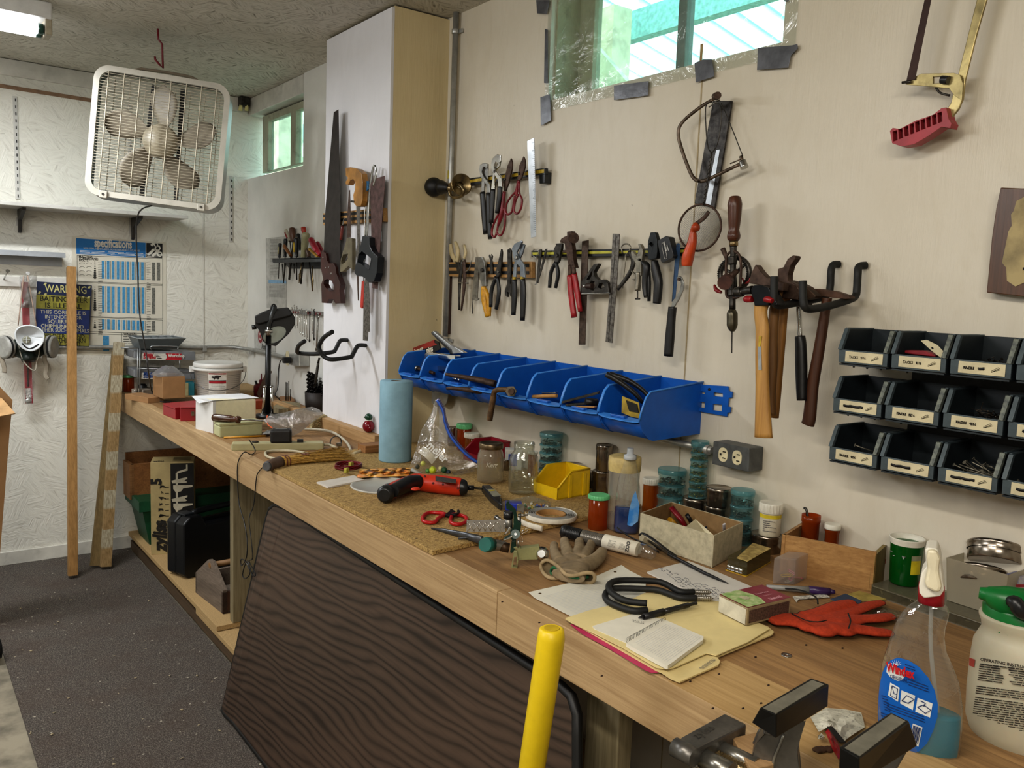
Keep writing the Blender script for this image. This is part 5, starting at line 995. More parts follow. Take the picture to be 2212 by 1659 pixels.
a1,a2=PZ(2045,1296,zt),PZ(2165,1335,zt);tv=(a2-a1).normalized();tn=V((0,0,1)).cross(tv);tn=tn if tn.x>0 else-tn;W_=.15;Hh=HT(a1,1205)-zt;a3=a2+tn*.11;a4=a1+tn*.11
for k,(a,b)in enumerate(((a1,a2),(a2,a3),(a3,a4),(a4,a1))):
 m=M();cc=(a1+a3)/2;ex_=lambda p:p+(p-cc).normalized()*.008+V((0,0,Hh));m.pz([a,b,ex_(b),ex_(a)],(cc-(a+b)/2).normalized()*.0015);m.bd('side',tb,t)
m=M();m.pz([a1,a2,a3,a4],(0,0,.0015));m.bd('bottom',tb,t)
ctub=(a1+a3)/2;ctub.z=zt+Hh*.55
def tin_at(label,p,r,h,axis):return tin(label,0,0,0,h,0,.45,axis=axis,base=(p,r))
def at_px(x,y,ref):dd=ray(x,y);k=(ref-CAM).dot(FW)/dd.dot(FW);return CAM+dd*k
axt=V((.42,.18,.89));pa=at_px(2150,1200,ctub);tin_at('upper bright steel tin tilted on top in the cloudy tub',pa-axt.normalized()*.014,WD(pa,56),.036,axt)
pb_=at_px(2118,1242,ctub);tin_at('lower bright steel tin tilted beneath the other in the cloudy tub',pb_-axt.normalized()*.018,WD(pb_,50),.032,axt)
t=thing('printed_box','opened carton with blue and white print at the right frame edge','carton',BT(2190,1320));bq=lambda x,y,o=0:at_px(x,y,a2+tn*(.02+o))
m=M();m.pz([bq(*q(p))for p in[(1135,440),(1160,430),(1300,600),(1300,800),(1130,560)]],tn*.05);m.bd('side',P('kraft','8d7250',.8),t)
m=M();m.pz([bq(*q(p),-.002)for p in[(1205,480),(1330,480),(1330,650),(1210,570)]],tn*.04);m.bd('front_panel',P('box_front','b9b4a6',.6),t)
m=M();m.pz([bq(*q(p),-.001)for p in[(1155,420),(1330,440),(1330,482),(1205,482)]],tn*.06);m.bd('flap',P('box_flap','2e3e86',.5,0,.4,60,c2='b8b2a0'),t)
m=M();m.mat(P('ink','1e1712',.7)).text('TH',bq(*q((1245,530)),-.006),(bq(*q((1290,530)),0)-bq(*q((1245,530)),0)),(0,0,1),.009,.03);m.mat(P('stripe_red','8d2430',.5)).quad(bq(*q((1205,482)),-.004),bq(*q((1330,482)),-.004),bq(*q((1330,500)),-.004),bq(*q((1205,500)),-.004));m.bd('lettering',None,t)
def sil(m,c,rows,fl=.6,n=28,cap=True,d=None):
 """upright body from silhouette rows (y, xl, xr) in zoom pixels; the ring is an ellipse across the view"""
 d=d or V((CAM.x-c.x,CAM.y-c.y,0)).normalized();sd=V((0,0,1)).cross(d);rings=[]
 for rw in rows:
  y,xl,xr=rw[:3];f_=rw[3]if len(rw)>3 else fl;a=PP(*q((xl,y)),c,d);b=PP(*q((xr,y)),c,d);mid=(a+b)/2;h=(b-a).dot(sd)/2
  rings.append((mid,abs(h),f_))
 vs=[mid+sd*(h*math.cos(2*PI*k/n))+d*(h*f_*math.sin(2*PI*k/n))for mid,h,f_ in rings for k in range(n)]
 fs=[(i*n+k,i*n+(k+1)%n,(i+1)*n+(k+1)%n,(i+1)*n+k)for i in range(len(rings)-1)for k in range(n)]
 if cap:fs+=[tuple(range(n))[::-1],tuple(range((len(rings)-1)*n,len(rings)*n))]
 m.add(vs,fs,True);return rings,d,sd
def flatp(name,label,cat,pts,h,th,mat,bv=0,par=None):
 m=M();m.pz([BT(x,y,h)for x,y in pts],(0,0,-th));o=m.bd(name,mat,par,bv=bv)
 return tag(o,label,cat)if par is None else o
paper=P('paper_white','cfccbf',.75,0,.03,8);manila=P('manila','d3c08b',.7,0,.06,14);pencil=P('pencil_grey','7b7a76',.8)
zm(1120,1180,3.687)
t=thing('lined_sheet','loose lined paper sheet with three punched holes left of the folders','paper',BT(1260,1290))
sh=[(80,365),(440,285),(600,245),(820,148),(880,190),(1015,260),(1010,420),(800,560),(425,560),(290,490),(130,410)]
m=M();hl=[[(x+13*math.cos(a*PI/5),y+7*math.sin(a*PI/5))for a in range(10)]for x,y in((172,374),(770,203),(484,293))]
m.pz([BT(*q(p),.003)for p in sh],(0,0,-.0008),[[BT(*q(p),.003)for p in h_]for h_ in hl]);m.bd('sheet',paper,t)
m=M()
for i in range(20):
 a=V((200+i*15,400+i*8));b=V((860+i*8,225+i*13));m.quad(BT(*q(a),.0032),BT(*q(b),.0032),BT(*q(b+V((0,1.4))),.0032),BT(*q(a+V((0,1.4))),.0032))
m.bd('ruled_lines',P('ruled','b9bcc0',.8),t)
t=thing('file_folders','stack of manila folders with a pink folder at the bottom near the bench edge','folder',BT(1430,1380))
def lay(nm,pts,h,mt,th=.001):m=M();m.pz([BT(*q(p),h)for p in pts],(0,0,-th));return m.bd(nm,mt,t)
lay('pink_folder',[(415,622),(500,690),(700,800),(1010,985),(1060,1005),(1110,1003),(1400,900),(1000,600)],.0035,P('pink','b83a63',.6))
lay('lower_folder',[(375,575),(420,600),(600,700),(1100,985),(1140,1000),(1210,1048),(1285,1078),(1590,945),(1608,915),(1580,880),(2020,700),(2035,680),(1990,640),(1500,440),(1020,420)],.0065,manila,.0025)
tf=lay('upper_folder',[(378,570),(560,510),(860,440),(1000,372),(1210,370),(1600,440),(2000,655),(1830,760),(1575,868),(1500,850),(1240,965),(1180,975),(1100,965),(820,800),(600,690),(410,600)],.0105,P('manila2','d8c792',.7,0,.05,12),.0015)
m=M();a=BT(*q((1545,895)),.0068);b=BT(*q((1370,1020)),.0068);m.text('MISC RAILROAD',a,(b-a),(b-a).cross(V((0,0,1)))*-1,.011,.0,sx=.62);m.bd('lettering',pencil,t)
t=thing('spiral_notepad','small white spiral notepad flipped open on top of the manila folders','notepad',BT(1410,1380))
def lay2(nm,pts,h,mt,th=.001):m=M();m.pz([BT(*q(p),h)for p in pts],(0,0,-th));return m.bd(nm,mt,t)
lay2('flipped_page',[(590,635),(920,535),(1170,585),(1150,600),(860,770),(600,655)],.0118,P('pad_paper','d6d2c4',.8,0,.03));lay2('page_block',[(858,770),(1150,592),(1180,590),(1475,718),(1470,745),(1190,950),(1175,948),(900,800)],.0185,P('pad_paper','d6d2c4',.8,0,.03),.0065)
m=M()
for i in range(26):
 f=i/25;c=BT(*q((870+290*f,745-160*f)),.019);m.tu([c+V((.004*math.cos(a*PI/5),.0,.0045*math.sin(a*PI/5)))for a in range(10)],.0004,5,closed=True)
m.bd('spiral_wire',steel,t)
m=M()
for i in range(16):
 f=i/15;a=BT(*q((905+270*f,790+145*f)),.0187);b=BT(*q((1160+280*f,610+110*f)),.0187)
 a,b=BT(*q((930+275*f*.9,770+150*f)),.0187),BT(*q((1180+270*f,620+105*f)),.0187);e=V((.0003,-.0004,0));m.quad(a,b,b+e,a+e)
m.bd('ruled_lines',P('ruled','b9bcc0',.8),t)
m=M();a=BT(*q((900,590)),.0121);b=BT(*q((1050,620)),.0121)
for i in range(2):m.text('3.5 x 12' if i==0 else '2.31-24',a+V((-.004,-.006,0))*i,b-a,(b-a).cross(V((0,0,1)))*-1,.007,.0)
m.bd('lettering',pencil,t)
def pen(name,label,a,b,h,r,parts,cat='pen'):
 A=BT(*q(a),h+r);B=BT(*q(b),h+r);t=thing(name,label,cat,(A+B)/2)
 for nm,f0,f1,r0,r1,mt in parts:m=M();m.tu([A.lerp(B,f0),A.lerp(B,(f0+f1)/2),A.lerp(B,f1)],[r0,(r0+r1)/2,r1],12);m.bd(nm,mt,t)
 return t
pen('ballpoint_pen','black ballpoint pen lying across the folders below the black hooks',(955,572),(1415,452),.0118,.0055,[('tip',0,.08,.001,.004,blkp),('grip',.08,.42,.0055,.0065,blk),('barrel',.42,.86,.005,.005,P('smoke','2c2a28',.2)),('button',.86,1,.003,.0035,blkp)])
m=M();m.beam(BT(*q((1260,480)),.0245),BT(*q((1390,455)),.0245),.003,.0015);pc=m.bd('clip',blkp,[o for o in bpy.data.objects if o.name=='ballpoint_pen'][0])
t=None
def hook2(label,pts,hs,tip):
 t=thing('screw_in_hook',label,'hook',BT(*q(pts[0])),'loose black hooks on the papers');P3=[BT(*q(p),h)for p,h in zip(pts,hs)];m=M();m.tu(P3,.0062,14,6);m.bd('coated_rod',hk,t)
 A,B=P3[-1],BT(*q(tip),hs[-1]);m=M();L=(B-A).length;m.lathe(A,[(.0042,0),(.0042,L*.8),(.0005,L)],12,B-A)
 for i in range(9):f=i/10;m.lathe(A.lerp(B,f),[(.0042,0),(.0058,.0012),(.0042,.0024)],12,B-A,caps=False)
 m.bd('screw_thread',P('zinc','a19c92',.35,.85,.15),t);return t
hook2('upper one of the two loose black hooks, its thread ends near the matchbox',[(1025,455),(860,435),(760,385),(718,330),(740,290),(830,272),(1080,278),(1180,305),(1280,360),(1395,365)],(.030,.030,.030,.030,.030,.028,.028,.026,.024,.022),(1540,368))
hook2('lower one of the two loose black hooks lying on the folders',[(1025,510),(900,512),(740,455),(690,400),(720,350),(800,335),(1080,345),(1190,375),(1290,410),(1415,412)],(.018,.018,.018,.018,.018,.018,.018,.018,.018,.018),(1553,415))
zm(1360,1040,3.687)
t=thing('handwritten_letter','sheets of white paper with grey handwriting under the thin black rod','paper',BT(1500,1250))
m=M();m.pz([BT(*q(p),.004)for p in[(138,720),(240,690),(440,640),(470,632),(700,720),(980,840),(730,900),(700,985),(500,880),(240,770)]],(0,0,-.003));m.bd('sheet',P('letter_paper','c7c3bb',.75,0,.05,10),t)
m=M();rg=random.Random(11)
for i in range(9):
 for j in range(9):
  if rg.random()<.25:continue
  x=230+j*60+i*22+rg.uniform(-5,5);y=725+i*18+j*22-40
  if x>800:continue
  pts=[BT(*q((x+k*7,y+k*2.6+rg.uniform(-6,6))),.0045)for k in range(6)];m.tu(pts,.0005,4,2)
m.bd('handwriting',P('grey_ink','77777c',.8),t)
itm('black_rod','thin black plastic rod with pointed end lying on the handwritten letter','rod',[q((80,425)),q((330,590)),q((600,730)),q((700,775)),q((785,812))],(.012,.011,.009,.008,.006),[.003,.0042,.004,.003,.0008],blk,10)
t=thing('safety_glasses','clear safety glasses with black frame arms leaning on the cardboard tray','glasses',BT(1420,1190));m=M();m.tu([BT(*q(p),h)for p,h in(((75,430),.035),((110,415),.04),((200,470),.035),((290,540),.02),((375,600),.006))],[(.0025,.005)]*5,8,5);m.bd('arm',blk,t);m=M();m.tu([BT(*q(p),h)for p,h in(((-95,370),.03),((0,440),.02),((130,500),.012),((230,560),.008))],[(.002,.004)]*4,8,4);m.bd('arm',blk,t)
m=M();m.grid(lambda u,v:BT(*q((100+190*u+20*v,480+120*u-40*v)),.004+.03*v*(1-.4*u)),8,6);m.bd('lens',clear('lens_clear','eceeea',.6,.02,wr=.1),t)
zm(880,1060,3.95)
A=BT(*q((1330,345)),.022);B=BT(*q((1990,505)),.02);t=thing('ribbed_hose','ribbed flexible hose, black at one end and wrapped in a white printed sleeve','hose',(A+B)/2);L=(B-A).length;ax_=B-A
m=M();m.lathe(A,[(.018,0),(.018,.014),(.015,.015)],6,ax_);m.bd('end_fitting',blk,t)
for f0,f1,mt,nm in((.04,.26,blkp,'black_section'),(.26,.55,P('hose_grey','77726a',.25,.3,.2),'clear_section')):
 m=M();n_=int((f1-f0)*L/.0045);pr=[]
 for i in range(n_):pr+=[(.0135,i*.0045),(.0155,i*.0045+.0015),(.0155,i*.0045+.003),(.0135,i*.0045+.0042)]
 m.lathe(A.lerp(B,f0),pr,20,ax_);m.bd(nm,mt,t)
m=M();m.lathe(A.lerp(B,.55),[(.0165,0),(.0172,.001),(.0172,L*.42),(.016,L*.425)],24,ax_);m.bd('paper_sleeve',P('sleeve_paper','d3cdbd',.6,0,.04),t)
up_=V((0,0,1));axn=ax_.normalized();vw=(CAM-A.lerp(B,.8));vw=(vw-axn*vw.dot(axn)).normalized();rt2=axn.cross(vw)*-1
m=M().mat(P('sleeve_ink','2b2826',.6));m.text('ZOO',A.lerp(B,.9)+vw*.0178+rt2*-.012,rt2*1,axn*-1,.012,.04,sx=.9)
m.lines(A.lerp(B,.64)+vw*.0176-rt2*.008,axn,rt2,.02,6,-.0026,.0006,seed=4);m.lines(A.lerp(B,.78)+vw*.0176-rt2*.008,axn,rt2,.016,6,-.0026,.0006,seed=5);m.bd('lettering',None,t)
m=M();m.lathe(B,[(.0155,0),(.0155,.03),(.012,.035)],20,ax_);m.bd('clear_end',clear('bottle_clear','fcfdfd',.8,.03),t)
lea=P('leather_grey','8c7c62',.8,0,.2,22,c2='6c5d47',bump=.35,bs=70)
def remesh(o,vx=.0022,it=6):
 r_=o.modifiers.new('r','REMESH');r_.mode='VOXEL';r_.voxel_size=vx;r_.use_smooth_shade=True;s_=o.modifiers.new('sm','SMOOTH');s_.iterations=it;s_.factor=.5;return o
t=thing('leather_glove','worn grey leather work glove lying palm down with its cuff toward the viewer','glove',BT(1240,1215))
m=M()
def fin(pts,rs,hs):rs=[a*1.22 for a in rs];m.tu([BT(*q(p),h)for p,h in zip(pts,hs)],[(a,a*.8)for a in rs],12,5);m.ball(BT(*q(pts[0]),hs[0]),rs[0]*.97,10,(1,1,.85))
fin([(1250,460),(1255,520),(1290,600)],[.0085,.0095,.012],[.012,.013,.014]);fin([(1338,425),(1350,480),(1375,570)],[.0095,.0105,.013],[.014,.018,.016]);fin([(1468,430),(1460,490),(1440,580)],[.0095,.0105,.013],[.014,.018,.016]);fin([(1572,445),(1550,500),(1500,590)],[.009,.0095,.012],[.012,.015,.016])
fin([(1665,520),(1630,570),(1560,620),(1480,650)],[.0105,.0125,.014,.015],[.013,.016,.017,.016])
for p,r_s,h in(((1400,600),.026,.014),((1330,620),.022,.014),((1480,640),.022,.014),((1420,670),.026,.015),((1340,665),.020,.015)):m.ball(BT(*q(p),h),r_s,14,(1,1,.55))
m.tu([BT(*q(p),h)for p,h in(((1440,640),.016),((1400,700),.018),((1370,730),.018))],[(.030,.013),(.034,.014),(.038,.015)],20,3,flat=BT(1300,1200)-BT(1200,1230))
gl=remesh(m.bd('palm',lea,t))
m=M();rim=[(1140,640),(1160,605),(1210,597),(1290,650),(1350,712),(1420,725),(1530,700),(1590,715),(1595,760),(1560,785),(1480,780),(1330,750),(1220,745),(1160,700)];hr=[.012,.022,.026,.030,.024,.024,.030,.026,.014,.005,.005,.005,.005,.006]
m.tu([BT(*q(p),h)for p,h in zip(rim,hr)],.0042,8,5,closed=True);m.bd('cuff_rim',P('cuff_leather','a18d6c',.8,0,.15,30),t)
m=M();ins=[BT(*q(p),h-.002)for p,h in zip(rim,hr)];cc=BT(*q((1400,680)),.016);m.add(ins+[cc.lerp(x,.55)+V((0,.008,0))for x in ins],[(i,(i+1)%14,14+(i+1)%14,14+i)for i in range(14)]+[tuple(range(14,28))],True);m.bd('cuff_lining',P('lining','6f5f45',.9),t)
m=M();m.tu([BT(*q(p),h)for p,h in(((1225,690),.008),((1240,658),.02),((1290,665),.024),((1360,722),.018),((1450,745),.018),((1540,735),.016),((1500,745),.010),((1350,738),.008),((1240,715),.006))],.003,8,4,closed=True);m.bd('green_binding',P('green_bind','2c6b45',.8),t)
m=M();m.pz([BT(*q(p),h)for p,h in(((1240,690),.012),((1290,675),.018),((1330,705),.016),((1270,715),.010))],(0,0,.001));m.bd('size_tag',paper,t)
zm(1040,1080,10.37)
dg=P('dark_green_paint','16352a',.3,.1,.15);tg=P('teal_knob','1d6057',.5,0,.1);alu=P('cast_alu','8b8882',.4,.8,.2,30)
c0=BT(1107,1222,.0);dv_=V((CAM.x-c0.x,CAM.y-c0.y,0)).normalized();t=thing('hobby_vise','small dark green hobby clamp stand with teal knobs and alligator clips','clamp',c0)
HP=lambda p,o=0:PP(*q(p),c0+dv_*o,dv_)
def hv(nm,mt,pts,o,r,n=10,sm=3,par=None):
 m=M();P3=[HP(p,o[i]if isinstance(o,(list,tuple))else o)for i,p in enumerate(pts)];m.tu(P3,[WD(w_,(r[i]if isinstance(r,(list,tuple))else r)/ZM[2])for i,w_ in enumerate(P3)],n,sm);return m.bd(nm,mt,par or t)
m=M();m.pz([HP(p,.012)for p in[(545,100),(575,35),(615,35),(625,100),(770,230),(790,330),(815,480),(895,520),(880,640),(830,780),(770,900),(720,920),(650,880),(560,910),(480,930),(520,860),(650,790),(640,700),(715,640),(720,350),(700,270),(560,200)]],-dv_*.012);m.bd('body',dg,t,bv=.002)
m=M();m.pz([HP(p,.006)for p in[(680,900),(780,900),(770,1100),(690,1200),(640,1190)]],-dv_*.012);m.bd('post',dg,t,bv=.002)
hv('pivot_disc',dg,[(760,765),(758,768)],[.018,.004],105,18,0);hv('pivot_bolt',chrome,[(762,765),(762,765.5)],[.024,.014],30,14,0)
hv('knob',tg,[(75,1000),(215,1000)],[.03,.0],160,10,0);hv('barrel',alu,[(215,1000),(420,1020),(600,1060)],[.0,-.005,-.01],[130,120,90],16,2);hv('ball_joint',P('joint_rust','4d3b2a',.5,.6),[(430,1040),(620,1080)],-.004,110,14,2)
hv('black_cap',blkp,[(600,260),(600,400)],.0,110,14,0);hv('collar',alu,[(610,420),(610,620)],.0,90,14,0)
hv('spring_clip',chrome,[(520,780),(600,690),(640,600)],.02,[20,30,26],8,2);hv('spring_clip',chrome,[(500,900),(620,860),(690,800)],.024,[16,28,22],8,2)
for pts in([(450,690),(350,540),(380,520),(450,640),(440,700),(360,830)],[(500,640),(490,540),(530,530),(520,640)],[(880,760),(1030,690),(1030,640),(970,650),(880,740)],[(870,780),(870,900),(915,945),(930,900),(890,800)]):hv('wire_clip',chrome,pts,.016,6,6,4)
m=M();m.pz([HP(p,.004)for p in[(790,110),(820,92),(950,105),(962,130),(945,300),(905,290),(900,270),(785,250)]],-dv_*.003);m.bd('steel_plate',alu,t,bv=.001)
hv('thumb_screw',steel,[(820,350),(1040,335)],.008,[40,20],8,0);hv('black_arm',blkp,[(870,290),(870,480)],.01,18,8,0);hv('thread',steel,[(825,900),(815,1060)],.012,18,8,0)
olv=P('olive_paint','8d8c63',.45,.1,.12,20,dirt=.25)
m=M();m.pz([HP(p,.01)for p in[(715,1080),(760,1050),(860,1060),(880,1090),(1120,1060),(1290,1040),(1310,1100),(1290,1320),(1250,1335),(800,1350),(800,1110)]],-dv_*.02);m.bd('clamp_arm',olv,t,bv=.002)
m=M();m.pz([HP(p,.016)for p in[(725,1150),(800,1150),(825,1350),(800,1535),(668,1520)]],-dv_*.012,[[HP(p,.016)for p in[(725,1270),(790,1265),(780,1500),(700,1495)]]]);m.bd('clamp_foot',olv,t,bv=.001)
hv('suction_wheel',chrome,[(1345,1205),(1352,1205)],[.018,.004],[85,165],20,0);
zm(880,1060,3.95)
itm('pointed_lever','long grey pointed steel lever lying over the edge of the cork sheet','tool',[q(p)for p in((205,320),(330,345),(500,385),(640,425))],(.014,.018,.022,.026),[(.002,.002),(.006,.004),(.009,.004),(.011,.005)],P('lever_grey','5a5c60',.35,.7,.2),flat=(0,0,1))
itm('lever_tab','short grey steel tab lying across the pointed lever','tool',[q(p)for p in((435,410),(560,395))],(.016,.022),[(.002,.003),(.004,.006)],P('lever_grey','5a5c60',.35,.7,.2))
c1,c2_,c3,c4=BT(*q((510,352)),CT),BT(*q((750,350)),CT),BT(*q((745,262)),CT+.012),BT(*q((510,262)),CT+.012)
t=thing('abrasive_block','grey steel plate with raised diamond lattice standing on the cork sheet edge','plate',(c1+c2_)/2);ex2=(BT(*q((830,350)),CT)-c2_);hh=HT(c1,1060+262/3.95)-c1.z;up3=V((0,0,hh));bk=V((0,0,1)).cross(c2_-c1).normalized()*.008
m=M();m.pz([c1,c2_+ex2,c2_+ex2+up3,c1+up3],bk);m.bd('plate',P('plate_grey','9d9992',.5,.2,.1),t,bv=.002)
m=M()
for i in range(5):
 for s_ in(0,1):
  a=c1.lerp(c2_,i/5);b=c1.lerp(c2_,(i+1.3)/5 if i<4 else 1);a,b=(a+up3*.08,b+up3*.92)if s_ else(a+up3*.92,b+up3*.08);m.tu([a-bk*.08,b-bk*.08],.0008,5)
m.bd('lattice',chrome,t)
itm('small_bolt','small grey bolt standing out behind the lattice plate','bolt',[(1071,1117),(1085,1126)],(CT+.012,CT+.006),[.007,.004],steel)
zm(860,860,5.027)
t=thing('wire_cutters','small cutters with red plastic finger loops lying open on the cork sheet','scissors',BT(965,1118,CT))
rp=P('red_loop','b01e22',.3,0,.08)
for lp in([(510,1262),(440,1245),(330,1245),(270,1290),(275,1335),(340,1352),(400,1345),(440,1300)],[(600,1262),(660,1268),(730,1290),(745,1335),(690,1365),(620,1370),(570,1345),(575,1300)]):
 m=M();m.tu([BT(*q(p),CT+.006)for p in lp],.0048,10,5,closed=True);m.bd('finger_loop',rp,t)
m=M();m.pz([BT(*q(p),CT+.010)for p in[(510,1262),(555,1225),(570,1198),(600,1210),(620,1225),(600,1255),(560,1272)]],(0,0,-.006));m.bd('blade',P('cutter_black','1c1c1d',.4,.4),t,bv=.001)
m=M();m.pz([BT(*q(p),CT+.014)for p in[(575,1255),(640,1240),(668,1220),(640,1215),(655,1205),(675,1225),(650,1250),(620,1262)]],(0,0,-.005));m.bd('blade',P('cutter_black','1c1c1d',.4,.4),t,bv=.001)
t=thing('cordless_driver','red and black cordless screwdriver with angled grip on the cork sheet','screwdriver',BT(920,1050,CT));ro=P('driver_red','c43a20',.35,0,.06)
rB=.024
def dv3(nm,mt,pts,r,h,n=18,sm=4,fl=None):m=M();m.tu([BT(*q(p),h[i]if isinstance(h,(list,tuple))else h)for i,p in enumerate(pts)],r,n,sm);return m.bd(nm,mt,t)
dv3('motor_housing',ro,[(230,915),(330,925),(480,940),(640,960),(690,965)],[.024,.026,.027,.026,.024],CT+.027)
dv3('nose_collar',blkp,[(680,965),(720,968),(745,968)],[.0235,.022,.018],CT+.027);dv3('chuck',blkp,[(740,972),(825,976)],[.0075,.007],CT+.02,12,0);dv3('bit',dsteel,[(820,976),(925,985)],[.003,.003],CT+.02,6,0)
dv3('grip_body',ro,[(270,915),(200,905),(80,940),(-40,990),(-120,1030),(-135,1045)],[.024,.024,.0225,.022,.024,.020],CT+.026)
m=M();m.tu([BT(*q(p),h)for p,h in(((235,905),CT+.0335),((130,925),CT+.0335),((20,975),CT+.033),((-60,1010),CT+.033))],[.018,.0225,.021,.018],16,4);m.bd('rubber_grip',blk,t)
dv3('end_cap',blkp,[(-100,1015),(-140,1045),(-152,1055)],[.0235,.0245,.016],CT+.026)
m=M();m.pz([BT(*q(p),CT+.054)for p in[(405,845),(630,880),(628,915),(405,890)]],(0,0,-.003));m.bd('rating_plate',P('plate_d','55504c',.5,.3,.3,200),t)
m=M();m.ball(BT(*q((190,985)),CT+.045),.010,12,(1.4,1,.5));m.bd('button',ro,t)
for p in((290,850),(382,925),(488,938),(650,980)):
 m=M();m.lathe(BT(*q(p),CT+.050),[(.0035,0),(.003,.0015)],10,(-.4,-.5,.6));m.bd('screw_hole',P('hole_dark','501410',.6),t)
A,B=BT(*q((935,945)),CT+.012),BT(*q((1105,1170)),CT+.012);t=thing('stud_finder','black hand tool with a grey and yellow label lying beside the tall jar','meter',(A+B)/2)
m=M();m.pz([BT(*q(p),CT+.02)for p in[(905,945),(1000,938),(1060,1000),(1128,1085),(1125,1150),(1085,1130),(1000,1060),(940,990)]],(0,0,-.02));m.bd('body',blkp,t,bv=.004)
m=M().mat(P('meter_label','8e8c7c',.4));m.pz([BT(*q(p),CT+.021)for p in[(970,990),(1045,985),(1120,1060),(1035,1065)]],(0,0,-.001));m.mat(P('meter_yellow','b3a13a',.5)).pz([BT(*q(p),CT+.0215)for p in[(980,998),(1040,992),(1052,1005),(995,1010)]],(0,0,-.001));m.bd('label',None,t)
t=thing('pushpin_box','clear hinged plastic box with coloured push pins and a blue insert','box',BT(1140,1098,CT));g0,g1,g2,g3=BT(*q((1130,1210)),CT),BT(*q((1390,1235)),CT),BT(*q((1655,1215)),CT),BT(*q((1480,1180)),CT)
g=[BT(*q(p),CT+.001)for p in((1128,1215),(1400,1232),(1655,1225),(1440,1150))];hb=HT(g[2],860+1130/5.027)-g[2].z
m=M();m.pz(g,(0,0,hb));m.bd('clear_case',clear('case_clear','fafaf6',.6,.05,body=.06,bodyc='d0d0c8'),t)
cb=(g[0]*.72+g[2]*.28);m=M();m.box(cb+V((0,.01,hb*.45)),(.045,.035,hb*.8),Matrix.Rotation(-.6,3,'Z'));m.bd('blue_insert',P('insert_blue','1f37a8',.4),t,bv=.002)
rg=random.Random(8);pc_=['b82a2a','d6d2c8','2f4a9c','c2b040','3f7a5c','c97a2a','d6d2c8'];cl={}
nm_={'b82a2a':'red','d6d2c8':'white','2f4a9c':'blue','c2b040':'yellow','3f7a5c':'green','c97a2a':'orange'}
for i in range(28):
 p=g[1].lerp(g[2],rg.uniform(.08,.92))+(g[3]-g[2])*rg.uniform(.02,.5)+V((0,0,rg.uniform(.004,hb*.6)));col=pc_[i%7]
 if col not in cl:
  m=M();m.lathe(p,[(.0032,0),(.0022,.0015),(.0018,.005),(.0034,.006),(.0034,.007)],8,(rg.uniform(-1,1),rg.uniform(-1,1),.4));o=m.bd('push_pin',P('pin_'+col,col,.3));tag(o,nm_[col]+' push pin in the clear hinged box','push pin',nm_[col]+' push pins in the clear box');cl[col]=o
 else:o=cl[col].copy();COL.objects.link(o);o.location=p;o.rotation_euler=(rg.uniform(-2,2),rg.uniform(-2,2),0)
c=BT(*q((1660,1300)),CT);t=thing('foam_tape_roll','roll of grey and white foam weatherstrip tape lying flat by the cork edge','tape',c);ra=WD(c,145/ZM[2]);rb_=WD(c,275/ZM[2]);sc=.72
cy_,sy_=V((1,0,0)),V((0,1,0));m=M();m.lathe(c,[(ra,0),(ra+.004,0),(ra+.004,.013),(ra,.013),(ra,0)],40,caps=False);m.bd('cardboard_core',P('core_tan','9a7444',.8),t)
m=M();pts=[];N_=160;turns=5
for i in range(N_):f=i/N_;a=-2*PI*turns*f+2.5;rr_=ra+.007+(rb_-ra-.010)*f;pts.append(c+V((rr_*math.cos(a),rr_*math.sin(a),.007)))
m.tu(pts,[(.0065,.0019)]*N_,8,flat=(0,0,1));m.bd('foam_strip',P('foam_grey','8d8b85',.9),t)
m=M();pts=[c+V((rb_*math.cos(a),rb_*math.sin(a),.007))for a in[2.3+k*.12 for k in range(40)]];
tail=[BT(*q(p),CT+.007)for p in((1310,1290),(1330,1330),(1400,1370),(1480,1400),(1560,1420))]
m.tu(pts,[(.0068,.0012)]*len(pts),8,flat=(0,0,1));m.bd('white_backing',P('back_white','d5cfc0',.6),t)
zm(880,1060,3.95);m=M();m.tu([BT(*q(p),CT+.008)for p in((945,245),(990,275),(1060,302),(1150,325))],[(.0075,.003)]*4,8,3,flat=(0,0,1));m.bd('loose_tail',P('back_white','d5cfc0',.6),t)
zm(1360,1040,3.687)
b1,b2,b3=BT(*q((705,1035)),.012),BT(*q((930,1150)),.012),BT(*q((1275,1060)),.012);Hm=HT(b2,1040+1010/3.687)-b2.z;b4=b1+b3-b2;t=thing('matchbox','large box of wooden matches with a green and maroon printed top','matchbox',b2)
m=M();m.pz([b1,b2,b3,b4],(0,0,Hm));m.bd('sleeve',P('match_kraft','9b8a6a',.7),t,bv=.001)
ud=(b3-b2).normalized();wd_=(b1-b2).normalized();Lm,Wm=(b3-b2).length,(b1-b2).length;top=lambda u,v,e=.0006:b2+ud*(u*Lm)+wd_*(v*Wm)+V((0,0,Hm+e))
m=M().mat(P('match_maroon','7d1c33',.4)).quad(top(0,0),top(1,0),top(1,1),top(0,1));m.mat(P('match_green','6c8f4a',.4,0,.6,60,c2='c9cda0'));m.pz([top(.02,.02,.001),top(.42,.02,.001),top(.5,.3,.001),top(.5,.6,.001),top(.42,.98,.001),top(.02,.98,.001)],(0,0,.0004))
m.mat(P('match_dahlia','b9b596',.5));ce=top(.26,.5,.0018);m.pz([ce+V(((.011 if k%2 else .008)*math.cos(k*PI/12),(.011 if k%2 else .008)*math.sin(k*PI/12),0))for k in range(24)],(0,0,.0003))
m.mat(P('match_pink','d79aa6',.4));m.text('Diamond',top(.60,.10,.0008),ud,wd_,.014,.03,sx=.62);m.text('Kitchen Matches',top(.55,.52,.0008),ud,wd_,.0085,.01,sx=.62);m.text('Strike on Box',top(.62,.36,.0008),ud,wd_,.006,.0,sx=.7);m.bd('printed_top',None,t)
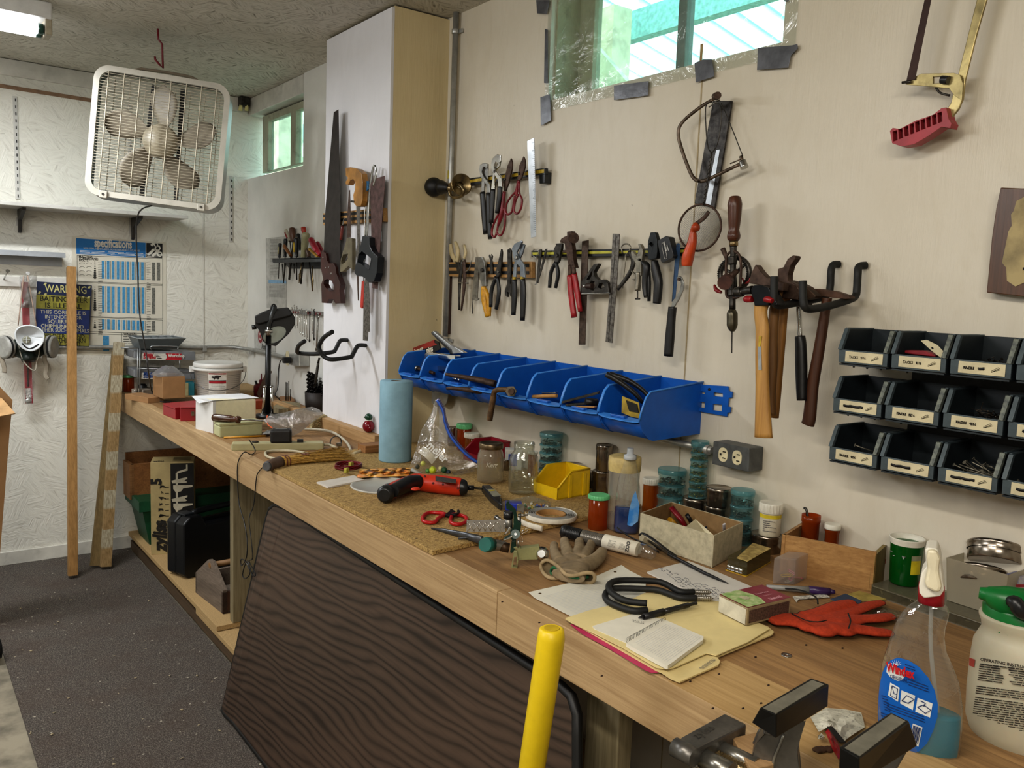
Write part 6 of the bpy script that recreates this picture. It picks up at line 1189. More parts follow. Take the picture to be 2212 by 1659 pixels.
m=M();e_=.0008;F2=lambda u,z:b2+ud*(u*Lm)+V((0,0,z*Hm))-wd_*e_;m.quad(F2(.04,.12),F2(.96,.12),F2(.96,.85),F2(.04,.85));m.bd('striking_strip',P('striker','5d4438',.9,0,.3,300),t)
m=M();F3=lambda v,z:b2+wd_*(v*Wm)+V((0,0,z*Hm))-ud*e_;m.pz([F3(.03,.05),F3(.97,.05),F3(.97,.93),F3(.03,.93)],-ud*.001);m.bd('inner_tray',P('tray_w','c9c4b2',.7),t)
og=P('orange_fabric','a83a1a',.9,0,.12,200,bump=.3,bs=400);bgv=P('black_fabric','1b1917',.85,0,.2,100)
def glove(nm,mt,k,dz,par):
 m=M()
 def ff(pts,rs,hs):rs=[a*1.2 for a in rs];m.tu([BT(*q(p),h+dz)for p,h in zip(pts,hs)],[(a*.42,a*k)for a in rs],12,5,flat=(0,0,1));m.ball(BT(*q(pts[0]),hs[0]+dz),rs[0]*k,12,(1,1,.42/k))
 ff([(1755,965),(1650,990),(1500,1050),(1400,1080)],[.0105,.013,.014,.017],[.020,.020,.017,.014]);ff([(2000,965),(1900,990),(1750,1045),(1600,1090)],[.0085,.0115,.013,.018],[.012,.013,.013,.013]);ff([(2065,1075),(1970,1090),(1850,1095),(1650,1130)],[.0115,.0125,.0125,.018],[.011,.013,.013,.013]);ff([(2050,1205),(1950,1195),(1800,1175),(1600,1170)],[.011,.0135,.014,.018],[.009,.011,.012,.013])
 for p,r_ in(((1600,1120),.030),((1480,1120),.032),((1380,1110),.026),((1540,1180),.026),((1700,1180),.024),((1430,1150),.024),((1300,1110),.020)):m.ball(BT(*q(p),.011+dz),r_*k,16,(1,1,.36/k))
 m.tu([BT(*q(p),.010+dz)for p in((1420,1120),(1250,1100),(1120,1110))],[(.010,.030*k),(.008,.026*k),(.005,.018*k)],14,3,flat=(0,0,1))
 return remesh(m.bd(nm,mt,par),.0022,5)
t=thing('orange_glove','orange fabric work glove with black edging lying beyond the matchbox','glove',BT(1850,1350));glove('palm',og,1,.002,t);glove('black_underside',bgv,1.10,-.003,t)
m=M();m.tu([BT(*q(p),h)for p,h in(((1740,1050),.030),((1760,1110),.030),((1745,1168),.030))],.0014,6,3);m.tu([BT(*q(p),h)for p,h in(((1290,1050),.022),((1400,1105),.030),((1500,1118),.031),((1570,1105),.030))],.001,6,3);m.bd('black_seam',bgv,t)
itm('black_cable','thin black cable loop arching over the orange glove cuff','cable',[q(p)for p in((1190,850),(1330,860),(1430,890),(1490,930),(1500,975))],(.004,.018,.026,.028,.024),.0016,blk,8,5)
pen('marker_pen','grey marker pen with purple cap lying in front of the frosted cube',(1090,838),(1635,880),.002,.0065,[('barrel',0,.62,.004,.0075,P('marker_grey','8b8a86',.4)),('cap',.62,.93,.0085,.0075,P('marker_purple','3b2452',.35)),('cap_tip',.93,1,.006,.004,P('marker_purple','3b2452',.35))],'marker')
flatp('price_strip','small torn white printed paper strip beside the orange glove','paper',[q(p)for p in((1300,915),(1560,895),(1595,920),(1350,935),(1330,960))],.003,.0012,P('strip_white','c4c0b4',.7,0,.4,220,c2='6d6a66'))
flatp('blue_card','dull blue card under the fingers of the orange glove','card',[q(p)for p in((1600,935),(1720,893),(1850,950),(1830,975),(1700,960))],.003,.002,P('card_blue','36445c',.7));flatp('yellow_card','yellowed card with drawn circles beside the wooden box','card',[q(p)for p in((1740,895),(1830,870),(2050,935),(1940,960),(1850,945))],.0025,.0015,P('card_olive','a5934f',.7,0,.2,30))
t=thing('clear_bag','small crumpled clear bag of screws right of the orange glove','bag',BT(1905,1335));m=M();rg=random.Random(1);m.grid(lambda u,v:BT(*q((1960+260*u-40*v,985+90*v+60*u)),.003+.014*math.sin(PI*u)*math.sin(PI*v)+.003*math.sin(u*19+v*13)),14,10);m.bd('film',film,t)
c=BT(1699,1416);m=M();m.lathe(c,[(.003,0),(.009,0),(.009,.0015),(.003,.0015),(.003,0)],20,caps=False);o=m.bd('washer',steel);tag(o,'single grey steel washer lying on bare bench wood','washer')
rg=random.Random(4);cr=None
for i,(x,y)in enumerate([(1632,1419),(1741,1393),(1491,1472),(1553,1456),(1540,1530),(1644,1519),(1085,1300),(1165,1345),(1605,1530),(1820,1400),(1660,1480),(1300,1130+330)]):
 m=M();m.ball(BT(x,y,.0012),.0022,6,(1.4,.8,.5));o=m.bd('debris_crumb',P('crumb','2c170e',.8));tag(o,'tiny dark crumb on the bench top','crumb','dark crumbs scattered on the bench')
zm(1780,1100,2.968)
c=BT(1998,1615);t=thing('spray_bottle','clear window cleaner spray bottle with white trigger and blue label','spray bottle',c)
rows=[(1648,560,760),(1630,470,840),(1560,380,872),(1400,342,892),(1200,342,895),(1050,362,870),(950,392,825),(880,412,790),(800,440,776),(740,465,782),(680,502,800),(640,540,806),(612,580,795),(590,600,772)]
m=M();R_,d,sd=sil(m,c,rows,.5);m.bd('bottle',clear('bottle_clear','fcfdfd',.8,.03,wr=.15,ws=20,body=.02),t)
m=M();sil(m,c+V((0,0,.002)),[(1640,570,750),(1622,490,820),(1555,396,858),(1400,358,878),(1285,352,884),(1272,352,884)],.47);m.bd('blue_liquid',clear('liquid_blue','5fc4dc',.3,.03,body=.6,bodyc='4db2cc'),t)
m=M();sil(m,c,[(600,598,774),(520,602,776),(480,606,776)],.9);m.bd('collar',P('cleaner_red','a01a2c',.35),t)
wt_=P('trigger_white','dcd8cb',.35,0,.04);SPp=lambda p,o=0:PP(*q(p),c+d*o,d)
m=M();m.pz([SPp(p,.022)for p in[(648,258),(668,246),(725,252),(745,310),(750,380),(762,470),(770,520),(745,560),(640,572),(612,540),(608,490),(625,410),(655,370)]],-d*.044);m.bd('trigger_head',wt_,t,bv=.006,seg=3)
m=M();m.pz([SPp(p,.032)for p in[(662,262),(722,268),(745,320),(735,400),(755,500),(740,538),(700,528),(650,500),(645,470),(662,380),(655,310)]],-d*.012);m.bd('trigger_lever',P('trigger_cream','d8cfb4',.4,0,.08,20),t,bv=.004)
m=M();m.tu([SPp((690,600)),SPp((685,900)),SPp((735,1350)),SPp((760,1600))],.0028,8,3);m.bd('dip_tube',clear('tube_c','d8d8d0',.3,.1,body=.25),t)
ctrR=R_;zs_=[r[0].z for r in R_]
def on_body(x,y,o=.0008):
 p=SPp((x,y));zz=p.z
 for i in range(len(R_)-1):
  if R_[i][0].z<=zz<=R_[i+1][0].z:f=(zz-R_[i][0].z)/max(1e-6,R_[i+1][0].z-R_[i][0].z);mid=R_[i][0].lerp(R_[i+1][0],f);h=R_[i][1]*(1-f)+R_[i+1][1]*f;break
 else:mid,h=(R_[0][0],R_[0][1])if zz<R_[0][0].z else(R_[-1][0],R_[-1][1])
 lo,hi=0.0,h*.5
 D=(SPp((x,y))-CAM).normalized();best=p
 for k in range(40):
  s_=(h*.6)*(1-k/39);pt=p-D*s_;u=(pt-mid).dot(sd)/h;w_=(pt-mid).dot(d)/(h*.5)
  if u*u+w_*w_<=1:break
  best=pt
 return best+d*o
lb=[(375,1045),(395,1000),(430,965),(475,950),(540,965),(610,1010),(670,1080),(710,1160),(730,1250),(728,1330),(700,1420),(660,1500),(610,1550),(560,1570),(500,1560),(440,1530),(395,1470),(350,1400),(345,1300),(350,1200),(358,1120)]
def patch(pts,o,mt,m,div=7):
 cx_=sum(p[0]for p in pts)/len(pts);cy2=sum(p[1]for p in pts)/len(pts);N_=len(pts);vs=[]
 for k in range(1,div+1):vs+=[on_body(cx_+(p[0]-cx_)*k/div,cy2+(p[1]-cy2)*k/div,o)for p in pts]
 vs.append(on_body(cx_,cy2,o));C_=len(vs)-1;fs=[(C_,i,(i+1)%N_)for i in range(N_)]+[((k-1)*N_+i,k*N_+i,k*N_+(i+1)%N_,(k-1)*N_+(i+1)%N_)for k in range(1,div)for i in range(N_)]
 m.mat(mt);m.add(vs,fs,True)
m=M();patch(lb,.001,P('cleaner_blue','0f5fb0',.35,0,.05),m);wq=P('label_w','d9dbd8',.5);nav=P('label_navy','0c2c66',.5)
patch([(408,985),(440,1000),(520,1035),(518,1070),(500,1095),(470,1098),(425,1075),(400,1040)],.0016,wq,m,3)
for fr in([(425,1108),(485,1142),(475,1232),(410,1190)],[(497,1158),(585,1192),(570,1285),(488,1242)],[(600,1205),(697,1243),(680,1333),(585,1295)]):
 patch(fr,.0016,wq,m,3)
patch([(570,1370),(632,1395),(605,1520),(545,1490)],.0016,wq,m,3)
rg=random.Random(6)
for(x,y,w_,n_)in((535,1085,130,3),(370,1190,35,6),(400,1240,240,3),(365,1300,60,6),(520,990,60,2)):
 for i in range(n_):
  a,b=(x+i*4,y+i*18),(x+i*4+w_,y+i*18+w_*.36);pts=[on_body(a[0]+(b[0]-a[0])*k/6,a[1]+(b[1]-a[1])*k/6,.0018)for k in range(7)];m.mat(nav);m.tu(pts,.0005,4)
for i in range(7):pts=[on_body(575+i*7.5-k*4,1382+i*3+k*20,.002)for k in range(6)];m.tu(pts,.0004+.0003*(i%2),4)
for fr in([(437,1128),(472,1148),(464,1212),(427,1190),(437,1128),(450,1180),(468,1182)],[(500,1225),(530,1190),(578,1215),(540,1240),(500,1225)],[(600,1265),(640,1250),(685,1285),(650,1305),(600,1265)],[(620,1225),(650,1240),(640,1260)]):m.tu([on_body(x,y,.002)for x,y in fr],.0007,4)
m.mat(P('burst','e4e6e4',.5))
for k in range(7):
 a_=-2.6+k*.38;pts=[(462+8*math.cos(a_-.25),1002+8*math.sin(a_-.25)),(462+42*math.cos(a_),1002+45*math.sin(a_)),(462+8*math.cos(a_+.25),1002+8*math.sin(a_+.25))];m.add([on_body(x,y,.002)for x,y in pts],[(0,1,2)])
m.mat(P('cleaner_letters','c41f26',.4));a=on_body(403,1028,.0045);b=on_body(520,1062,.0045);rt_=(b-a);upn=d.cross(rt_);upn=upn if upn.z>0 else-upn
m.text('Windex',a,rt_,upn,.0185,.035,sx=.62);m.mat(nav);a=on_body(425,1072,.0042);m.text('ORIGINAL',a,on_body(510,1096,.0042)-a,upn,.007,.02,sx=.75)
m.bd('label',None,t)
c=BT(2200,1590);t=thing('sprayer_jug','translucent white sprayer jug with green pump lid and printed operating instructions','sprayer',c)
rows=[(1520,980,1560),(1490,930,1600),(1380,896,1640),(1200,905,1640),(1000,928,1620),(880,950,1590),(820,985,1550),(790,1003,1520),(750,1000,1520),(710,985,1530),(690,990,1520)]
m=M();R2_,d,sd=sil(m,c,rows,.9);m.bd('jug',P('jug_white','b4ad98',.45,0,.05,10,Subsurface_Weight=.1),t)
gg=P('lid_green','0f6e32',.35,0,.08)
m=M();sil(m,c,[(780,1010,1480),(760,1005,1490),(640,1010,1480),(600,1040,1440)],.95);m.bd('lid',gg,t)
HP2=lambda p,o=0:PP(*q(p),c+d*o,d)
m=M();m.tu([HP2((995,535),.02),HP2((1040,545),.02),HP2((1060,550),.02),HP2((1150,585),.02),HP2((1300,620),.02)],[.008,.010,.013,.021,.024],14,2);m.bd('nozzle',gg,t)
m=M();m.tu([HP2((1195,595),.045),HP2((1230,600),.05),HP2((1260,650),.05),HP2((1330,670),.04)],[.008,.010,.011,.012],10,3);m.bd('trigger',blkp,t)
def on_jug(x,y,o=.001):
 p=HP2((x,y));D=(p-CAM).normalized()
 for i in range(len(R2_)-1):
  if R2_[i][0].z<=p.z<=R2_[i+1][0].z:f=(p.z-R2_[i][0].z)/(R2_[i+1][0].z-R2_[i][0].z);mid=R2_[i][0].lerp(R2_[i+1][0],f);h=R2_[i][1]*(1-f)+R2_[i+1][1]*f;break
 else:mid,h=R2_[0][0],R2_[0][1]
 u=max(-.98,min(.98,(p-mid).dot(sd)/h));s_=h*.9*math.sqrt(1-u*u);s2=s_/abs(D.dot(d));pt=p-D*s2;u=max(-.98,min(.98,(pt-mid).dot(sd)/h));s_=h*.9*math.sqrt(1-u*u);return p-D*(s_/abs(D.dot(d)))+d*o
m=M();m.mat(P('jug_ink','2a2722',.7));rg=random.Random(3)
for i in range(30):
 y=990+i*14.5
 if i in(8,9,14):continue
 x=1000-i*2
 while x<1290:
  w_=rg.uniform(18,60);
  if not(1130<x<1165 and i<8):m.tu([on_jug(x,y+(x-1000)*.13),on_jug(x+w_*.5,y+(x+w_*.5-1000)*.13),on_jug(x+w_,y+(x+w_-1000)*.13)],.0006 if i>1 else .0009,4)
  x+=w_+8
a=on_jug(1003,965,.003);b=on_jug(1250,1010,.003);upn=V((0,0,1));m.text('OPERATING INSTRUCTIONS',a,b-a,upn,.0062,.02,sx=1.0);a=on_jug(932,1348,.003);b=on_jug(1010,1370,.003);m.text('Do it',a,b-a,upn,.017,.05,sx=.9);m.mat(P('jug_red','a3443c',.5));m.add([on_jug(*p)for p in((932,950),(968,962),(962,1012),(930,1000))],[(0,1,2,3)]);m.bd('printed_text',None,t)
zm(1400,1380,5.53)
cast=P('cast_metal','77746f',.38,.75,.25,12,dirt=.4,bump=.1,bs=60);jb=P('jaw_black','0f0f0f',.4,0,.2,30);pad=P('jaw_pad','6f6c60',.6,0,.15,30)
t=thing('bench_vise','cast aluminium bench vise with two black rubber jaws clamped to the bench edge','vise',BT(1640,1640));ZJ=ZB+.115
def jaw(top,bot,pad_,z0,z1,zm_):
 zm(*zm_);tp=[PZ(*q(p),z1)for p in top];bt=[PZ(*q(p),z0)for p in bot];m=M();n_=len(tp);m.add(bt+tp,[tuple(range(n_))[::-1],tuple(range(n_,2*n_))]+[(i,(i+1)%n_,n_+(i+1)%n_,n_+i)for i in range(n_)],False);j=m.bd('jaw',jb,t,bv=.002)
 m=M();m.pz([PZ(*q(p),z1+.0008)for p in pad_],(0,0,-.002));m.bd('jaw_pad',pad,j,bv=.0006)
R8=(1400,1380,5.53);R7=(1420,1400,3.814)
jaw([(1335,820),(1530,900),(2165,540),(1940,465)],[(1230,1000),(1525,1195),(2150,810),(2000,720)],[(1380,822),(1530,885),(2100,545),(1960,492)],ZJ-.035,ZJ,R8)
jaw([(1500,810),(1660,905),(2075,600),(1920,525)],[(1490,1010),(1660,1120),(2145,810),(2030,720)],[(1545,820),(1668,885),(2042,602),(1930,545)],ZJ-.035,ZJ,R7)
zm(*R8);cj=PZ(*q((1650,900)),ZJ-.03);dj=V((CAM.x-cj.x,CAM.y-cj.y,0)).normalized();JP=lambda p,o=0:PP(*q(p),cj+dj*o,dj)
m=M();m.pz([JP(p,-.002)for p in[(1390,1130),(1300,1260),(1240,1400),(1225,1560),(1200,1720),(1560,1800),(1810,1700),(1785,1350),(1800,1200),(1860,1000),(1700,1060),(1530,1150)]],-dj*.035);m.bd('jaw_arm',cast,t,bv=.006,seg=3)
m=M();m.tu([JP(p,.001)for p in((1620,1150),(1560,1300),(1500,1450),(1490,1600))],.002,6,3);m.bd('casting_rib',P('rib_light','8d8a80',.4,.7),t)
zm(*R7);cj2=PZ(*q((1800,800)),ZJ-.03);m=M();m.pz([PP(*q(p),cj2-dj*.01,dj)for p in[(1560,1000),(1760,900),(2010,820),(2060,860),(1990,980),(1900,1150),(1500,1150)]],-dj*.03);m.bd('jaw_arm',cast,t,bv=.006,seg=3)
zm(*R8);zc=ZB+.03
tp=[PZ(*q(p),zc)for p in((360,1190),(925,880),(1190,1010),(590,1310))];m=M();m.pz(tp,(0,0,-.022));m.bd('clamp_bar',cast,t,bv=.005,seg=3)
a,b=tp[0],tp[3];m=M();m.tu([a.lerp(b,-.05)+V((-.004,0,-.011)),a.lerp(b,1.02)+V((-.004,0,-.011))],.0125,16);m.bd('rounded_end',cast,t)
m=M();aa=PZ(*q((600,1190)),zc+.0006);bb=PZ(*q((940,985)),zc+.0006);m.text('zyliss',aa,bb-aa,V((0,0,1)).cross(bb-aa),.02,.0,sx=1.0);m.bd('embossed_name',P('emboss_m','5a5750',.5,.6),t)
for p0_,p1_,r_ in(((850,1300),(1300,1520),.0105),((650,1420),(1000,1600),.0125)):m=M();m.tu([PZ(*q(p0_),zc-.02),PZ(*q(p1_),zc-.02)],r_,16);m.bd('guide_rod',P('rod_m','8b8880',.3,.8,.15),t)
A,B=PZ(*q((730,1355)),zc-.025),PZ(*q((1200,1600)),zc-.025);m=M();pr=[]
L=(B-A).length;n_=int(L/.0042)
for i in range(n_):pr+=[(.0065,i*.0042),(.009,i*.0042+.0014),(.009,i*.0042+.0022),(.0065,i*.0042+.0038)]
m.lathe(A,pr,16,B-A);m.bd('threaded_rod',brass,t)
m=M();m.beam(PZ(*q((310,1370)),ZB-.02),PZ(*q((600,1530)),ZB-.02),.012,.003);m.bd('lower_plate',steel,t)
m=M();s1=[PZ(*q(p),zc-.022)for p in((1000,1180),(1220,1060),(1230,1075),(1040,1200),(1040,1400),(1000,1400))];m.box(PZ(*q((1000,1270)),zc-.03),(.02,.02,.03),Matrix.Rotation(.5,3,'Z'));m.bd('web',cast,t,bv=.003)
m=M();m.pz([PZ(*q(p),ZB+.018)for p in((1010,1180),(1400,1090),(1500,1500),(1230,1560))],(0,0,-.017));o=m.bd('packing_block',wood('pack','a58660','7b6040','y',9),None,bv=.001);tag(o,'small wood packing block wedged under the vise','block')
zm(1420,1400,3.814)
t=thing('torn_wrapper','torn crumpled white and red paper wrapper on the bench between vise and spray bottle','wrapper',BT(1815,1570));rg=random.Random(2)
def crum(nm,pts,mt,hh,seed):
 m=M();n_=len(pts);cx_=sum(p[0]for p in pts)/n_;cy2=sum(p[1]for p in pts)/n_;rg=random.Random(seed);vs=[BT(*q((cx_,cy2)),hh)]
 for k in(.35,.7,1):vs+=[BT(*q((cx_+(p[0]-cx_)*k,cy2+(p[1]-cy2)*k)),hh*(1.2-k)+rg.uniform(.002,.007))for p in pts]
 m.add(vs,[(0,1+i,1+(i+1)%n_)for i in range(n_)]+[(1+j*n_+i,1+(j+1)*n_+i,1+(j+1)*n_+(i+1)%n_,1+j*n_+(i+1)%n_)for j in(0,1)for i in range(n_)],False);return m.bd(nm,mt,t)
crum('white_part',[(1260,570),(1300,545),(1390,492),(1550,505),(1680,530),(1700,600),(1710,650),(1600,720),(1520,780),(1440,690),(1380,620),(1330,690),(1290,620)],P('wrap_white','c2bfb0',.6,0,.15,60,dirt=.9),.012,1)
crum('red_part',[(1385,690),(1410,650),(1440,700),(1500,800),(1520,900),(1490,915),(1440,830)],P('wrap_red','a01c24',.4),.01,2);crum('torn_corner',[(1325,720),(1350,700),(1380,730),(1360,755),(1325,750)],P('wrap_white','c2bfb0',.6),.008,3)
m=M();A_,B_=BT(*q((1420,650)),.017),BT(*q((1530,780)),.017);m.beam(A_,B_,.008,.0015);m.bd('black_band',P('wrap_black','161414',.5),t)
m=M();rg=random.Random(7)
for i in range(9):m.ball(BT(*q((1300+i*17,830+rg.uniform(-12,35))),.003),.0045,7,(1.4,1,.5))
o=remesh(m.bd('leather_shred',P('shred','4a3422',.9)),.0012,2);tag(o,'shrivelled brown scrap lying below the torn wrapper','scrap')
m=M();A_=PX(1191,1376,.79);B_=PX(1148,1659,.79);D_=(B_-A_).normalized();End=A_+D_*((A_.z-.02)/-D_.z);t=thing('yellow_pole','thick bright yellow plastic pole standing upright in front of the bench','pole',V((End.x,End.y,0)))
End.z=.002;m.tu([A_+V((0,0,.014)),A_+V((0,0,.012)),A_,End],[.0155,.0190,.0210,.0210],24);m.bd('pole',P('pole_yellow','d9bc1c',.4,0,.06,15,dirt=.06),t)
m=M();m.lathe(A_+V((0,0,.0142)),[(.012,0),(.0115,.0006)],20);m.bd('end_plug',P('plug_yellow','b89c18',.5),t)
zm(460,900,3.318)
def bb(name,label,cat,a,b,depth,ytop,mat,h0=0.0,bv=.002,part='body',ret=False):
 """box standing on the bench: front-left foot a, front-right foot b (pixels), depth away from the viewer, top row at a"""
 A=BT(*a,h0);B=BT(*b,h0);n=V((0,0,1)).cross(B-A).normalized();n=n if n.dot(A-CAM)>0 else-n;H=HT(A,ytop)-A.z
 t=thing(name,label,cat,(A+B)/2)if label else None;m=M();m.pz([A,B,B+n*depth,A+n*depth],(0,0,H));o=m.bd(part,mat,t,bv=bv);return t,A,B,n,H,o
stripc=P('beige_plastic','a9a27c',.45,0,.06,12,dirt=.1)
t,A,B,n,H,o=bb('power_strip','long beige power strip with a black adapter plugged in, along the bench edge','power strip',q((130,245)),q((795,238)),.05,900+195/3.318,stripc,bv=.006)
d_=(B-A).normalized();m=M();m.box(A.lerp(B,.60)+n*.02+V((0,0,H+.004)),(.03,.014,.008),Matrix((d_,n,(0,0,1))).transposed());m.bd('outlet_face',P('slotb','2a2118',.6),t);m=M();m.box(A.lerp(B,.74)+n*.025+V((0,0,H+.005)),(.022,.018,.012),Matrix((d_,n,(0,0,1))).transposed());m.bd('rocker_switch',blkp,t,bv=.002)
m=M();m.tu([A.lerp(B,.25)+n*.025+V((0,0,H)),A.lerp(B,.25)+n*.025+V((0,0,H+.004))],.012,12);m.bd('dark_socket',P('slotb','2a2118',.6),t)
m=M();m.tu([B+n*.02+V((0,0,.015)),BT(715,962,.012),BT(730,972,.008),BT(722,985,.006),BT(700,990,.006),BT(640,975,.006),BT(580,975,.006),BT(576,985,.006),BT(600,992,.006),BT(640,990,.006)],.005,8,5);m.bd('power_cord',P('cord_beige','b5ab90',.5),t)
AD=A.lerp(B,.53)+n*.022+V((0,0,H));t=thing('power_adapter','black block power adapter plugged into the beige power strip','adapter',AD)
m=M();m.box(AD+V((0,0,.024)),(.075,.045,.05),Matrix((d_,n,(0,0,1))).transposed());m.bd('body',P('adapter_black','1d1c1c',.5),t,bv=.008);m=M();m.box(AD+V((0,0,.0495))+n*.004,(.04,.012,.0015),Matrix((d_,n,(0,0,1))).transposed());m.bd('sticker',P('adapter_grey','7d7c78',.5),t)
ed=lambda x,y,o=.004:PX(x,y,XE-o)
t=thing('thin_black_cord','thin black power cord hanging over the bench edge and tied in a bundle','cord',V((XE-.01,3.2,.5)))
m=M();m.tu([BT(538,950,.045),BT(548,965,.02),BT(551,976,.006),BT(542,982,.004),ed(527,977),ed(514,1000),ed(513,1040),ed(517,1090),ed(528,1130,.02),ed(534,1170,.03),ed(532,1205,.03),ed(522,1222,.03),ed(521,1208,.03),ed(532,1215,.03),ed(540,1238,.03),ed(530,1250,.03),ed(524,1240,.03),ed(534,1212,.03),ed(545,1242,.03),ed(552,1240,.02),ed(538,1212,.03),ed(546,1205,.03),ed(542,1160,.03),ed(538,1120,.02),ed(548,1090),ed(553,1040),ed(557,1022),ed(572,1005),BT(580,1000,.012),BT(590,1003,.02)],.0018,6,4);m.bd('cord',blk,t)
t=thing('whisk_broom','straw whisk broom with brown bound handle lying behind the cork sheet edge','broom',BT(680,990));straw=P('straw','b8924a',.75,0,.35,120,c2='6e5222')
zm(240,640,3.568);hb0=.022
H0,H1=BT(*q((1205,1310)),hb0),BT(*q((1300,1280)),hb0)
m=M();m.tu([H0,H0.lerp(H1,.4),H1],[.016,.019,.020],16,3);m.bd('handle',P('broom_cap','5d4a3c',.6),t);m=M();m.tu([H0+(H0-H1)*.12,H0],[.013,.0165],14);m.bd('end_cap',P('broom_grey','59595a',.6),t)
m=M();rg=random.Random(1);E0=BT(*q((1830,1260)),.010);E1=BT(*q((1780,1160)),.030)
for i in range(150):
 f=rg.random();g=rg.random();st=H1+V((rg.uniform(-.012,.012),rg.uniform(-.012,.012),rg.uniform(-.012,.012)));en=BT(*q((1880-110*(1-f)+rg.uniform(-25,20),1262-110*(1-f))),.004+.03*g*(1-abs(f-.5)));md=st.lerp(en,.45)+V((0,0,.006*g));m.tu([st,md,en],[.0022,.0014,.0006],4,3,caps=False)
for a,b,r_ in((.0,.35,.020),(.2,.55,.021)):pass
pts=[H1.lerp(E0.lerp(E1,.5),f)for f in(0,.2,.4)];m.tu(pts,[(.018,.018),(.019,.022),(.013,.030)],14,4,flat=(0,0,1));o=m.bd('bristles',straw,t);o['kind']='stuff'
ce=E0.lerp(E1,.5)
for f,r_ in((.06,(.0195,.0215)),(.10,(.0195,.0225)),(.36,(.016,.031)),(.41,(.015,.033))):
 c=H1.lerp(ce,f);ax=(ce-H1).normalized();u=V((0,0,1));w_=ax.cross(u).normalized();m=M();m.tu([c+u*(r_[0]*math.cos(k*PI/10))+w_*(r_[1]*math.sin(k*PI/10))for k in range(20)],.0016,6,closed=True);m.bd('binding',P('binding','5a2418',.6),t)
zm(460,900,3.318);c=BT(*q((970,372)),CT);ra=WD(c,90/3.318);t=thing('wire_coil','coil of dark red electrical wire tied with yellow labels on the cork sheet','wire',c);rg=random.Random(3);m=M();pts=[]
for i in range(200):
 a=i*.35;rr_=ra*(1+.10*math.sin(i*1.3)*rg.random());pts.append(c+V((rr_*math.cos(a),rr_*math.sin(a),.004+.006*(1+math.sin(i*.37)))))
m.tu(pts,.0019,6,2);m.bd('wire',P('wire_red','6e1420',.3),t)
for x,y in((990,342),(957,385)):m=M();p=BT(*q((x,y)),CT+.012);m.box(p,(.018,.010,.016),Matrix.Rotation(.6,3,'Z'));m.bd('paper_tie',P('tie_yellow','b5b04a',.6,0,.2,200),t,bv=.002)
flatp('white_notecard','narrow white card pad lying at the cork sheet edge','notepad',[q(p)for p in((742,468),(1010,420),(1085,450),(825,505))],CT+.005,.005,P('card_white','c9c2b8',.7,0,.04),.0008)
t=thing('seed_packet','crumpled orange and yellow printed packet between the wire coil and the driver','packet',BT(800,1022,CT));zm(680,980,5.0);rg=random.Random(4)
m=M();m.grid(lambda u,v:BT(770+112*u+8*v,1032-18*v-4*u+3*math.sin(v*20),CT+.003+.008*abs(math.sin(u*9+v*5))),16,8);m.bd('wrapper',P('seed_orange','c4702a',.4,0,.5,24,c2='d6b65a',dirt=.5),t)
c=BT(838,1053,CT);c=c+V((0,.02,0));r=WD(c,73);t=thing('translucent_disc','round translucent white plastic lid lying under the red driver','lid',c);m=M();m.lathe(c,[(r,0),(r*1.01,.002),(r,.004),(r*.95,.0042),(r*.93,.002),(0,.002)],40,caps=False);m.bd('lid',P('lid_white','b5b3aa',.35,0,.04,10),t)
zm(240,690,6.144)
def qq(p):return q(p)
t,A,B,n,H,o=bb('metal_pencil_tin','pale green hinged metal tin in front of the foam block','tin',qq((1440,1572)),qq((2010,1530)),.075,690+1420/6.144,P('pale_green','b1b18a',.4,0,.05,14,dirt=.15),bv=.006)
m=M();m.pz([p+V((0,0,H))for p in(A-n*.002-d_*.002,B-n*.002+d_*.002,B+n*.077,A+n*.077)],(0,0,.011));m.bd('lid',P('pale_green','b1b18a'),t,bv=.004);zt2=ZB+H+.011
Ah,Bh=PZ(*qq((1345,1300)),zt2+.015),PZ(*qq((1705,1330)),zt2+.014);t=thing('screwdriver','large brown handled screwdriver resting on the pale green tin','screwdriver',(Ah+Bh)/2)
m=M();m.tu([Ah,Ah.lerp(Bh,.06),Ah.lerp(Bh,.3),Ah.lerp(Bh,.65),Ah.lerp(Bh,.85),Ah.lerp(Bh,.92),Bh],[.008,.0145,.0155,.0135,.0105,.0145,.013],12,3);m.bd('handle',P('amber_brown','4a2c1c',.25,0,.3,10),t)
for k in range(6):
 a=k*PI/3;ax=(Bh-Ah).normalized();u=V((0,0,1));w_=ax.cross(u);o_=u*math.cos(a)+w_*math.sin(a);m=M();m.tu([Ah.lerp(Bh,.1)+o_*.0135,Ah.lerp(Bh,.7)+o_*.0125],.0022,6);m.bd('flute',P('flute_grey','75685a',.4),t)if k<3 else None
m=M();m.tu([Bh,PZ(*qq((2020,1345)),zt2+.006)],.0035,10);m.bd('shaft',steel,t)
itm('pencil','yellow pencil lying in front of the pale green tin','pencil',[qq((1495,1568)),qq((2050,1545))],(.004,.004),.0038,P('pencil_yellow','c28a1e',.4),6)
itm('pencil_stub','brown stick lying beyond the yellow pencil','stick',[qq((2030,1540)),qq((2100,1535))],(.004,.004),.004,P('dark_stick','3b2418',.6),6)
fb=P('foam_cream','ded6b8',.9,0,.04,40,bump=.1);fw=P('foam_white','cfcdca',.8,0,.03,10)
A=BT(*qq((1350,1510)));B=BT(*qq((1930,1455)));n=V((0,0,1)).cross(B-A).normalized();n=n if n.dot(A-CAM)>0 else-n;H=HT(A,690+1090/6.144)-A.z
t=thing('foam_block','cream foam block wrapped on its left side with white packing sheet','foam block',(A+B)/2);dz=(B-A).normalized()
m=M();m.pz([A,B,B+n*.11,A+n*.11],(0,0,H));m.bd('block',fb,t,bv=.010,seg=3)
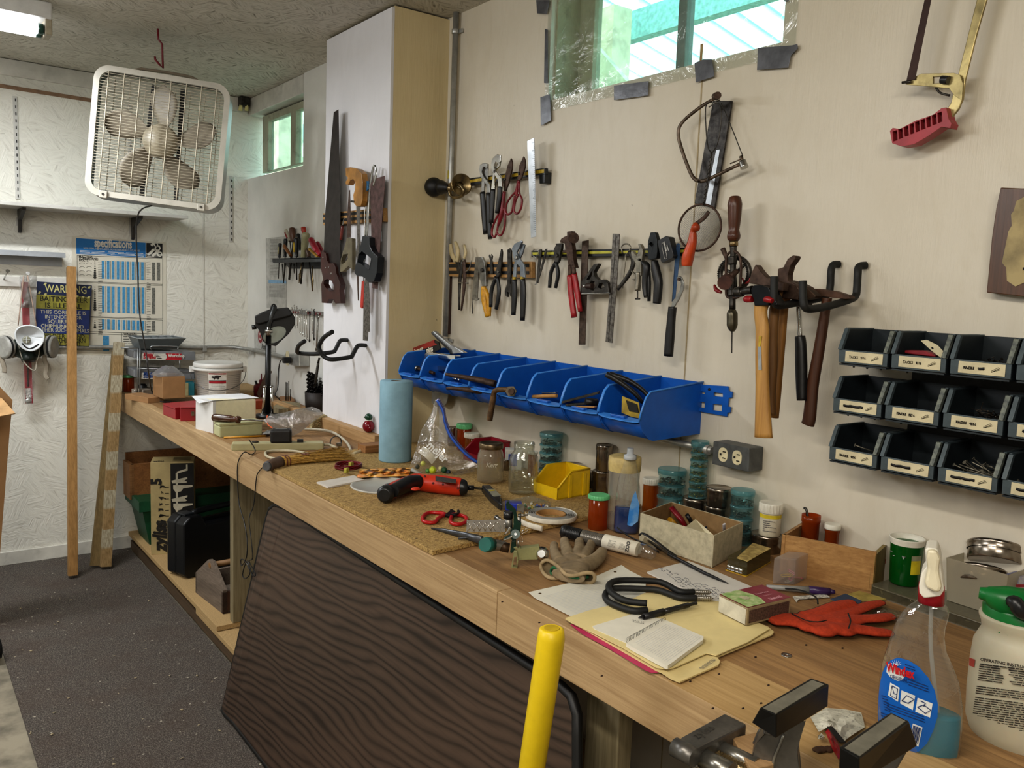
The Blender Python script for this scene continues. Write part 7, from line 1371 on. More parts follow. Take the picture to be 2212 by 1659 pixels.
L0=BT(*qq((1240,1370)));m=M();m.pz([A-n*.001,A+n*.13-dz*.012,A+n*.13+dz*.012,A+dz*.012+n*.0],(0,0,H*1.0));m.bd('side_sheet',fw,t,bv=.004)
m=M();top=[A+V((0,0,H+.004)),B+V((0,0,H+.003))+dz*.01,B+n*.13+V((0,0,H+.006)),A+n*.15-dz*.02+V((0,0,H+.006)),A-dz*.03+n*.06+V((0,0,H-.012))];m.add(top,[(0,1,2,3,4)],False);m.bd('top_paper',P('wrap_paper','d6d7d8',.6,0,.03),t,solid=.0012)
c,r=base_at(240+1390/6.144,690+1180/6.144,93,0);c=BT(471,868);c=c+V((.02,.06,.03));r=WD(c,47);H=HT(c,690+565/6.144)-c.z
c0_=V((c.x,c.y,ZB));t=thing('plastic_bucket','white plastic bucket with wire handle and red and grey printed label','bucket',c0_);bw=P('bucket_white','dcdbd6',.35,0,.03,8);z0=ZB;Ht_=H+.03;ro_=r*1.10
m=M();m.lathe(c0_,[(r*.88,0),(r*.9,.004),(r*1.03,Ht_*.80),(r*1.13,Ht_*.81),(r*1.13,Ht_*.86),(r*1.04,Ht_*.865),(r*1.05,Ht_*.92)],40,caps=True);m.bd('body',bw,t)
m=M();m.lathe(c0_+V((0,0,Ht_*.92)),[(r*1.07,-.006),(r*1.09,-.004),(r*1.09,Ht_*.05),(r*1.05,Ht_*.08),(r*1.0,Ht_*.075),(0,Ht_*.06)],40,caps=False);m.bd('lid',bw,t)
d=V((CAM.x-c0_.x,CAM.y-c0_.y,0)).normalized();sd=V((0,0,1)).cross(d)
rb=lambda z:r*(.9+.13*(z/(Ht_*.8)))
def bk_(a,f,o=.001):z=Ht_*f;R_=rb(z)+o;return c0_+(d*math.cos(a)+sd*math.sin(a))*R_+V((0,0,z))
m=M()
def pt_(mt,a0,a1,f0,f1,o=.001):m.mat(mt).grid(lambda u,v:bk_(a0+(a1-a0)*u,f0+(f1-f0)*v,o),8,2)
wq2=P('label_w2','d9d7cf',.5);pt_(wq2,-.42,.36,.06,.78);rq=P('label_red','a3202e',.5);gq=P('label_grey','8d8c8e',.6);kq=P('label_black','241c1c',.6)
pt_(rq,-.40,.34,.735,.765,.0015);pt_(rq,-.40,.34,.50,.57,.0015);pt_(kq,-.40,.34,.565,.582,.0018)
for i in range(13):pt_(gq,.42,1.2,.10+i*.05,.108+i*.05,.0012);pt_(gq,-1.15,-.48,.08+i*.052,.087+i*.052,.0012)
for i in range(6):pt_(gq,-.36+.1*(i%2),.3-.1*(i%3==0),.14+i*.055,.15+i*.055,.0016)
hp=[(-.30,.55),(-.26,.58),(-.16,.575),(-.10,.60),(.0,.605),(.06,.59),(.14,.60),(.10,.565),(.04,.54),(.02,.50),(-.02,.485),(-.03,.52),(-.12,.525),(-.15,.49),(-.19,.485),(-.18,.52),(-.24,.53)]
m.mat(kq);m.add([bk_(a,f+.11,.002)for a,f in hp],[tuple(range(len(hp)))],False);m.mat(rq)
m.bd('printed_label',None,t)
m=M();hpts=[]
for k in range(21):f=k/20;a=-1.5+3.0*f;R_=r*1.2;dip=math.sin(PI*f)**.7;hpts.append(c0_+(d*math.cos(a)+sd*math.sin(a))*(R_*(1+.02*dip))+V((0,0,Ht_*(.80-.46*dip))))
m.tu(hpts,.0018,6);m.bd('wire_handle',P('wire_grey','6d6c6a',.4,.7),t)
for s_ in(-1.5,1.5):m=M();m.box(c0_+(d*math.cos(s_)+sd*math.sin(s_))*r*1.14+V((0,0,Ht_*.82)),(.02,.02,.03));m.bd('handle_lug',bw,t,bv=.002)
rm=P('red_enamel','8f1f26',.4,0,.05,14,dirt=.1)
t,A,B,n,H,o=bb('red_metal_box','red metal index box under the bucket, the left one of two','box',qq((905,1335)),qq((1120,1345)),.24,690+1200/6.144,rm,bv=.003)
A=BT(*qq((690,1265)));B=BT(*qq((855,1330)));C_=BT(*qq((915,1332)));bpy.data.objects.remove(o);Hh=HT(B,690+1195/6.144)-B.z;vv=V((.19,.05,0))
m=M();m.pz([A,B,B+vv,A+vv],(0,0,Hh));m.bd('body',rm,t,bv=.003);m=M();m.pz([p+V((0,0,Hh))for p in(A-V((.002,.002,0)),B-V((.002,.002,0)),B+vv,A+vv)],(0,0,.008));m.bd('lid',rm,t,bv=.002)
t=thing('red_metal_box','red metal card file box beside the foam block, the right one of two','box',BT(*qq((1080,1345))));A=BT(*qq((918,1355)));B=BT(*qq((1235,1348)));n=V((0,0,1)).cross(B-A).normalized();n=n if n.dot(A-CAM)>0 else-n;Hh=HT(A,690+1185/6.144)-A.z
m=M();m.pz([A,B,B+n*.16,A+n*.16],(0,0,Hh));m.bd('body',rm,t,bv=.003);m=M();m.pz([p+V((0,0,Hh))for p in(A-n*.002,B-n*.002,B+n*.16,A+n*.16)],(0,0,.006));m.bd('lid',rm,t,bv=.002);m=M();m.box(A.lerp(B,.52)-n*.003+V((0,0,Hh*.6)),(.012,.006,.018));m.bd('latch',steel,t,bv=.001)
kr=P('kraft_card','9a7650',.8,0,.06,20,dirt=.05)
t,A,B,n,H,o=bb('flat_carton','small flat cardboard box with a card flap under the cubic carton','box',qq((490,1115)),qq((700,1095)),.20,690+1040/6.144,kr)
t,A,B,n,H,o=bb('cubic_carton','cube shaped brown cardboard carton left of the bucket','box',qq((685,1055)),qq((985,1040)),.16,690+765/6.144,kr,h0=H+.001);zt3=A.z+H
m=M();m.box((A+B)/2+n*.08+V((0,0,H+.0008)),((B-A).length,.05,.001),Matrix(((B-A).normalized(),n,(0,0,1))).transposed());m.bd('tape',P('tape_brown','86643e',.25),t)
c=(A+B)/2+n*.06;c.z=zt3;t=thing('poly_bag','crumpled clear plastic bag heaped on the cubic carton','bag',c);rg=random.Random(5);ww=(B-A).length*.62;dd_=(B-A).normalized()
m=M();m.grid(lambda u,v:c+dd_*(ww*(u*2-1)-.01)+n*(.06*(v*2-1))+V((0,0,.002+.045*(max(0,math.sin(PI*u)*math.sin(PI*v)))**.6+.004*math.sin(u*23+v*9)*math.sin(PI*u)*math.sin(PI*v))),26,14);m.bd('film',clear('bag_film','e8e8ea',1.5,.1,wr=1.0,ws=22,body=.35,bodyc='aeaeb2'),t)
bottle('amber bottle with mint lid at the far left end of the bench',240+232/6.144,690+962/6.144,25,690+735/6.144,0,amber,grn,capfrac=.16)
t,A,B,n,H,o=bb('grey_block','worn grey rectangular block behind the flat carton','block',qq((425,1025)),qq((620,1000)),.08,690+935/6.144,P('block_grey','8a7f72',.8,0,.1,20),bv=.003)
m=M();p=BT(*qq((430,1000)));m.lathe(p+V((0,.02,0)),[(.02,0),(.022,.004),(.022,.045),(.014,.055),(0,.056)],16,caps=False);o=m.bd('stopper',blkp);tag(o,'rounded black cap standing beside the grey block','cap')
t,A,B,n,H,o=bb('product_box','small teal and cream printed box between carton and bucket','box',qq((985,1010)),qq((1105,1010)),.07,690+840/6.144,P('teal_box','1c6a74',.5));m=M();m.pz([A-n*.001,A.lerp(B,.35)-n*.001,A.lerp(B,.35)-n*.001+V((0,0,H)),A-n*.001+V((0,0,H))],-n*.001);m.bd('cream_panel',P('teal_box_cream','a59c74',.5),t)
gd=P('grey_drawer','7b7d80',.45,.1,.08,12);wg=P('rack_wire','9a9c9c',.35,.7)
YR=4.50
RP=lambda x,y,o=0:PY(*qq((x,y)),YR-o)
t=thing('screw_case_rack','grey wire rack holding two labelled grey screw cases against the back wall','rack',RP(640,970))
for(y0,y1,col)in((410,535,1),(665,785,0)):
 a=RP(300,y0+20);b=RP(1120,y0+45);hgt=(RP(300,y0)-RP(300,y1)).z
 m=M();m.pz([RP(300,y0),RP(1122,y0+20),RP(1122,y1+10),RP(300,y1-20)],(0,.17,0));cs_=m.bd('screw_case',gd,t,bv=.004)
 m=M();m.mat(P('case_label','c9c5bb',.5));m.pz([RP(*p,.003)for p in[(405,y0+42),(720,y0+42),(745,y0+85),(720,y0+128),(400,y0+124)]],(0,.001,0))
 if col:m.mat(P('case_red','b0202c',.5)).pz([RP(*p,.0025)for p in[(725,y0+40),(935,y0+44),(935,y0+130),(720,y0+128),(748,y0+85)]],(0,.001,0))
 R_=RP(700,y0+70)-RP(420,y0+66);m.mat(P('case_txt_red','a82430',.5)if col else P('case_txt_blue','20407a',.5))
 m.text('Metal' if col else 'Machine',RP(425,y0+76,.0045),R_,(0,0,1),.026,.04,sx=.8,shear=.3);m.text('Screws',RP(425,y0+110,.0045),R_,(0,0,1),.026,.04,sx=.8,shear=.3)
 m.mat(kq)
 for(xx,yy)in((570,58),(595,80),(615,102)):m.tu([RP(xx,y0+yy,.0045),RP(xx+55,y0+yy+3,.0045)],.0018,5)
 if col:m.mat(P('case_wh','d5d0c8',.5)).text('Workshop',RP(757,y0+88,.0045),R_,(0,0,1),.023,.04,sx=.8);
 m.bd('printed_label',None,cs_)
m=M()
for x in(355,385):
 m.tu([RP(x,385,.01),RP(x-5,970,.01)],.0035,6)
m.tu([RP(130,375,.0),RP(355,385,.01)],.0035,6);m.tu([RP(355,650,.01),RP(1110,670,.01)],.003,6);m.tu([RP(910,540,.01),RP(912,650,.01)],.003,6);m.tu([RP(1112,540,.01),RP(1108,780,.01)],.003,6)
m.tu([RP(350,965,.01),RP(350,965,-.18)],.0035,6);m.tu([RP(535,400,.012),RP(545,355,.012),RP(870,360,.012),RP(880,395,.012)],.0035,6,3);m.tu([RP(305,945,.01),RP(350,968,.01)],.0035,6);m.bd('wire_frame',wg,t)
c_=RP(650,400);t=thing('compartment_tray','translucent grey compartment tray lying on top of the wire rack','tray',c_)
m=M();zb_=RP(400,395).z+.004;top_=[RP(360,285,.03),RP(990,250,.03)];bt_=[RP(395,385,.01),RP(880,398,.01)]
x0,x1=top_[0].x,top_[1].x;u0,u1=bt_[0].x,bt_[1].x;zt_=RP(650,275).z+.01
def hull(y0,y1,x0_,x1_,z):return[V((x0_,y0,z)),V((x1_,y0,z)),V((x1_,y1,z)),V((x0_,y1,z))]
lo=hull(YR,YR+.15,u0,u1,zb_);hi=hull(YR-.03,YR+.18,x0,x1,zt_);m.add(lo+hi,[(3,2,1,0)]+[(i,(i+1)%4,4+(i+1)%4,4+i)for i in range(4)],False);m.bd('tray_body',clear('tray_grey','b9bec0',.3,.15,body=.55,bodyc='8d9496'),t,solid=.0025)
for i in range(1,6):
 f=i/6;m=M();xt,xb=x0+(x1-x0)*f,u0+(u1-u0)*f;m.pz([V((xb,YR+.001,zb_)),V((xb,YR+.149,zb_)),V((xt,YR+.178,zt_)),V((xt,YR-.028,zt_))],(.0015,0,0));m.bd('divider',clear('tray_div','c9cecf',.3,.15,body=.6,bodyc='a5abad'),t)
m=M();m.tu(hull(YR-.03,YR+.18,x0,x1,zt_),.003,6,closed=True);m.bd('rim',P('tray_rim','9ea3a4',.4),t)
t=thing('wall_conduit','long horizontal grey conduit along the back wall bending to the far outlet box','pipe',BK(300,750,.02));zm(240,640,3.568)
FB=lambda x,y,o:FL(*q((x,y)),o)
m=M();m.tu([V((XL+.3,YB-.018,BK(0,750).z)),BK(0,750,.018),BK(286,751,.018),BK(*q((650,395)),.018),BK(*q((900,390)),.018),FB(1060,408,.03),FB(1180,432,.02),FB(1300,462,.02),FB(1345,475,.02)],.0105,12,3);m.bd('pipe',gal,t)
for p in(BK(*q((720,396)),.018),FB(1085,415,.02),BK(75,750,.018)):m=M();m.box(p+V((0,0,-.006)),(.022,.02,.034));m.bd('pipe_strap',gal,t,bv=.003)
t=thing('electrical_outlet','grey metal outlet box with a black plug on the far wall','outlet',FB(1400,490,.02))
m=M();m.pz([FB(*p,.055)for p in[(1335,442),(1448,448),(1450,540),(1392,532),(1340,515)]],(.054,0,0));m.bd('box',gal,t,bv=.003)
m=M();c=FB(1358,478,.056);m.pz([c+V((0,-a,b))for a,b in rrect(.04,.07,.01)],(.002,0,0));m.bd('face_plate',P('ivory','d8ceab',.4),t)
t=thing('lamp_plug','black plug and cord hanging from the far wall outlet down to the bench','cord',FB(1358,495,.07));c=FB(1355,492,.08)
m=M();m.box(c,(.04,.025,.03));m.bd('plug',blkp,t,bv=.004);m=M();m.tu([c+V((-.02,.01,0)),FB(1305,500,.09),FB(1292,560,.08),FB(1285,700,.10),BT(*q((1265,760)),.06),BT(*q((1300,800)),.03),BT(*q((1290,860)),.006),BT(*q((1240,900)),.006)],.0028,6,5);m.bd('cord',blk,t)
zm(240,640,3.568)
bs=BT(*q((1205,935)),0);dl=V((CAM.x-bs.x,CAM.y-bs.y,0)).normalized();sl=V((0,0,1)).cross(dl);LP=lambda p,o=0:PP(*q(p),bs+dl*o,dl)
lb_=P('lamp_black','111213',.4,0,.1);t=thing('magnifier_lamp','black magnifying bench lamp with round lens and spring arm','lamp',bs)
m=M();m.lathe(bs,[(.05,0),(.05,.015),(.02,.02)],24);m.bd('base',lb_,t)
m=M();m.tu([LP((1205,930)),LP((1213,300))],.0125,12);m.bd('pole',lb_,t)
for x0_,x1_ in((1185,1165),(1235,1235)):m=M();m.tu([LP((x0_,690),.02),LP((x1_+5,905),.02)],.0065,10);m.bd('support_rod',chrome,t);m=M();m.tu([LP((x0_-2,690),.02),LP((x0_+2,700),.02)],.0085,10);m.tu([LP((x1_,905),.02),LP((x1_,915),.02)],.0085,10);m.bd('rod_collar',steel,t)
m=M();m.tu([LP((1213,300),.03),LP((1215,215),.04),LP((1262,80),.06)],[.009,.011,.010],10);m.bd('arm',P('arm_grey','3e4040',.4,.5),t);m=M();m.tu([LP((1185,268),.05),LP((1245,268),.05)],.008,10);m.tu([LP((1212,235),.045),LP((1215,300),.045)],.009,8);m.bd('wing_nut',steel,t)
m=M();m.tu([LP((1232,115),.05),LP((1238,75),.05),LP((1255,62),.05),LP((1272,85),.05)],.004,8,3);m.bd('cable_loop',lb_,t)
hd=[(1107,155),(1170,122),(1230,100),(1365,88),(1420,165),(1418,215),(1370,290),(1300,355),(1270,385),(1200,370),(1170,330),(1140,260),(1112,230)]
m=M();m.pz([LP(p,.02)for p in hd],-dl*.05,[[LP((1262+92*math.cos(a*PI/10)-5,298-62*math.sin(a*PI/10)-28*math.cos(a*PI/10)),.02)for a in range(20)]]);m.bd('head',lb_,t,bv=.004)
m=M();m.pz([LP(p,.055)for p in[(1107,155),(1170,122),(1365,88),(1395,125),(1380,150),(1130,215),(1110,200)]],-dl*.04);m.bd('top_shade',P('lamp_black2','1b1c1e',.5),t,bv=.004)
m=M();m.pz([LP((1262+92*math.cos(a*PI/10)-5,298-62*math.sin(a*PI/10)-28*math.cos(a*PI/10)),.005)for a in range(20)],-dl*.004);m.bd('lens',clear('lens_glass','e4ebe6',.9,.03,body=.35,bodyc='d9d8d0'),t)
m=M();m.tu([LP((1085,240),.0),LP((1120,236),.0)],.010,10);m.bd('switch_knob',lb_,t)
zm(540,780,9.216)
t=thing('clear_parts_bag','large crumpled clear plastic bag lying between lamp and rope','bag',BT(630,925));rg=random.Random(3)
topl=[(250,1180),(420,1070),(700,1020),(960,950),(1240,910),(1380,960),(1460,1050)];botl=[(250,1190),(450,1340),(640,1440),(820,1500),(1000,1420),(1200,1250),(1460,1060)]
pb0=BT(630,942);db=V((CAM.x-pb0.x,CAM.y-pb0.y,0)).normalized();db=(db+V((0,0,.5))).normalized()
def bg_(u,v,sgn=1):
 k=u*6;i=min(5,int(k));a=k-i;tp=V(topl[i]).lerp(V(topl[i+1]),a);bt=V(botl[i]).lerp(V(botl[i+1]),a);p=bt.lerp(tp,v);w_=math.sin(PI*v)*math.sin(PI*u);return PP(*q((p.x,p.y)),pb0+db*(sgn*(.03*w_+.006*math.sin(u*17+v*8)*w_)+.02),db)
m=M();m.grid(bg_,24,14);m.grid(lambda u,v:bg_(u,v,-.6),16,8);m.bd('film',clear('bag_film2','e8e8e8',1.5,.1,wr=1.0,ws=22,body=.25,bodyc='b5b3ae'),t)
t=thing('rope_bundle','bundle of cream cotton rope at the foot of the column','rope',BT(695,930));rm_=P('cotton_rope','b3a57e',.9,0,.3,160,bump=.6,bs=250)
m=M();rp0=BT(*q((1420,1320)),.0)
pr_=[(1210,1300,.008),(1350,1340,.008),(1520,1330,.008),(1600,1270,.015),(1560,1170,.035),(1450,1090,.06),(1350,1150,.05),(1250,1220,.03),(1380,1270,.03),(1520,1240,.035),(1580,1200,.03),(1480,1140,.045),(1330,1200,.035),(1240,1260,.02),(1400,1310,.018),(1560,1300,.014),(1500,1200,.04),(1400,1100,.06)]
m.tu([PP(*q((x,y)),rp0+V((0,-h*.3,0)),V((.35,-.9,.2)).normalized())for x,y,h in pr_],.0085,8,6);m.bd('rope',rm_,t)
t=thing('white_flat_cord','flat white cable looping on the bench in front of the column','cable',BT(760,960));zm(460,900,3.318)
m=M();m.tu([BT(*q(p),h)for p,h in(((660,90),.012),((760,95),.014),((850,110),.012),((920,150),.010),((970,200),.010),((990,245),.010))],[(.005,.007)]*6,8,5);m.bd('cable',P('white_cable2','b9b2a0',.5),t)
m=M();m.tu([BT(*q((1005,268)),.012),BT(*q((1090,235)),.016),PX(*q((1185,200)),1.43)],.0065,8);o=m.bd('cream_rod',P('cream_rod','b3a585',.5));tag(o,'cream plastic rod leaning between broom and paper towel roll','rod')
t=thing('looped_strap','small black and grey looped strap behind the broom bristles','strap',BT(725,968));c=BT(*q((885,200)),.012);m=M();m.tu([c+V((.022*math.cos(a),.006,.022*math.sin(a)+.008))for a in[k*PI/10 for k in range(20)]],[(.005,.0012)]*20,8,flat=(0,1,0),closed=True);m.bd('band',blk,t);m=M();m.box(c+V((.01,0,.0)),(.02,.012,.012));m.bd('buckle',steel,t,bv=.002)
zm(540,780,9.216);m=M();m.tu([BT(*q((345,1160)),.06),BT(*q((350,1250)),.05),BT(*q((400,1300)),.045),BT(*q((460,1345)),.04)],.002,8,4);m.tu([BT(*q((345,1080)),.07),BT(*q((345,1160)),.06)],[.002,.005],8);o=m.bd('orange_tie',P('tie_orange','d9663c',.4));tag(o,'thin orange plastic tie hanging in front of the lamp base','tie')
flatp('foil_label','small white and silver label lying left of the black adapter','label',[q(p)for p in((240,1450),(340,1370),(450,1380),(380,1450))],.014,.001,P('foil_l','b5b6b4',.3,.3,.5,120))
m=M();A,B=BT(*q((175,720)),.0),None;pS=BT(560,858);pS=V((pS.x,pS.y,ZB));dS=V((CAM.x-pS.x,CAM.y-pS.y,0)).normalized();m.pz([PP(*q(p),pS,dS)for p in[(130,650),(200,740),(440,210),(350,145)]],-dS*.006);o=m.bd('wood_paddle',P('paddle','5e4a3b',.7));tag(o,'thin dark wooden slat leaning behind the lamp','slat')
c=BT(*q((560,680)),0);c=V((min(c.x,XF-.07),c.y,ZB));r=WD(c,150/9.216);t=thing('oil_can','small dark red oil can with pointed spout behind the lamp','oil can',c);rc=P('can_red','6e1420',.4,.1,.15);H=HT(c,780+440/9.216)-c.z
m=M();m.lathe(c,[(r,0),(r,H*.75),(r*.85,H*.92),(r*.3,H),(r*.28,H*1.25),(r*.1,H*1.3),(r*.07,H*1.75)],20);m.bd('can',rc,t);m=M();m.tu([c+V((-r*.6,0,H*.9)),c+V((-r*.8,0,H*1.2))],.006,8);m.bd('filler_cap',blkp,t)
bottle('amber bottle with mint lid standing beside the bundle of drill bits',540+935/9.216,780+800/9.216,24,780+375/9.216,0,amber,grn,capfrac=.13)
c=BT(*q((1340,985)),0);c=V((c.x,c.y,ZB));rg=random.Random(12);ag=P('bit_black','1c1917',.45,.7,.3)
t=thing('bit_holder','dark round cup behind the clear bag holding the auger bits','cup',c);m=M();m.lathe(c,[(.05,0),(.055,.002),(.06,.09),(.056,.09),(.05,.004),(0,.004)],24,caps=False);m.bd('cup',P('cup_dark','2a2320',.6),t)
for i in range(34):
 a=i*2.4;rr_=.05*math.sqrt(i/26);b=c+V((rr_*math.cos(a),rr_*math.sin(a),.006));L=rg.uniform(.12,.20);dr=V((math.cos(a)*.12+rg.uniform(-.08,.08),math.sin(a)*.12,1)).normalized()
 if i<3:
  m=M();n_=40;m.tu([b,b+dr*L*.4],.003,6);hx=[b+dr*(L*(.3+.7*k/n_))+V((.006*math.cos(k*1.1),.006*math.sin(k*1.1),0))for k in range(n_)];m.tu(hx,.004,5);o=m.bd('auger_bit',ag);tag(o,'dark spiral auger bit standing in the bundle beside the column','drill bit','auger bits bundled beside the column')
  if i==0:proto=o
 else:o=proto.copy();COL.objects.link(o);o.location=b;o.rotation_euler=(-dr.y*1.3,dr.x*1.3,a);o.scale=(1,1,rg.uniform(.8,1.2))
m=M();b=PY(*q((1470,180)),c.y);e=PY(*q((1400,480)),c.y-.02);m.tu([e.lerp(b,k/40)+V((.004*math.cos(k*.9),0,.003*math.sin(k*.9)))for k in range(41)],.0035,6);m.tu([e,e-(b-e)*.9],.0035,6);o=m.bd('auger_bit',ag);tag(o,'tallest auger bit, rising above the bundle against the column','drill bit')
m=M();m.tu([FL(*q((1360,30)),.05),BT(*q((1230,900)),.02)],[.006,.009],10);m.tu([FL(*q((1380,-60)),.05),FL(*q((1360,30)),.05)],.005,8);o=m.bd('steel_rod',dsteel);tag(o,'long dark steel rod leaning against the far wall beside the column','rod')
def scrap(label,pts,h,mt,nm='wood_scrap'):m=M();m.pz([BT(*q(p),h)for p in pts],(0,0,-h+.001));o=m.bd(nm,mt,bv=.002);tag(o,label,'wood');return o
scrap('low wooden drill index block behind the clear bag',[(450,900),(640,790),(1000,830),(1000,930),(760,960),(600,960)],.035,m_leg,'wooden_block');scrap('pale wood offcut beside the small oil can',[(600,780),(600,700),(820,700),(900,780),(820,820)],.03,wood('offcut','9c7044','6f4a28','x',9))
for i,(x,y0_,y1_)in enumerate(((715,640,420),(740,660,430),(770,640,400),(805,650,560))):
 b=BT(*q((x,790)),.03);m=M();m.tu([b,V((b.x,b.y,HT(b,780+y1_/9.216)))],.0025,6);o=m.bd('twist_bit',dsteel);tag(o,'thin grey twist bit standing in the drill index block','drill bit','twist bits in the index block')
zm(240,640,3.568);scrap('scrap of rough board in the far corner of the bench',[(975,680),(1010,660),(1170,690),(1180,740),(990,745)],.02,m_pb,'board_scrap')
t=thing('small_red_box','dull orange red box behind the foam block and lamp','box',BT(*q((1140,850))));m=M();p=BT(*q((1145,870)));m.box(p+V((0,.03,.02)),(.09,.06,.04));m.bd('body',P('orange_box','8a3a1c',.5),t,bv=.002)
zm(0,0,3.318)
zs_=BK(0,455).z;SD=.25
fe=PY(407,463,YB-SD);ws=P('shelf_white','c2c0ba',.5,0,.08,8,dirt=.3);zsh=PY(200,449,YB-SD).z
t=thing('wall_shelf','white painted wall shelf on dark brackets behind the box fan','shelf',V((.6,YB-.1,zsh)))
m=M();m.box(((XL+fe.x)/2,YB-SD/2,zsh-.009),(fe.x-XL,SD,.018));m.bd('board',ws,t,bv=.003)
for x in(38,283):
 p=BK(x,480,.01);m=M();X=p.x;m.pz([V((X,YB-.006,zsh-.018)),V((X,YB-.20,zsh-.018)),V((X,YB-.19,zsh-.03)),V((X,YB-.04,zsh-.07)),V((X,YB-.025,zsh-.12)),V((X,YB-.006,zsh-.13))],(.016,0,0));m.bd('bracket',P('bracket_dark','3c3a38',.5),t,bv=.002)
def standard(label,top,bot):
 p,r_=BK(*top,.003),BK(*bot,.003);t=thing('shelf_standard',label,'rail',r_);m=M();m.box((p+r_)/2+V((0,.0,0)),(.018,.006,p.z-r_.z));m.bd('rail',ws,t);m=M();z=r_.z+.015
 while z<p.z-.015:m.box((p.x,YB-.0065,z),(.005,.001,.014));z+=.032
 m.bd('slots',P('slot_b','2a2a2a',.6),t)
standard('left white slotted shelf standard above the shelf',(33,208),(37,430));standard('white slotted shelf standard between fan and corner',(500,380),(497,523));standard('short white slotted standard end below the left bracket',(39,470),(40,488));standard('short white slotted standard end below the middle bracket',(283,470),(282,505));standard('white slotted shelf standard behind the box fan',(281,225),(281,430))
zm(0,480,3.95)
m=M();a=PY(*q((555,265)),YB-.10);b=PY(*q((550,300)),YB-.10);m.box(((XL+a.x)/2,YB-.055,b.z),(a.x-XL,.11,.004));m.box(((XL+a.x)/2,YB-.11,(a.z+b.z)/2),(a.x-XL,.004,a.z-b.z+.004));m.box(((XL+a.x)/2,YB-.002,b.z-.02),(a.x-XL,.004,.05));o=m.bd('metal_ledge',P('ledge_metal','a9adb2',.4,.3,.05));tag(o,'short grey white metal ledge on the left wall above the pegs','ledge')
m=M();z0_=BK(*q((100,460)),0).z;z1_=BK(*q((100,548)),0).z;xr=BK(*q((570,520))).x;m.box(((XL+xr)/2,YB-.009,(z0_+z1_)/2),(xr-XL,.018,z0_-z1_));pr=m.bd('peg_rail',P('rail_white','c6c4bd',.45,0,.04),bv=.002);tag(pr,'white painted peg board rail on the back wall','rail')
for(x,y,x2,y2,lb_s)in((65,418,30,492,'left shiny nail peg, empty, in the white rail'),(237,437,225,500,'shiny nail peg carrying the clear pouch and dust mask')):
 A=PY(*q((x2,y2)),YB-.012);B=PY(*q((x,y)),YB-.10);m=M();m.tu([A,B],.0035,8);m.lathe(B,[(.003,0),(.009,.001),(.009,.003)],12,B-A);o=m.bd('nail_peg',chrome);tag(o,lb_s,'nail')
t=thing('specification_poster','large chart poster headed specifications with blue column tables','poster',BK(260,660,.002));pap=P('poster_paper','cfcabb',.6,0,.05,5,dirt=.05);o_=.0015
K=lambda x,y,o=0:BK(*q((x,y)),o_+o)
m=M().mat(pap);m.pz([K(*p)for p in[(612,115),(1418,172),(1422,1000),(1430,1140),(640,1130),(612,520)]],(0,.001,0));pbl=P('poster_blue','1f6da8',.5,0,.05,10);pk_=P('poster_ink','33332f',.6);pcb=P('poster_col','4a8fb8',.5,0,.15,80);pgr=P('poster_grey','77776f',.6,0,.3,120)
rc_=lambda mt,pts,o:(m.mat(mt),m.ngon([K(*p,o)for p in pts]))
rc_(pbl,[(652,270),(1243,302),(1243,175),(650,135)],.0004);rc_(P('poster_black','15161a',.5),[(1249,300),(1385,308),(1387,182),(1249,176)],.0004)
R_=K(1240,235)-K(652,205);m.mat(P('poster_white','d6d3c8',.5));m.text('specifications',K(805,207,.0012),R_,(0,0,1),.060,.035,fit=(K(1125,225)-K(805,207)).length)
m.text('WOOD SCREWS, SHEET METAL SCREWS, MACHINE SCREWS AND BOLTS, NUTS, WASHERS',K(712,228,.0012),R_,(0,0,1),.0135,.0,fit=(K(1195,254)-K(712,228)).length)
for i in range(3):m.lines(K(680,240+i*11,.0008),R_,(0,0,1),.52*(1-.0*i)*.95,1,.01,.0022,seed=i)
def hexn(cx,cy,r,a0=0):
 ou=[K(cx+r*math.cos(a0+a*PI/3),cy+r*math.sin(a0+a*PI/3),.0008)for a in range(6)];inn=[K(cx+r*.5*math.cos(a*PI/6),cy+r*.5*math.sin(a*PI/6),.0008)for a in range(12)];m.pz(ou,(0,-.0004,0),[inn])
hexn(1345,222,28);hexn(1362,272,24,.3);hexn(1330,190,20,.2)
for(x,y)in((1262,280),(1300,290),(1290,200)):
 a,b=V((x,y)),V((x+45,y-42));m.beam(K(*a,.0008),K(*b,.0008),.012,.0006,(0,1,0));m.beam(K(*(b-V((8,8))),.001),K(*(b+V((8,8))),.001),.014,.0006,(0,1,0))
def frame_(y0,y1):
 for a,b in(((658,y0),(1388,y0+30)),((658,y1),(1388,y1+25)),((658,y0),(660,y1)),((1388,y0+30),(1388,y1+25))):m.mat(pk_);m.beam(K(*a,.0006),K(*b,.0006),.0018,.0004,(0,1,0))
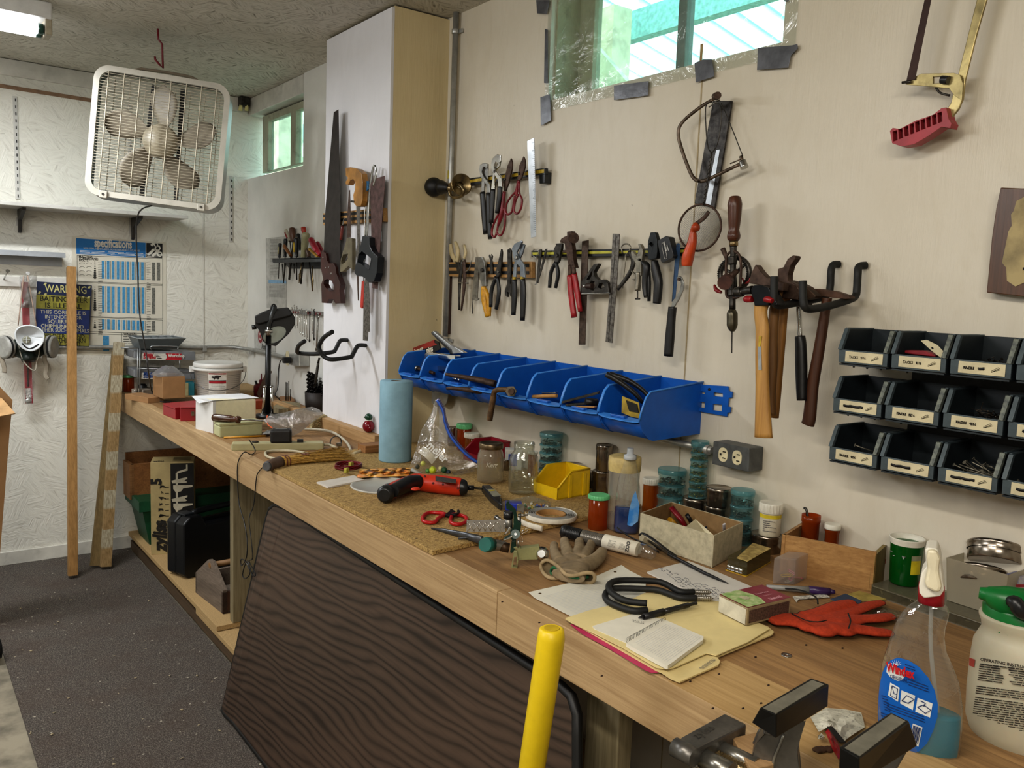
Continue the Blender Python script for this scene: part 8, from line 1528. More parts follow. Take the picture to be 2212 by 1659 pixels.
for y0,y1,cy0,cy1,xs,ex in((283,505,328,482,(868,912,955,996,1038,1080,1124,1167,1205),(1296,1338)),(512,800,545,770,(870,914,956,1000,1044,1086,1130,1170,1210),(1296,)),(805,930,828,915,(870,914,958,1002,1046,1088,1128,1168,1208),(1296,))):
 frame_(y0,y1)
 for x in xs:rc_(pcb,[(x,cy1+(x-868)*.035),(x+22,cy1+(x-846)*.035),(x+22,cy0+(x-846)*.035),(x,cy0+(x-868)*.035)],.0006)
 for x in ex:rc_(pgr,[(x,cy1+15),(x+28,cy1+16),(x+28,cy0+16),(x,cy0+15)],.0006)
 for x in[a+26 for a in xs]:m.mat(pgr);[m.beam(K(x+4+k*5,cy0+(x-868)*.035,.0006),K(x+4+k*5,cy1+(x-868)*.035,.0006),.0012,.0003,(0,1,0))for k in range(2)]
 m.mat(pk_)
 nd=int((cy1-cy0)/19)
 for k in range(nd):m.lathe(K(810,cy0+10+k*19,.0006),[(.002+.006*k/nd,0),(.002+.006*k/nd,.0004)],12,(0,-1,0))
 for xx in(845,1260):m.lines(K(xx-10,cy0,.0006),R_,(0,0,1),.02,int((cy1-cy0)/8),.0088,.0016,seed=int(xx))
m.mat(pk_);m.text('MACHINE',K(672,303,.001),R_,(0,0,1),.018,.02,sx=.8);m.text('SCREWS AND',K(672,318,.001),R_,(0,0,1),.018,.02,sx=.8);m.text('BOLTS',K(674,333,.001),R_,(0,0,1),.018,.02,sx=.8);m.text('WASHERS',K(1055,962,.001),R_,(0,0,1),.016,.02,sx=.9);m.lines(K(1052,975,.0006),R_,(0,0,1),.13,7,.012,.003,seed=9);m.lines(K(1250,965,.0006),R_,(0,0,1),.14,8,.010,.002,seed=10)
for k in range(8):m.mat(pk_);a_=K(700+60*(k%2),355+34*(k//2),.0006);m.tu([a_+V((.012*math.cos(j*PI/4),0,.006*math.sin(j*PI/4)))for j in range(5)],.0008,4)
rc_(pcb,[(880,1100),(932,1100),(930,968),(878,968)],.0006);frame_(945,1090);m.beam(K(1037,945,.0006),K(1037,1090,.0006),.0018,.0004,(0,1,0));m.bd('printed_sheet',None,t)
t=thing('warning_sign','dark blue and yellow tin sign reading warning baiting deer is illegal','sign',BK(135,680,.03));S=lambda x,y,o=0:BK(*q((x,y)),.03+o)
nvy=P('sign_navy','1c2748',.45,0,.15,20);sy_=P('sign_yellow','8f8a3a',.5,0,.2,14,dirt=.25);syl=P('sign_cream','c2bc80',.5,0,.1)
m=M().mat(nvy);m.pz([S(*p)for p in[(315,505),(785,540),(760,1062),(300,1040)]],(0,.004,0));rs=lambda mt,pts,o:(m.mat(mt),m.ngon([S(*p,o)for p in pts]))
rs(sy_,[(306,735),(766,750),(770,640),(310,615)],.0006);rs(sy_,[(302,1040),(758,1058),(758,960),(303,945)],.0006);rs(P('sign_blue','26386e',.45,0,.1,20),[(303,940),(760,958),(764,755),(306,740)],.0006)
for(x,y)in((320,600),(370,615),(640,632),(690,640),(740,640),(370,525),(560,530),(745,555)):rs(syl,[(x,y+8),(x+20,y+12),(x+32,y-6),(x+14,y-10)],.0008)
R_=S(760,620)-S(320,598)
sb_,sw_=P('sign_black','16150f',.6),P('sign_white','b9b59c',.5)
for tx,x,y,sz,mt,sx in(('WARNING',383,592,.052,syl,738),('BAITING DEER',338,670,.036,sb_,748),('IS ILLEGAL',382,728,.036,sb_,698),('THIS CORN PILE IS',342,778,.026,sw_,735),('INTENDED FOR',383,820,.026,sw_,698),('SQUIRRELS,',405,860,.026,sw_,660),('CHIPMUNKS AND',348,898,.026,sw_,714),('OTHER SUCH ANIMALS',318,932,.026,sw_,758),('ANY DEER FOUND',340,985,.030,sb_,722),('EATING THIS CORN',318,1020,.030,sb_,728),('WILL BE SHOT!',360,1050,.026,sb_,682)):
 m.mat(mt).text(tx,S(x,y,.0015),R_,(0,0,1),sz,.012,fit=(S(sx,y+20)-S(x,y)).length)
m.bd('printed_plate',None,t)
zm(0,560,4.879)
Y1=YB-.07;Z_=lambda x,y,o=0:PY(*q((x,y)),Y1-o)
t=thing('red_clip_strip','long red plastic strip hanging in a clear sleeve below the peg','strip',Z_(290,900));m=M();m.pz([Z_(*p)for p in[(225,240),(300,240),(350,1520),(268,1520)]],(0,.012,0));m.bd('strip',P('strip_red','9c1a2a',.35),t,bv=.002);m=M();m.pz([Z_(*p,.004)for p in[(280,1040),(300,1040),(305,1340),(288,1340)]],(0,.004,0));m.bd('dark_slot',P('strip_dark','2d1416',.5),t)
m=M();m.pz([Z_(*p,.004)for p in[(268,1360),(322,1358),(325,1465),(272,1465)]],(0,.002,0));m.bd('sticker',P('strip_label','b9b5b0',.5,0,.4,200),t);m=M();m.lathe(Z_(297,1492,.004),[(.014,0),(.012,.004),(.004,.006)],14,(0,-1,0));m.bd('screw',gal,t);m=M();m.grid(lambda u,v:Z_(200+190*u+40*v*(1-u)-50*v*u,210+1320*v,.008+.006*math.sin(v*9+u*5)),6,16);m.bd('clear_sleeve',clear('sleeve_c','f0f0f0',.4,.12,wr=.6,ws=20,body=.08),t)
t=thing('clear_pouch','crumpled clear plastic pouch hanging on the nail peg','pouch',Z_(290,500));m=M();m.grid(lambda u,v:Z_(205+185*u+(70*v*v if u<.5 else-90*v*v),170+340*v,.02+.018*math.sin(PI*u)+.006*math.sin(u*9+v*8)),12,14);m.bd('film',clear('pouch_c','e6e6e6',.5,.12,wr=1.0,ws=35,body=.22,bodyc='b5b3ae'),t)
t=thing('respirator','dark green half mask respirator with grey side filters hanging on the wall','respirator',Z_(300,930));dgr=P('resp_green','1f2a25',.4,0,.1);c=Z_(300,930,.03)
m=M();m.ball(c,.065,18,(1.25,.6,.9));m.lathe(Z_(298,1000,.04),[(.035,0),(.032,.03),(.028,.035)],18,(0,-.3,-1));m.bd('face_piece',dgr,t)
for x,y,s_ in((95,925,-1),(500,920,1)):
 p=Z_(x,y,.03);m=M();m.lathe(p,[(.045,0),(.055,.006),(.055,.03),(.045,.036)],24,(s_*.8,-.5,0));f_=m.bd('filter',P('filter_grey','9b9a94',.5),t);m=M();m.lathe(p+V((s_*.014,-.009,0)),[(.0555,0),(.056,.001),(.056,.010),(.0555,.011)],24,(s_*.8,-.5,0),caps=False);m.bd('filter_band',P('filter_band','252628',.4),f_)
st_=P('strap_tan','9c9384',.7,0,.1)
for pts in([(40,900),(20,980),(15,1040),(45,1140),(45,1195)],[(160,880),(135,960),(155,1035)],[(475,960),(470,1060),(490,1120),(480,1220),(510,1265)]):m=M();m.tu([Z_(*p,.035)for p in pts],[(.010,.0012)]*len(pts),8,4,flat=(1,0,0));m.bd('strap',st_,t)
for pts in([(250,170),(225,400),(190,700)],[(290,170),(345,480),(385,720)]):m=M();m.tu([Z_(*p,.035)for p in pts],.0028,6,3);m.bd('strap',P('strap_pink','a58f80',.6),t)
t=thing('dust_mask','white moulded dust mask with round valve hanging in front of the respirator','mask',Z_(310,820,.08));wm_=P('mask_white','cfd2d4',.7,0,.05,14,bump=.1)
def maskp(u,v):
 a=2*PI*u;rx,ry=150,118;px_=312+rx*v*math.cos(a)*(1-.12*math.sin(a));py_=818+ry*v*math.sin(a)*(1.12 if math.sin(a)>0 else 1)+12*math.cos(a)*v+14*v*max(0,math.sin(a));return Z_(px_,py_,.075+.035*v*v)
m=M();m.grid(maskp,33,8);m.bd('cup',wm_,t,solid=.003)
m=M();m.tu([maskp(k/32,1.0)for k in range(32)],.004,8,closed=True);m.bd('rim',wm_,t);m=M();m.lathe(Z_(280,850,.095),[(.018,0),(.017,.003),(.012,.004)],20,(0,-1,0));vl=m.bd('valve',P('valve_grey','8b8a78',.5),t)
m=M();p=Z_(280,850,.1005);m.box(p,(.03,.002,.003));m.box(p,(.003,.002,.03));m.bd('valve_cross',wm_,vl)
m=M();m.tu([Z_(*p,.105)for p in((232,882),(265,920),(308,945),(360,925),(408,893))],[(.0035,.0015)]*5,8,3,flat=(0,0,1));m.bd('nose_clip',blk,t)
m=M();m.tu([Z_(*p,.06)for p in((195,890),(215,990),(260,1090),(330,1160),(375,1165),(385,1090),(410,1010),(415,930))],.0028,6,5);m.bd('elastic',P('elastic','b0aa9c',.6),t)
def lumber(label,x0,y0,x1,y1,w,th,mt,lean=.05,name='lumber_stick'):
 b=PZ(x1,y1,.012);Yt=YB-lean;tp=PY(x0,y0,Yt);m=M();m.beam(b,tp,w,th,(0,1,0));o=m.bd(name,mt,None,bv=.001);tag(o,label,'lumber');return o
lw=wood('stick_pine','a8814e','7a5a30','z',7,.65,.15,14)
s=NT('batten_striped');v=s.co();sp=s.n('ShaderNodeSeparateXYZ');s.l(v,sp.inputs[0]);f=s.math('FRACT',s.math('MULTIPLY',sp.outputs[2],5.3));k2=s.co((1,1,.05));fine=s.noise(k2,200,3);c=s.mix(s.ramp(fine,[(.35,'7d6540'),(.65,'9a8058')]),s.ramp(fine,[(.4,'8b8068'),(.6,'aaa28c')]),s.ramp(f,[(.5,0.0),(.56,1.0)]));s.bsdf(c,.75);m_bat=s.m
lumber('tall straight pine stick leaning on the back wall in front of the poster',154,577,157,1243,.040,.035,lw,.09)
lumber('greyed wooden lath leaning behind the striped batten',252,760,205,1222,.045,.02,wood('lath','8d7850','655334','z',8,.7,.2),.02)
lumber('shorter batten with alternating pale stripes leaning on the back wall by the bench',257,740,228,1224,.048,.034,m_bat,.09)
zm(480,180,2.675);t=thing('corner_wires','small clamp with two cream wire nuts in the top corner behind the fan','wire',BK(*q((120,120)),.05));m=M();m.box(BK(*q((125,108)),.04),(.05,.05,.05));m.bd('bracket',dsteel,t,bv=.004)
for x in(105,140):m=M();m.lathe(BK(*q((x,158)),.05),[(.012,0),(.010,.02),(.008,.03)],10,(0,-.3,1));m.bd('wire_nut',P('nut_cream','cfc58c',.4),t)
m=M();m.tu([BK(*q(p),.05)for p in((118,110),(108,130),(125,148),(138,135),(130,115))],.003,6,3);m.bd('cable',P('cable_w','b5b3a8',.5),t)
FE=Euler((-.058,.082,-.423),'XYZ').to_matrix();FC=V((.929,3.743,2.019));FPp=lambda x,y,z:FC+FE@V((x,y,z))
t=thing('box_fan','white square box fan with grille and five blades hanging from a red ceiling hook','fan',FPp(0,0,-.26));fw_=P('fan_white','b9b4a8',.4,0,.06,12,dirt=.15);fg=P('grille_wire','b9b09c',.4,.2,.1)
ou=rrect(.53,.53,.06,6);inn=rrect(.485,.485,.045,6)
m=M();m.pz([FPp(x,0,z)for x,z in ou],FE@V((0,.012,0)),[[FPp(x,0,z)for x,z in inn]]);m.bd('front_rim',fw_,t,bv=.004)
m=M().mat(P('fan_side','9fa19e',.35,.1,.05));N=len(ou);vs=[FPp(x,y,z)for y in(.01,.12)for x,z in ou]+[FPp(x*.985,y,z*.985)for y in(.12,.01)for x,z in ou]
m.add(vs,[(k*N+i,k*N+(i+1)%N,((k+1)%4)*N+(i+1)%N,((k+1)%4)*N+i)for k in(0,1,3)for i in range(N)],False);m.mat(P('fan_inside','4a4640',.6));m.f+=[[(2*N)+i,2*N+(i+1)%N,3*N+(i+1)%N,3*N+i]for i in range(N)];m.mi+=[m.cur]*N;m.sm+=[False]*N;m.bd('housing',None,t)
m=M()
for i in range(42):z=-.235+i*.47/41;hw=.243 if abs(z)<.2 else .243-(abs(z)-.2)*.6;m.tu([FPp(-hw,.004,z),FPp(hw,.004,z)],.0014,4,caps=False)
for i in range(8):x=-.21+i*.06;m.tu([FPp(x,.002,-.243),FPp(x,.002,.243)],.0022,5,caps=False)
m.bd('front_grille',fg,t)
m=M()
for i in range(24):z=-.225+i*.45/23;m.tu([FPp(-.24,.115,z),FPp(.24,.115,z)],.0010,4,caps=False)
for i in range(8):x=-.21+i*.06;m.tu([FPp(x,.116,-.243),FPp(x,.116,.243)],.0018,5,caps=False)
m.bd('rear_grille',fg,t)
bl=P('fan_blade','8d8474',.5,0,.12,25);hubp=V((.0,.055,.0))
for k in range(5):
 a0=math.radians(90-8+k*72);m=M()
 def blf(u,v,a0=a0):
  r_=.055+.175*u;wd=.026+.052*math.sin(min(1,u*1.05)*PI*.72);wd*=math.sqrt(max(.02,1-max(0,(u-.72)/.29)**2));a=a0+(v-.5)*2*wd/(r_+.04)*.9+.22*u
  return FPp(r_*math.cos(a),.055+(v-.5)*.04,r_*math.sin(a))
 m.grid(blf,12,7);m.bd('blade',bl,t,solid=.003)
m=M();ax=FE@V((0,-1,0));m.lathe(FPp(0,.08,0),[(.066,0),(.070,.01),(.070,.04),(.062,.052),(.0,.056)],28,ax,caps=False);m.bd('hub',P('hub_cream','a59b86',.35,0,.08),t)
for x in(-.055,.06):m=M();m.beam(FPp(x*1.2,.1,-.24),FPp(x,.1,.24),.018,.006,FE@V((0,1,0)));m.bd('motor_strut',P('strut_black','1c1b1a',.5),t)
m=M();m.lathe(FPp(0,.11,0),[(.05,0),(.05,.03)],20,ax);m.bd('motor',P('strut_black','1c1b1a',.5),t)
for x,z in((-.19,-.257),(.19,-.257)):m=M();m.box(FPp(x,-.002,z),(.03,.012,.03),FE);f_=m.bd('foot',fw_,t,bv=.002);m=M();m.lathe(FPp(x,-.008,z),[(.005,0),(.005,.002)],10,ax);m.bd('screw',dsteel,f_)
m=M();m.tu([FPp(-.13,.05,.262),FPp(-.10,.05,.285),FPp(.10,.05,.285),FPp(.13,.05,.262)],.006,8,2);m.bd('carry_handle',clear('handle_c','cfc5b8',.3,.15,body=.6,bodyc='a89c8c'),t)
t=thing('ceiling_hook','dark red coated screw hook in the ceiling above the box fan','hook',PZ(343,62,ZC));hr_=P('hook_red','6e1420',.4);yh=3.698;Hk=lambda x,y:PY(x,y,yh)
m=M();m.tu([PZ(341,62,ZC),Hk(342,85),Hk(350,95),Hk(352,147),Hk(345,140),Hk(335,128),Hk(335,122)],.0042,8);m.bd('hook',hr_,t)
t=thing('fan_cord','dark grey power cord hanging from the box fan down to the bench','cord',FPp(-.02,.1,-.27));m=M();m.tu([FPp(-.02,.09,-.265),PY(296,470,3.9),PY(298,600,3.95),PY(302,680,3.97),PY(315,760,4.0),PY(320,800,4.02),BT(328,845,.03),BT(345,866,.006),BT(370,868,.006)],.0032,8,5);m.bd('cord',P('cord_grey','3c3b3a',.5),t)
zm(580,470,5.721)
m=M();m.pz([FL(*p,.002)for p in((574,515),(618,510),(619,672),(576,665))],(.001,0,0));sh_=m.mat(P('chart_paper','b5b4ae',.6));o=m.bd('wall_chart',P('chart_paper','b5b4ae',.6));tag(o,'small printed chart with light blue band on the far wall','chart')
m=M().mat(P('chart_blue','7fa6c4',.5));m.ngon([FL(*q(p),.0035)for p in((0,812),(218,815),(218,780),(0,768))]);m.mat(pgr)
for i in range(26):y=270+i*18;m.beam(FL(*q((20,y)),.0035),FL(*q((150 if i<2 else 125,y+2)),.0035),.0015,.0003,(1,0,0))if y<740 else None
for i in range(10):y=835+i*16;m.beam(FL(*q((10,y)),.0035),FL(*q((210,y+5)),.0035),.0012,.0003,(1,0,0))
m.bd('printed_rows',None,o)
t=thing('screwdriver_rack','dark grey metal rack full of screwdrivers on the far wall','rack',FL(*q((350,540)),.04));rk=P('rack_grey','4a4c4e',.45,.4)
m=M();m.pz([FL(*q(p),.075)for p in((48,505),(680,490),(680,545),(60,560),(48,545))],(.003,0,0));m.bd('front_lip',rk,t);A=FL(*q((48,508)),.075);B=FL(*q((690,495)),.075)
B2=FL(*q((690,495)),.0);m=M();m.pz([A,B,V((XF-.001,B.y,B.z)),V((XF-.001,A.y,A.z))],(0,0,-.003));m.bd('top_plate',rk,t);m=M();m.pz([FL(*q(p),.004)for p in((200,560),(690,545),(690,632),(260,632))],(.003,0,0));m.bd('back_plate',rk,t)
def sdr(label,top,mid,bot,r,col,c2=None,off=.05):
 t=thing('screwdriver',label,'screwdriver',FL(*q(mid),off));A,B=FL(*q(top),off),FL(*q(mid),off);R_=WD(A,r/ZM[2]);m=M();m.tu([A,A.lerp(B,.08),A.lerp(B,.5),A.lerp(B,.85),B],[R_*.5,R_,R_*.95,R_*.7,R_*.8],12,3);h_=m.bd('handle',P('sd_'+col,col,.3,0,.12,40),t)
 if c2:m=M();m.tu([A.lerp(B,.25)+V((-R_*.8,0,0)),A.lerp(B,.75)+V((-R_*.8,0,0))],R_*.45,8);m.bd('inlay',P('sd_'+c2,c2,.35),h_)
 if bot:m=M();m.tu([B,FL(*q(bot),off)],max(.0022,R_*.25),8);m.bd('shaft',dsteel,t)
sdr('black and cream screwdriver at the left end of the screwdriver rack',(145,315),(135,495),(122,755),22,'1a1a1c','b9b18a',.06)
sdr('black screwdriver second in the screwdriver rack',(212,260),(205,490),(185,810),26,'17181c',None,.05)
sdr('screwdriver with a white ball end and red grip in the rack',(212,155),(265,290),(285,480),26,'b9b2a2','8d2020',.03)
sdr('brown ribbed wooden handled screwdriver standing tallest in the rack',(290,125),(305,300),(260,765),40,'5a3a26',None,.02)
sdr('tilted amber brown handled screwdriver near the left of the rack',(190,345),(275,470),(250,760),24,'7a4a1e',None,.07)
sdr('black screwdriver with yellow inlay in the middle of the rack',(345,250),(345,490),(350,770),34,'151618','b59a38',.055)
sdr('black and yellow screwdriver behind the middle of the rack',(365,200),(390,400),None,26,'1d1d1c','a8923c',.02)
sdr('thick clear handled screwdriver with chrome ferrule in the rack',(465,185),(430,490),(400,820),48,'8d8a6c',None,.04)
sdr('screwdriver with a red ball top behind the clear handled one',(430,120),(440,200),None,32,'a83018',None,.02)
sdr('red transparent screwdriver leaning at the right end of the rack',(520,262),(640,470),None,38,'8c1c2c','b05060',.06)
sdr('second red screwdriver leaning behind the first at the rack end',(600,310),(670,430),None,30,'84182a',None,.03)
sdr('amber yellow screwdriver leaning low at the rack end',(500,385),(610,490),None,20,'9a741e',None,.07)
sdr('brown ribbed short screwdriver low in the rack',(480,400),(500,495),(545,910),36,'4a3626',None,.03)
for i,(a,b,r)in enumerate((((170,570),(185,810),7),((212,570),(190,790),6),((275,570),(245,765),6),((262,565),(270,750),6),((315,570),(318,690),9),((410,570),(378,810),10),((400,640),(400,820),9),((545,600),(545,910),8))):
 m=M();A,B=FL(*q(a),.04),FL(*q(b),.04);R_=WD(A,r/ZM[2]);m.tu([A,A.lerp(B,.45),A.lerp(B,.55),B],[R_,R_,R_*(2 if i>4 else 1),R_*.5],8);o=m.bd('tool_shank',dsteel if i<5 else brass);tag(o,'dark metal tool shank hanging below the screwdriver rack','shank','tool shanks below the screwdriver rack')
t=thing('wrench_rack','red and grey plastic wrench holder on the far wall beside the column','rack',FL(*q((470,1180)),.01));m=M();m.pz([FL(*q(p),.02)for p in((250,1130),(645,1165),(645,1210),(300,1190))],(.02,0,0));m.bd('bar',P('rack_light','8d8c8a',.5),t)
for(x0_,x1_,y)in((300,370,1170),(480,520,1180),(580,640,1188)):m=M();m.pz([FL(*q(p),.0215)for p in((x0_,y-16),(x1_,y-12),(x1_,y+18),(x0_,y+14))],(.002,0,0));m.bd('red_panel',P('rack_red','6e141e',.5),t)
def wrench(label,x,y0,y1,w,mt,off=.035,lean=0):
 t=thing('combination_wrench',label,'wrench',FL(*q((x,(y0+y1)/2)),off));A,B=FL(*q((x,y0)),off),FL(*q((x+lean,y1)),off);m=M();R_=WD(A,w/ZM[2]);m.tu([A,B],(R_*.4),6);m.bd('shank',mt,t)
 m=M();u=V((0,-1,0));z=V((0,0,1));pts=[A+u*(R_*1.2*math.cos(a))+z*(R_*1.2*math.sin(a))for a in[math.radians(k)for k in(60,120,180,240,300,360)]];m.tu(pts,R_*.45,6);m.bd('open_jaw',mt,t);m=M();m.tu([B+u*(R_*math.cos(k*PI/5))+z*(R_*1.2*math.sin(k*PI/5))for k in range(10)],R_*.4,6,closed=True);m.bd('box_end',mt,t)
WL_=[('leftmost short chrome wrench in the wrench holder',290,1120,1350,12,chrome),('second short chrome wrench in the wrench holder',320,1095,1355,13,chrome),('chrome wrench with open jaw above the red panel',352,1110,1340,13,chrome),('chrome wrench hanging left of the longer ones',385,1150,1430,13,chrome),('chrome combination wrench in the middle of the holder',412,1140,1440,13,chrome),('long chrome wrench right of the middle',440,1160,1460,12,chrome),('longest chrome wrench ending near the hook',470,1150,1500,13,chrome),('dark steel wrench hanging over the second red panel',510,1180,1520,15,dsteel),('chrome wrench between the two dark wrenches',535,1130,1420,12,chrome),('dark ring wrench at the right of the holder',565,1150,1500,14,dsteel)]
for l,x,y0,y1,w,mt in WL_:wrench(l,x,y0,y1,w,mt,.035,8 if mt is chrome else-3)
wrench('big grey wrench hanging from the last red panel',612,1215,1640,26,steel,.03,-15)
zm(240,640,3.568);t=thing('club_sign','white sign with red round emblem behind the magnifier lamp','sign',FL(*q((1180,330)),.003));m=M();m.pz([FL(*q(p),.004)for p in((1100,245),(1265,268),(1265,430),(1105,400))],(.003,0,0));m.bd('board',P('sign_w','b9b8b2',.6),t)
c=FL(*q((1150,310)),.0045);m=M();m.mat(P('emblem_red','8c2430',.5)).lathe(c,[(WD(c,14),0),(WD(c,14),.0004)],24,(-1,0,0));m.mat(P('emblem_white','b9b2a8',.5)).lathe(c+V((-.0006,0,0)),[(WD(c,8),0),(WD(c,8),.0004)],24,(-1,0,0));m.mat(P('emblem_red','8c2430',.5)).lathe(c+V((-.0012,0,0)),[(WD(c,5),0),(WD(c,5),.0004)],6,(-1,0,0));m.mat(kq).text('Associ',FL(*q((1160,405)),.006),(0,-1,0),(0,0,1),.045,.01,sx=.9);m.bd('emblem',None,t)
zm(680,340,4.047)
CS=lambda x,y,o=0:CL(x,y,o)
tool('magnetic_knife_rack','light wood magnetic rack with dark stripes holding saws on the column','tool bar',CS,[('board',wlt,'P',[(70,488),(595,440),(600,560),(72,592)],.020,.019),('magnet_strip',blkp,'P',[(72,500),(592,458),(592,482),(72,524)],.0215,.002),('magnet_strip',blkp,'P',[(72,545),(592,505),(592,530),(72,570)],.0215,.002)])
tool('hand_saw','long dark bladed hand saw with brown wooden handle hanging on the column','saw',CS,[('blade',P('saw_blade','3c3634',.42,.6,.15,30),'P',[(165,-395),(205,-420),(222,500),(222,1110),(190,1040),(100,930),(78,840),(90,480)],.034,.0015),('handle',P('saw_handle','3f211c',.35,0,.2,20),'P',[(60,812),(95,840),(105,900),(120,928),(160,925),(180,960),(185,1010),(225,1110),(215,1160),(225,1275),(180,1278),(160,1240),(120,1240),(105,1275),(60,1270),(55,1110),(72,1060),(50,960),(52,860)],.045,.022,[[(80,1075),(110,1062),(150,1080),(168,1130),(165,1168),(130,1170),(95,1140),(78,1105)]]),('bolt',steel,'L',[(68,875)],.047,8,.003),('bolt',steel,'L',[(90,965)],.047,8,.003),('bolt',steel,'L',[(118,962)],.047,8,.003),('bolt',steel,'L',[(140,1015)],.047,8,.003)])
tool('keyhole_saw','small saw with narrow rusty blade and worn olive handle right of the hand saw','saw',CS,[('blade',rust,'P',[(298,290),(306,285),(312,480),(312,700),(280,700),(285,480)],.036,.0015),('handle',P('olive_handle','6a624c',.6,0,.2,20),'P',[(278,700),(325,708),(326,980),(310,970),(295,950),(240,1000),(220,1000),(225,900),(245,820),(265,760)],.042,.016,[[(228,905),(250,850),(290,842),(290,880),(265,920),(235,935)]])])
tool('jab_saw','pad saw with curved pale wooden pistol handle at the top and thin steel blade','saw',CS,[('blade',SP,'P',[(362,420),(395,420),(388,760),(378,1000),(365,1000),(372,760)],.038,.002),('handle',P('honey_wood','a5773a',.35,0,.25,16,dirt=.15),'P',[(267,92),(310,86),(370,100),(408,140),(418,220),(415,380),(400,425),(365,430),(340,400),(335,330),(350,280),(352,220),(335,190),(310,200),(290,240),(270,238),(267,215),(290,180),(270,160)],.052,.024),('screw',dsteel,'T',[(320,385),(350,388)],.05,9)])
tool('thin_saw_blade','fine toothed narrow saw blade hanging point down below the black handle','blade',CS,[('strip',rust,'P',[(366,1000),(382,1000),(384,1255),(376,1250)],.03,.0012)])
tool('red_blade_tool','long thin tool with blue cap at top and red pointed sheath at bottom','tool',CS,[('shaft',steel,'T',[(435,300),(435,700),(428,1085)],.03,5),('blue_cap',P('blue_cap','3c78a5',.4),'P',[(400,205),(455,205),(468,275),(440,305),(425,300),(418,270),(402,262)],.036,.012),('red_sheath',P('sheath_red','b03428',.4),'P',[(410,1080),(435,1080),(420,1300),(408,1322),(396,1305)],.034,.008)])
tool('shears_on_column','slim steel scissors standing point up behind the black saw handle','scissors',CS,[('blade',steel,'S',[(518,65),(500,140),(470,350),(460,560),(450,690)],.03,[3,9,10,12,14],.003),('blade',steel,'S',[(528,70),(535,150),(510,250)],.032,[3,8,8],.003)])
tool('frame_saw','compass saw with black plastic D shaped handle and long grey toothed blade','saw',CS,[('handle',P('saw_black','1d2126',.35,0,.1),'P',[(415,690),(440,684),(475,700),(478,770),(500,820),(550,870),(540,1010),(515,1085),(470,1095),(440,1060),(395,1030),(370,1040),(345,1010),(350,960),(375,880),(385,800),(402,760)],.055,.028,[[(385,850),(415,820),(470,862),(495,885),(480,975),(470,980),(400,930),(378,915)]]),('blade',SP,'P',[(440,1060),(470,1070),(478,1200),(480,1525),(465,1525),(462,1605),(420,1600),(425,1300),(430,1100)],.04,.0015)])
tool('old_saw_blade','broad rusty brown saw blade without handle at the right of the column rack','saw blade',CS,[('plate',P('rusty_plate','5a4440',.65,.4,.3,40,c2='3b2b28',bump=.2),'P',[(485,230),(520,195),(525,235),(530,185),(612,160),(610,260),(575,700),(548,1152),(502,1140),(495,800)],.032,.0018)])
tool('small_red_tool','short tool with brown red handle hanging behind the hand saw blade','tool',CS,[('shaft',steel,'T',[(258,530),(240,600)],.03,5),('handle',P('br_red','6a2a22',.4),'T',[(242,600),(228,720)],.03,13)])
zm(680,680,5.027)
def chook(label,pts,offs):
 t=thing('bike_hook',label,'hook',CL(*q(pts[-1]),.0),'black rubber hooks on the column');P3=[CL(*q(p),o)for p,o in zip(pts,offs)];m=M();m.tu(P3,.0082,12,6);m.bd('coated_rod',hk,t);m=M();m.tu([P3[-1],CL(*q(pts[-1]),-.004)],.004,8);m.bd('screw_shank',steel,t)
chook('left one of the two black rubber bike hooks on the column',[(-110,285),(-170,330),(-190,380),(-170,415),(0,425),(190,405),(225,375),(270,290),(305,275),(350,275)],[.20,.205,.19,.17,.14,.08,.065,.045,.03,.003])
chook('right one of the two black rubber bike hooks on the column',[(190,185),(100,245),(50,330),(60,400),(110,460),(190,485),(380,460),(410,435),(460,345),(500,330),(550,333)],[.20,.20,.195,.19,.175,.155,.09,.075,.05,.03,.003])
zs1=.0885
def ub(x,y,z=zs1):return PZ(x,y,z)
zm(240,950,4.147)
t=thing('wooden_crate','large open wooden box hanging under the far end of the bench','crate',V((1.25,4.2,.6)))
XD=.975;a=PX(*q((165,225)),XD);b=V((XD,YB-.02,0));lowz=PX(*q((160,530)),XD).z;wd1=wood('drawer_pine','8f6236','643f1e','y',8,.6,.15,9);wd2=wood('drawer_side','9c7248','74502c','x',8,.6,.15,9)
y0_,y1_=a.y,b.y;zt_=a.z;
m=M();m.box((XD+.01,(y0_+y1_)/2,(zt_+lowz)/2),(.02,y1_-y0_,zt_-lowz));m.bd('end_board',wd2,t)
m=M();m.box((1.30,y0_+.01,(zt_+lowz)/2),(.63,.02,zt_-lowz));m.bd('front_board',wd1,t);m=M();m.box((1.30,y1_-.01,(zt_+lowz)/2+.02),(.63,.02,zt_-lowz+.04));m.bd('rear_board',wd1,t);m=M();m.box((1.30,(y0_+y1_)/2,lowz+.006),(.61,y1_-y0_-.04,.012));m.bd('bottom',wd1,t)
gb=P('green_tub','0f4a30',.45,0,.1);c=ub(*q((345,940)));t=thing('green_tub','dark green plastic tub behind the tall printed box under the bench','tub',c)
p1=V((1.10,c.y,0));tpz=PY(*q((270,545)),c.y).z;m=M();xl=PY(*q((345,800)),c.y).x;
m.add([V((xl,c.y,zs1)),V((1.55,c.y,zs1)),V((1.55,c.y+.22,zs1)),V((xl,c.y+.22,zs1)),V((xl-.045,c.y-.02,tpz)),V((1.6,c.y-.02,tpz)),V((1.6,c.y+.26,tpz)),V((xl-.045,c.y+.26,tpz))],[(0,3,2,1),(0,1,5,4),(1,2,6,5),(2,3,7,6),(3,0,4,7)],False);m.bd('tub',gb,t,solid=.004)
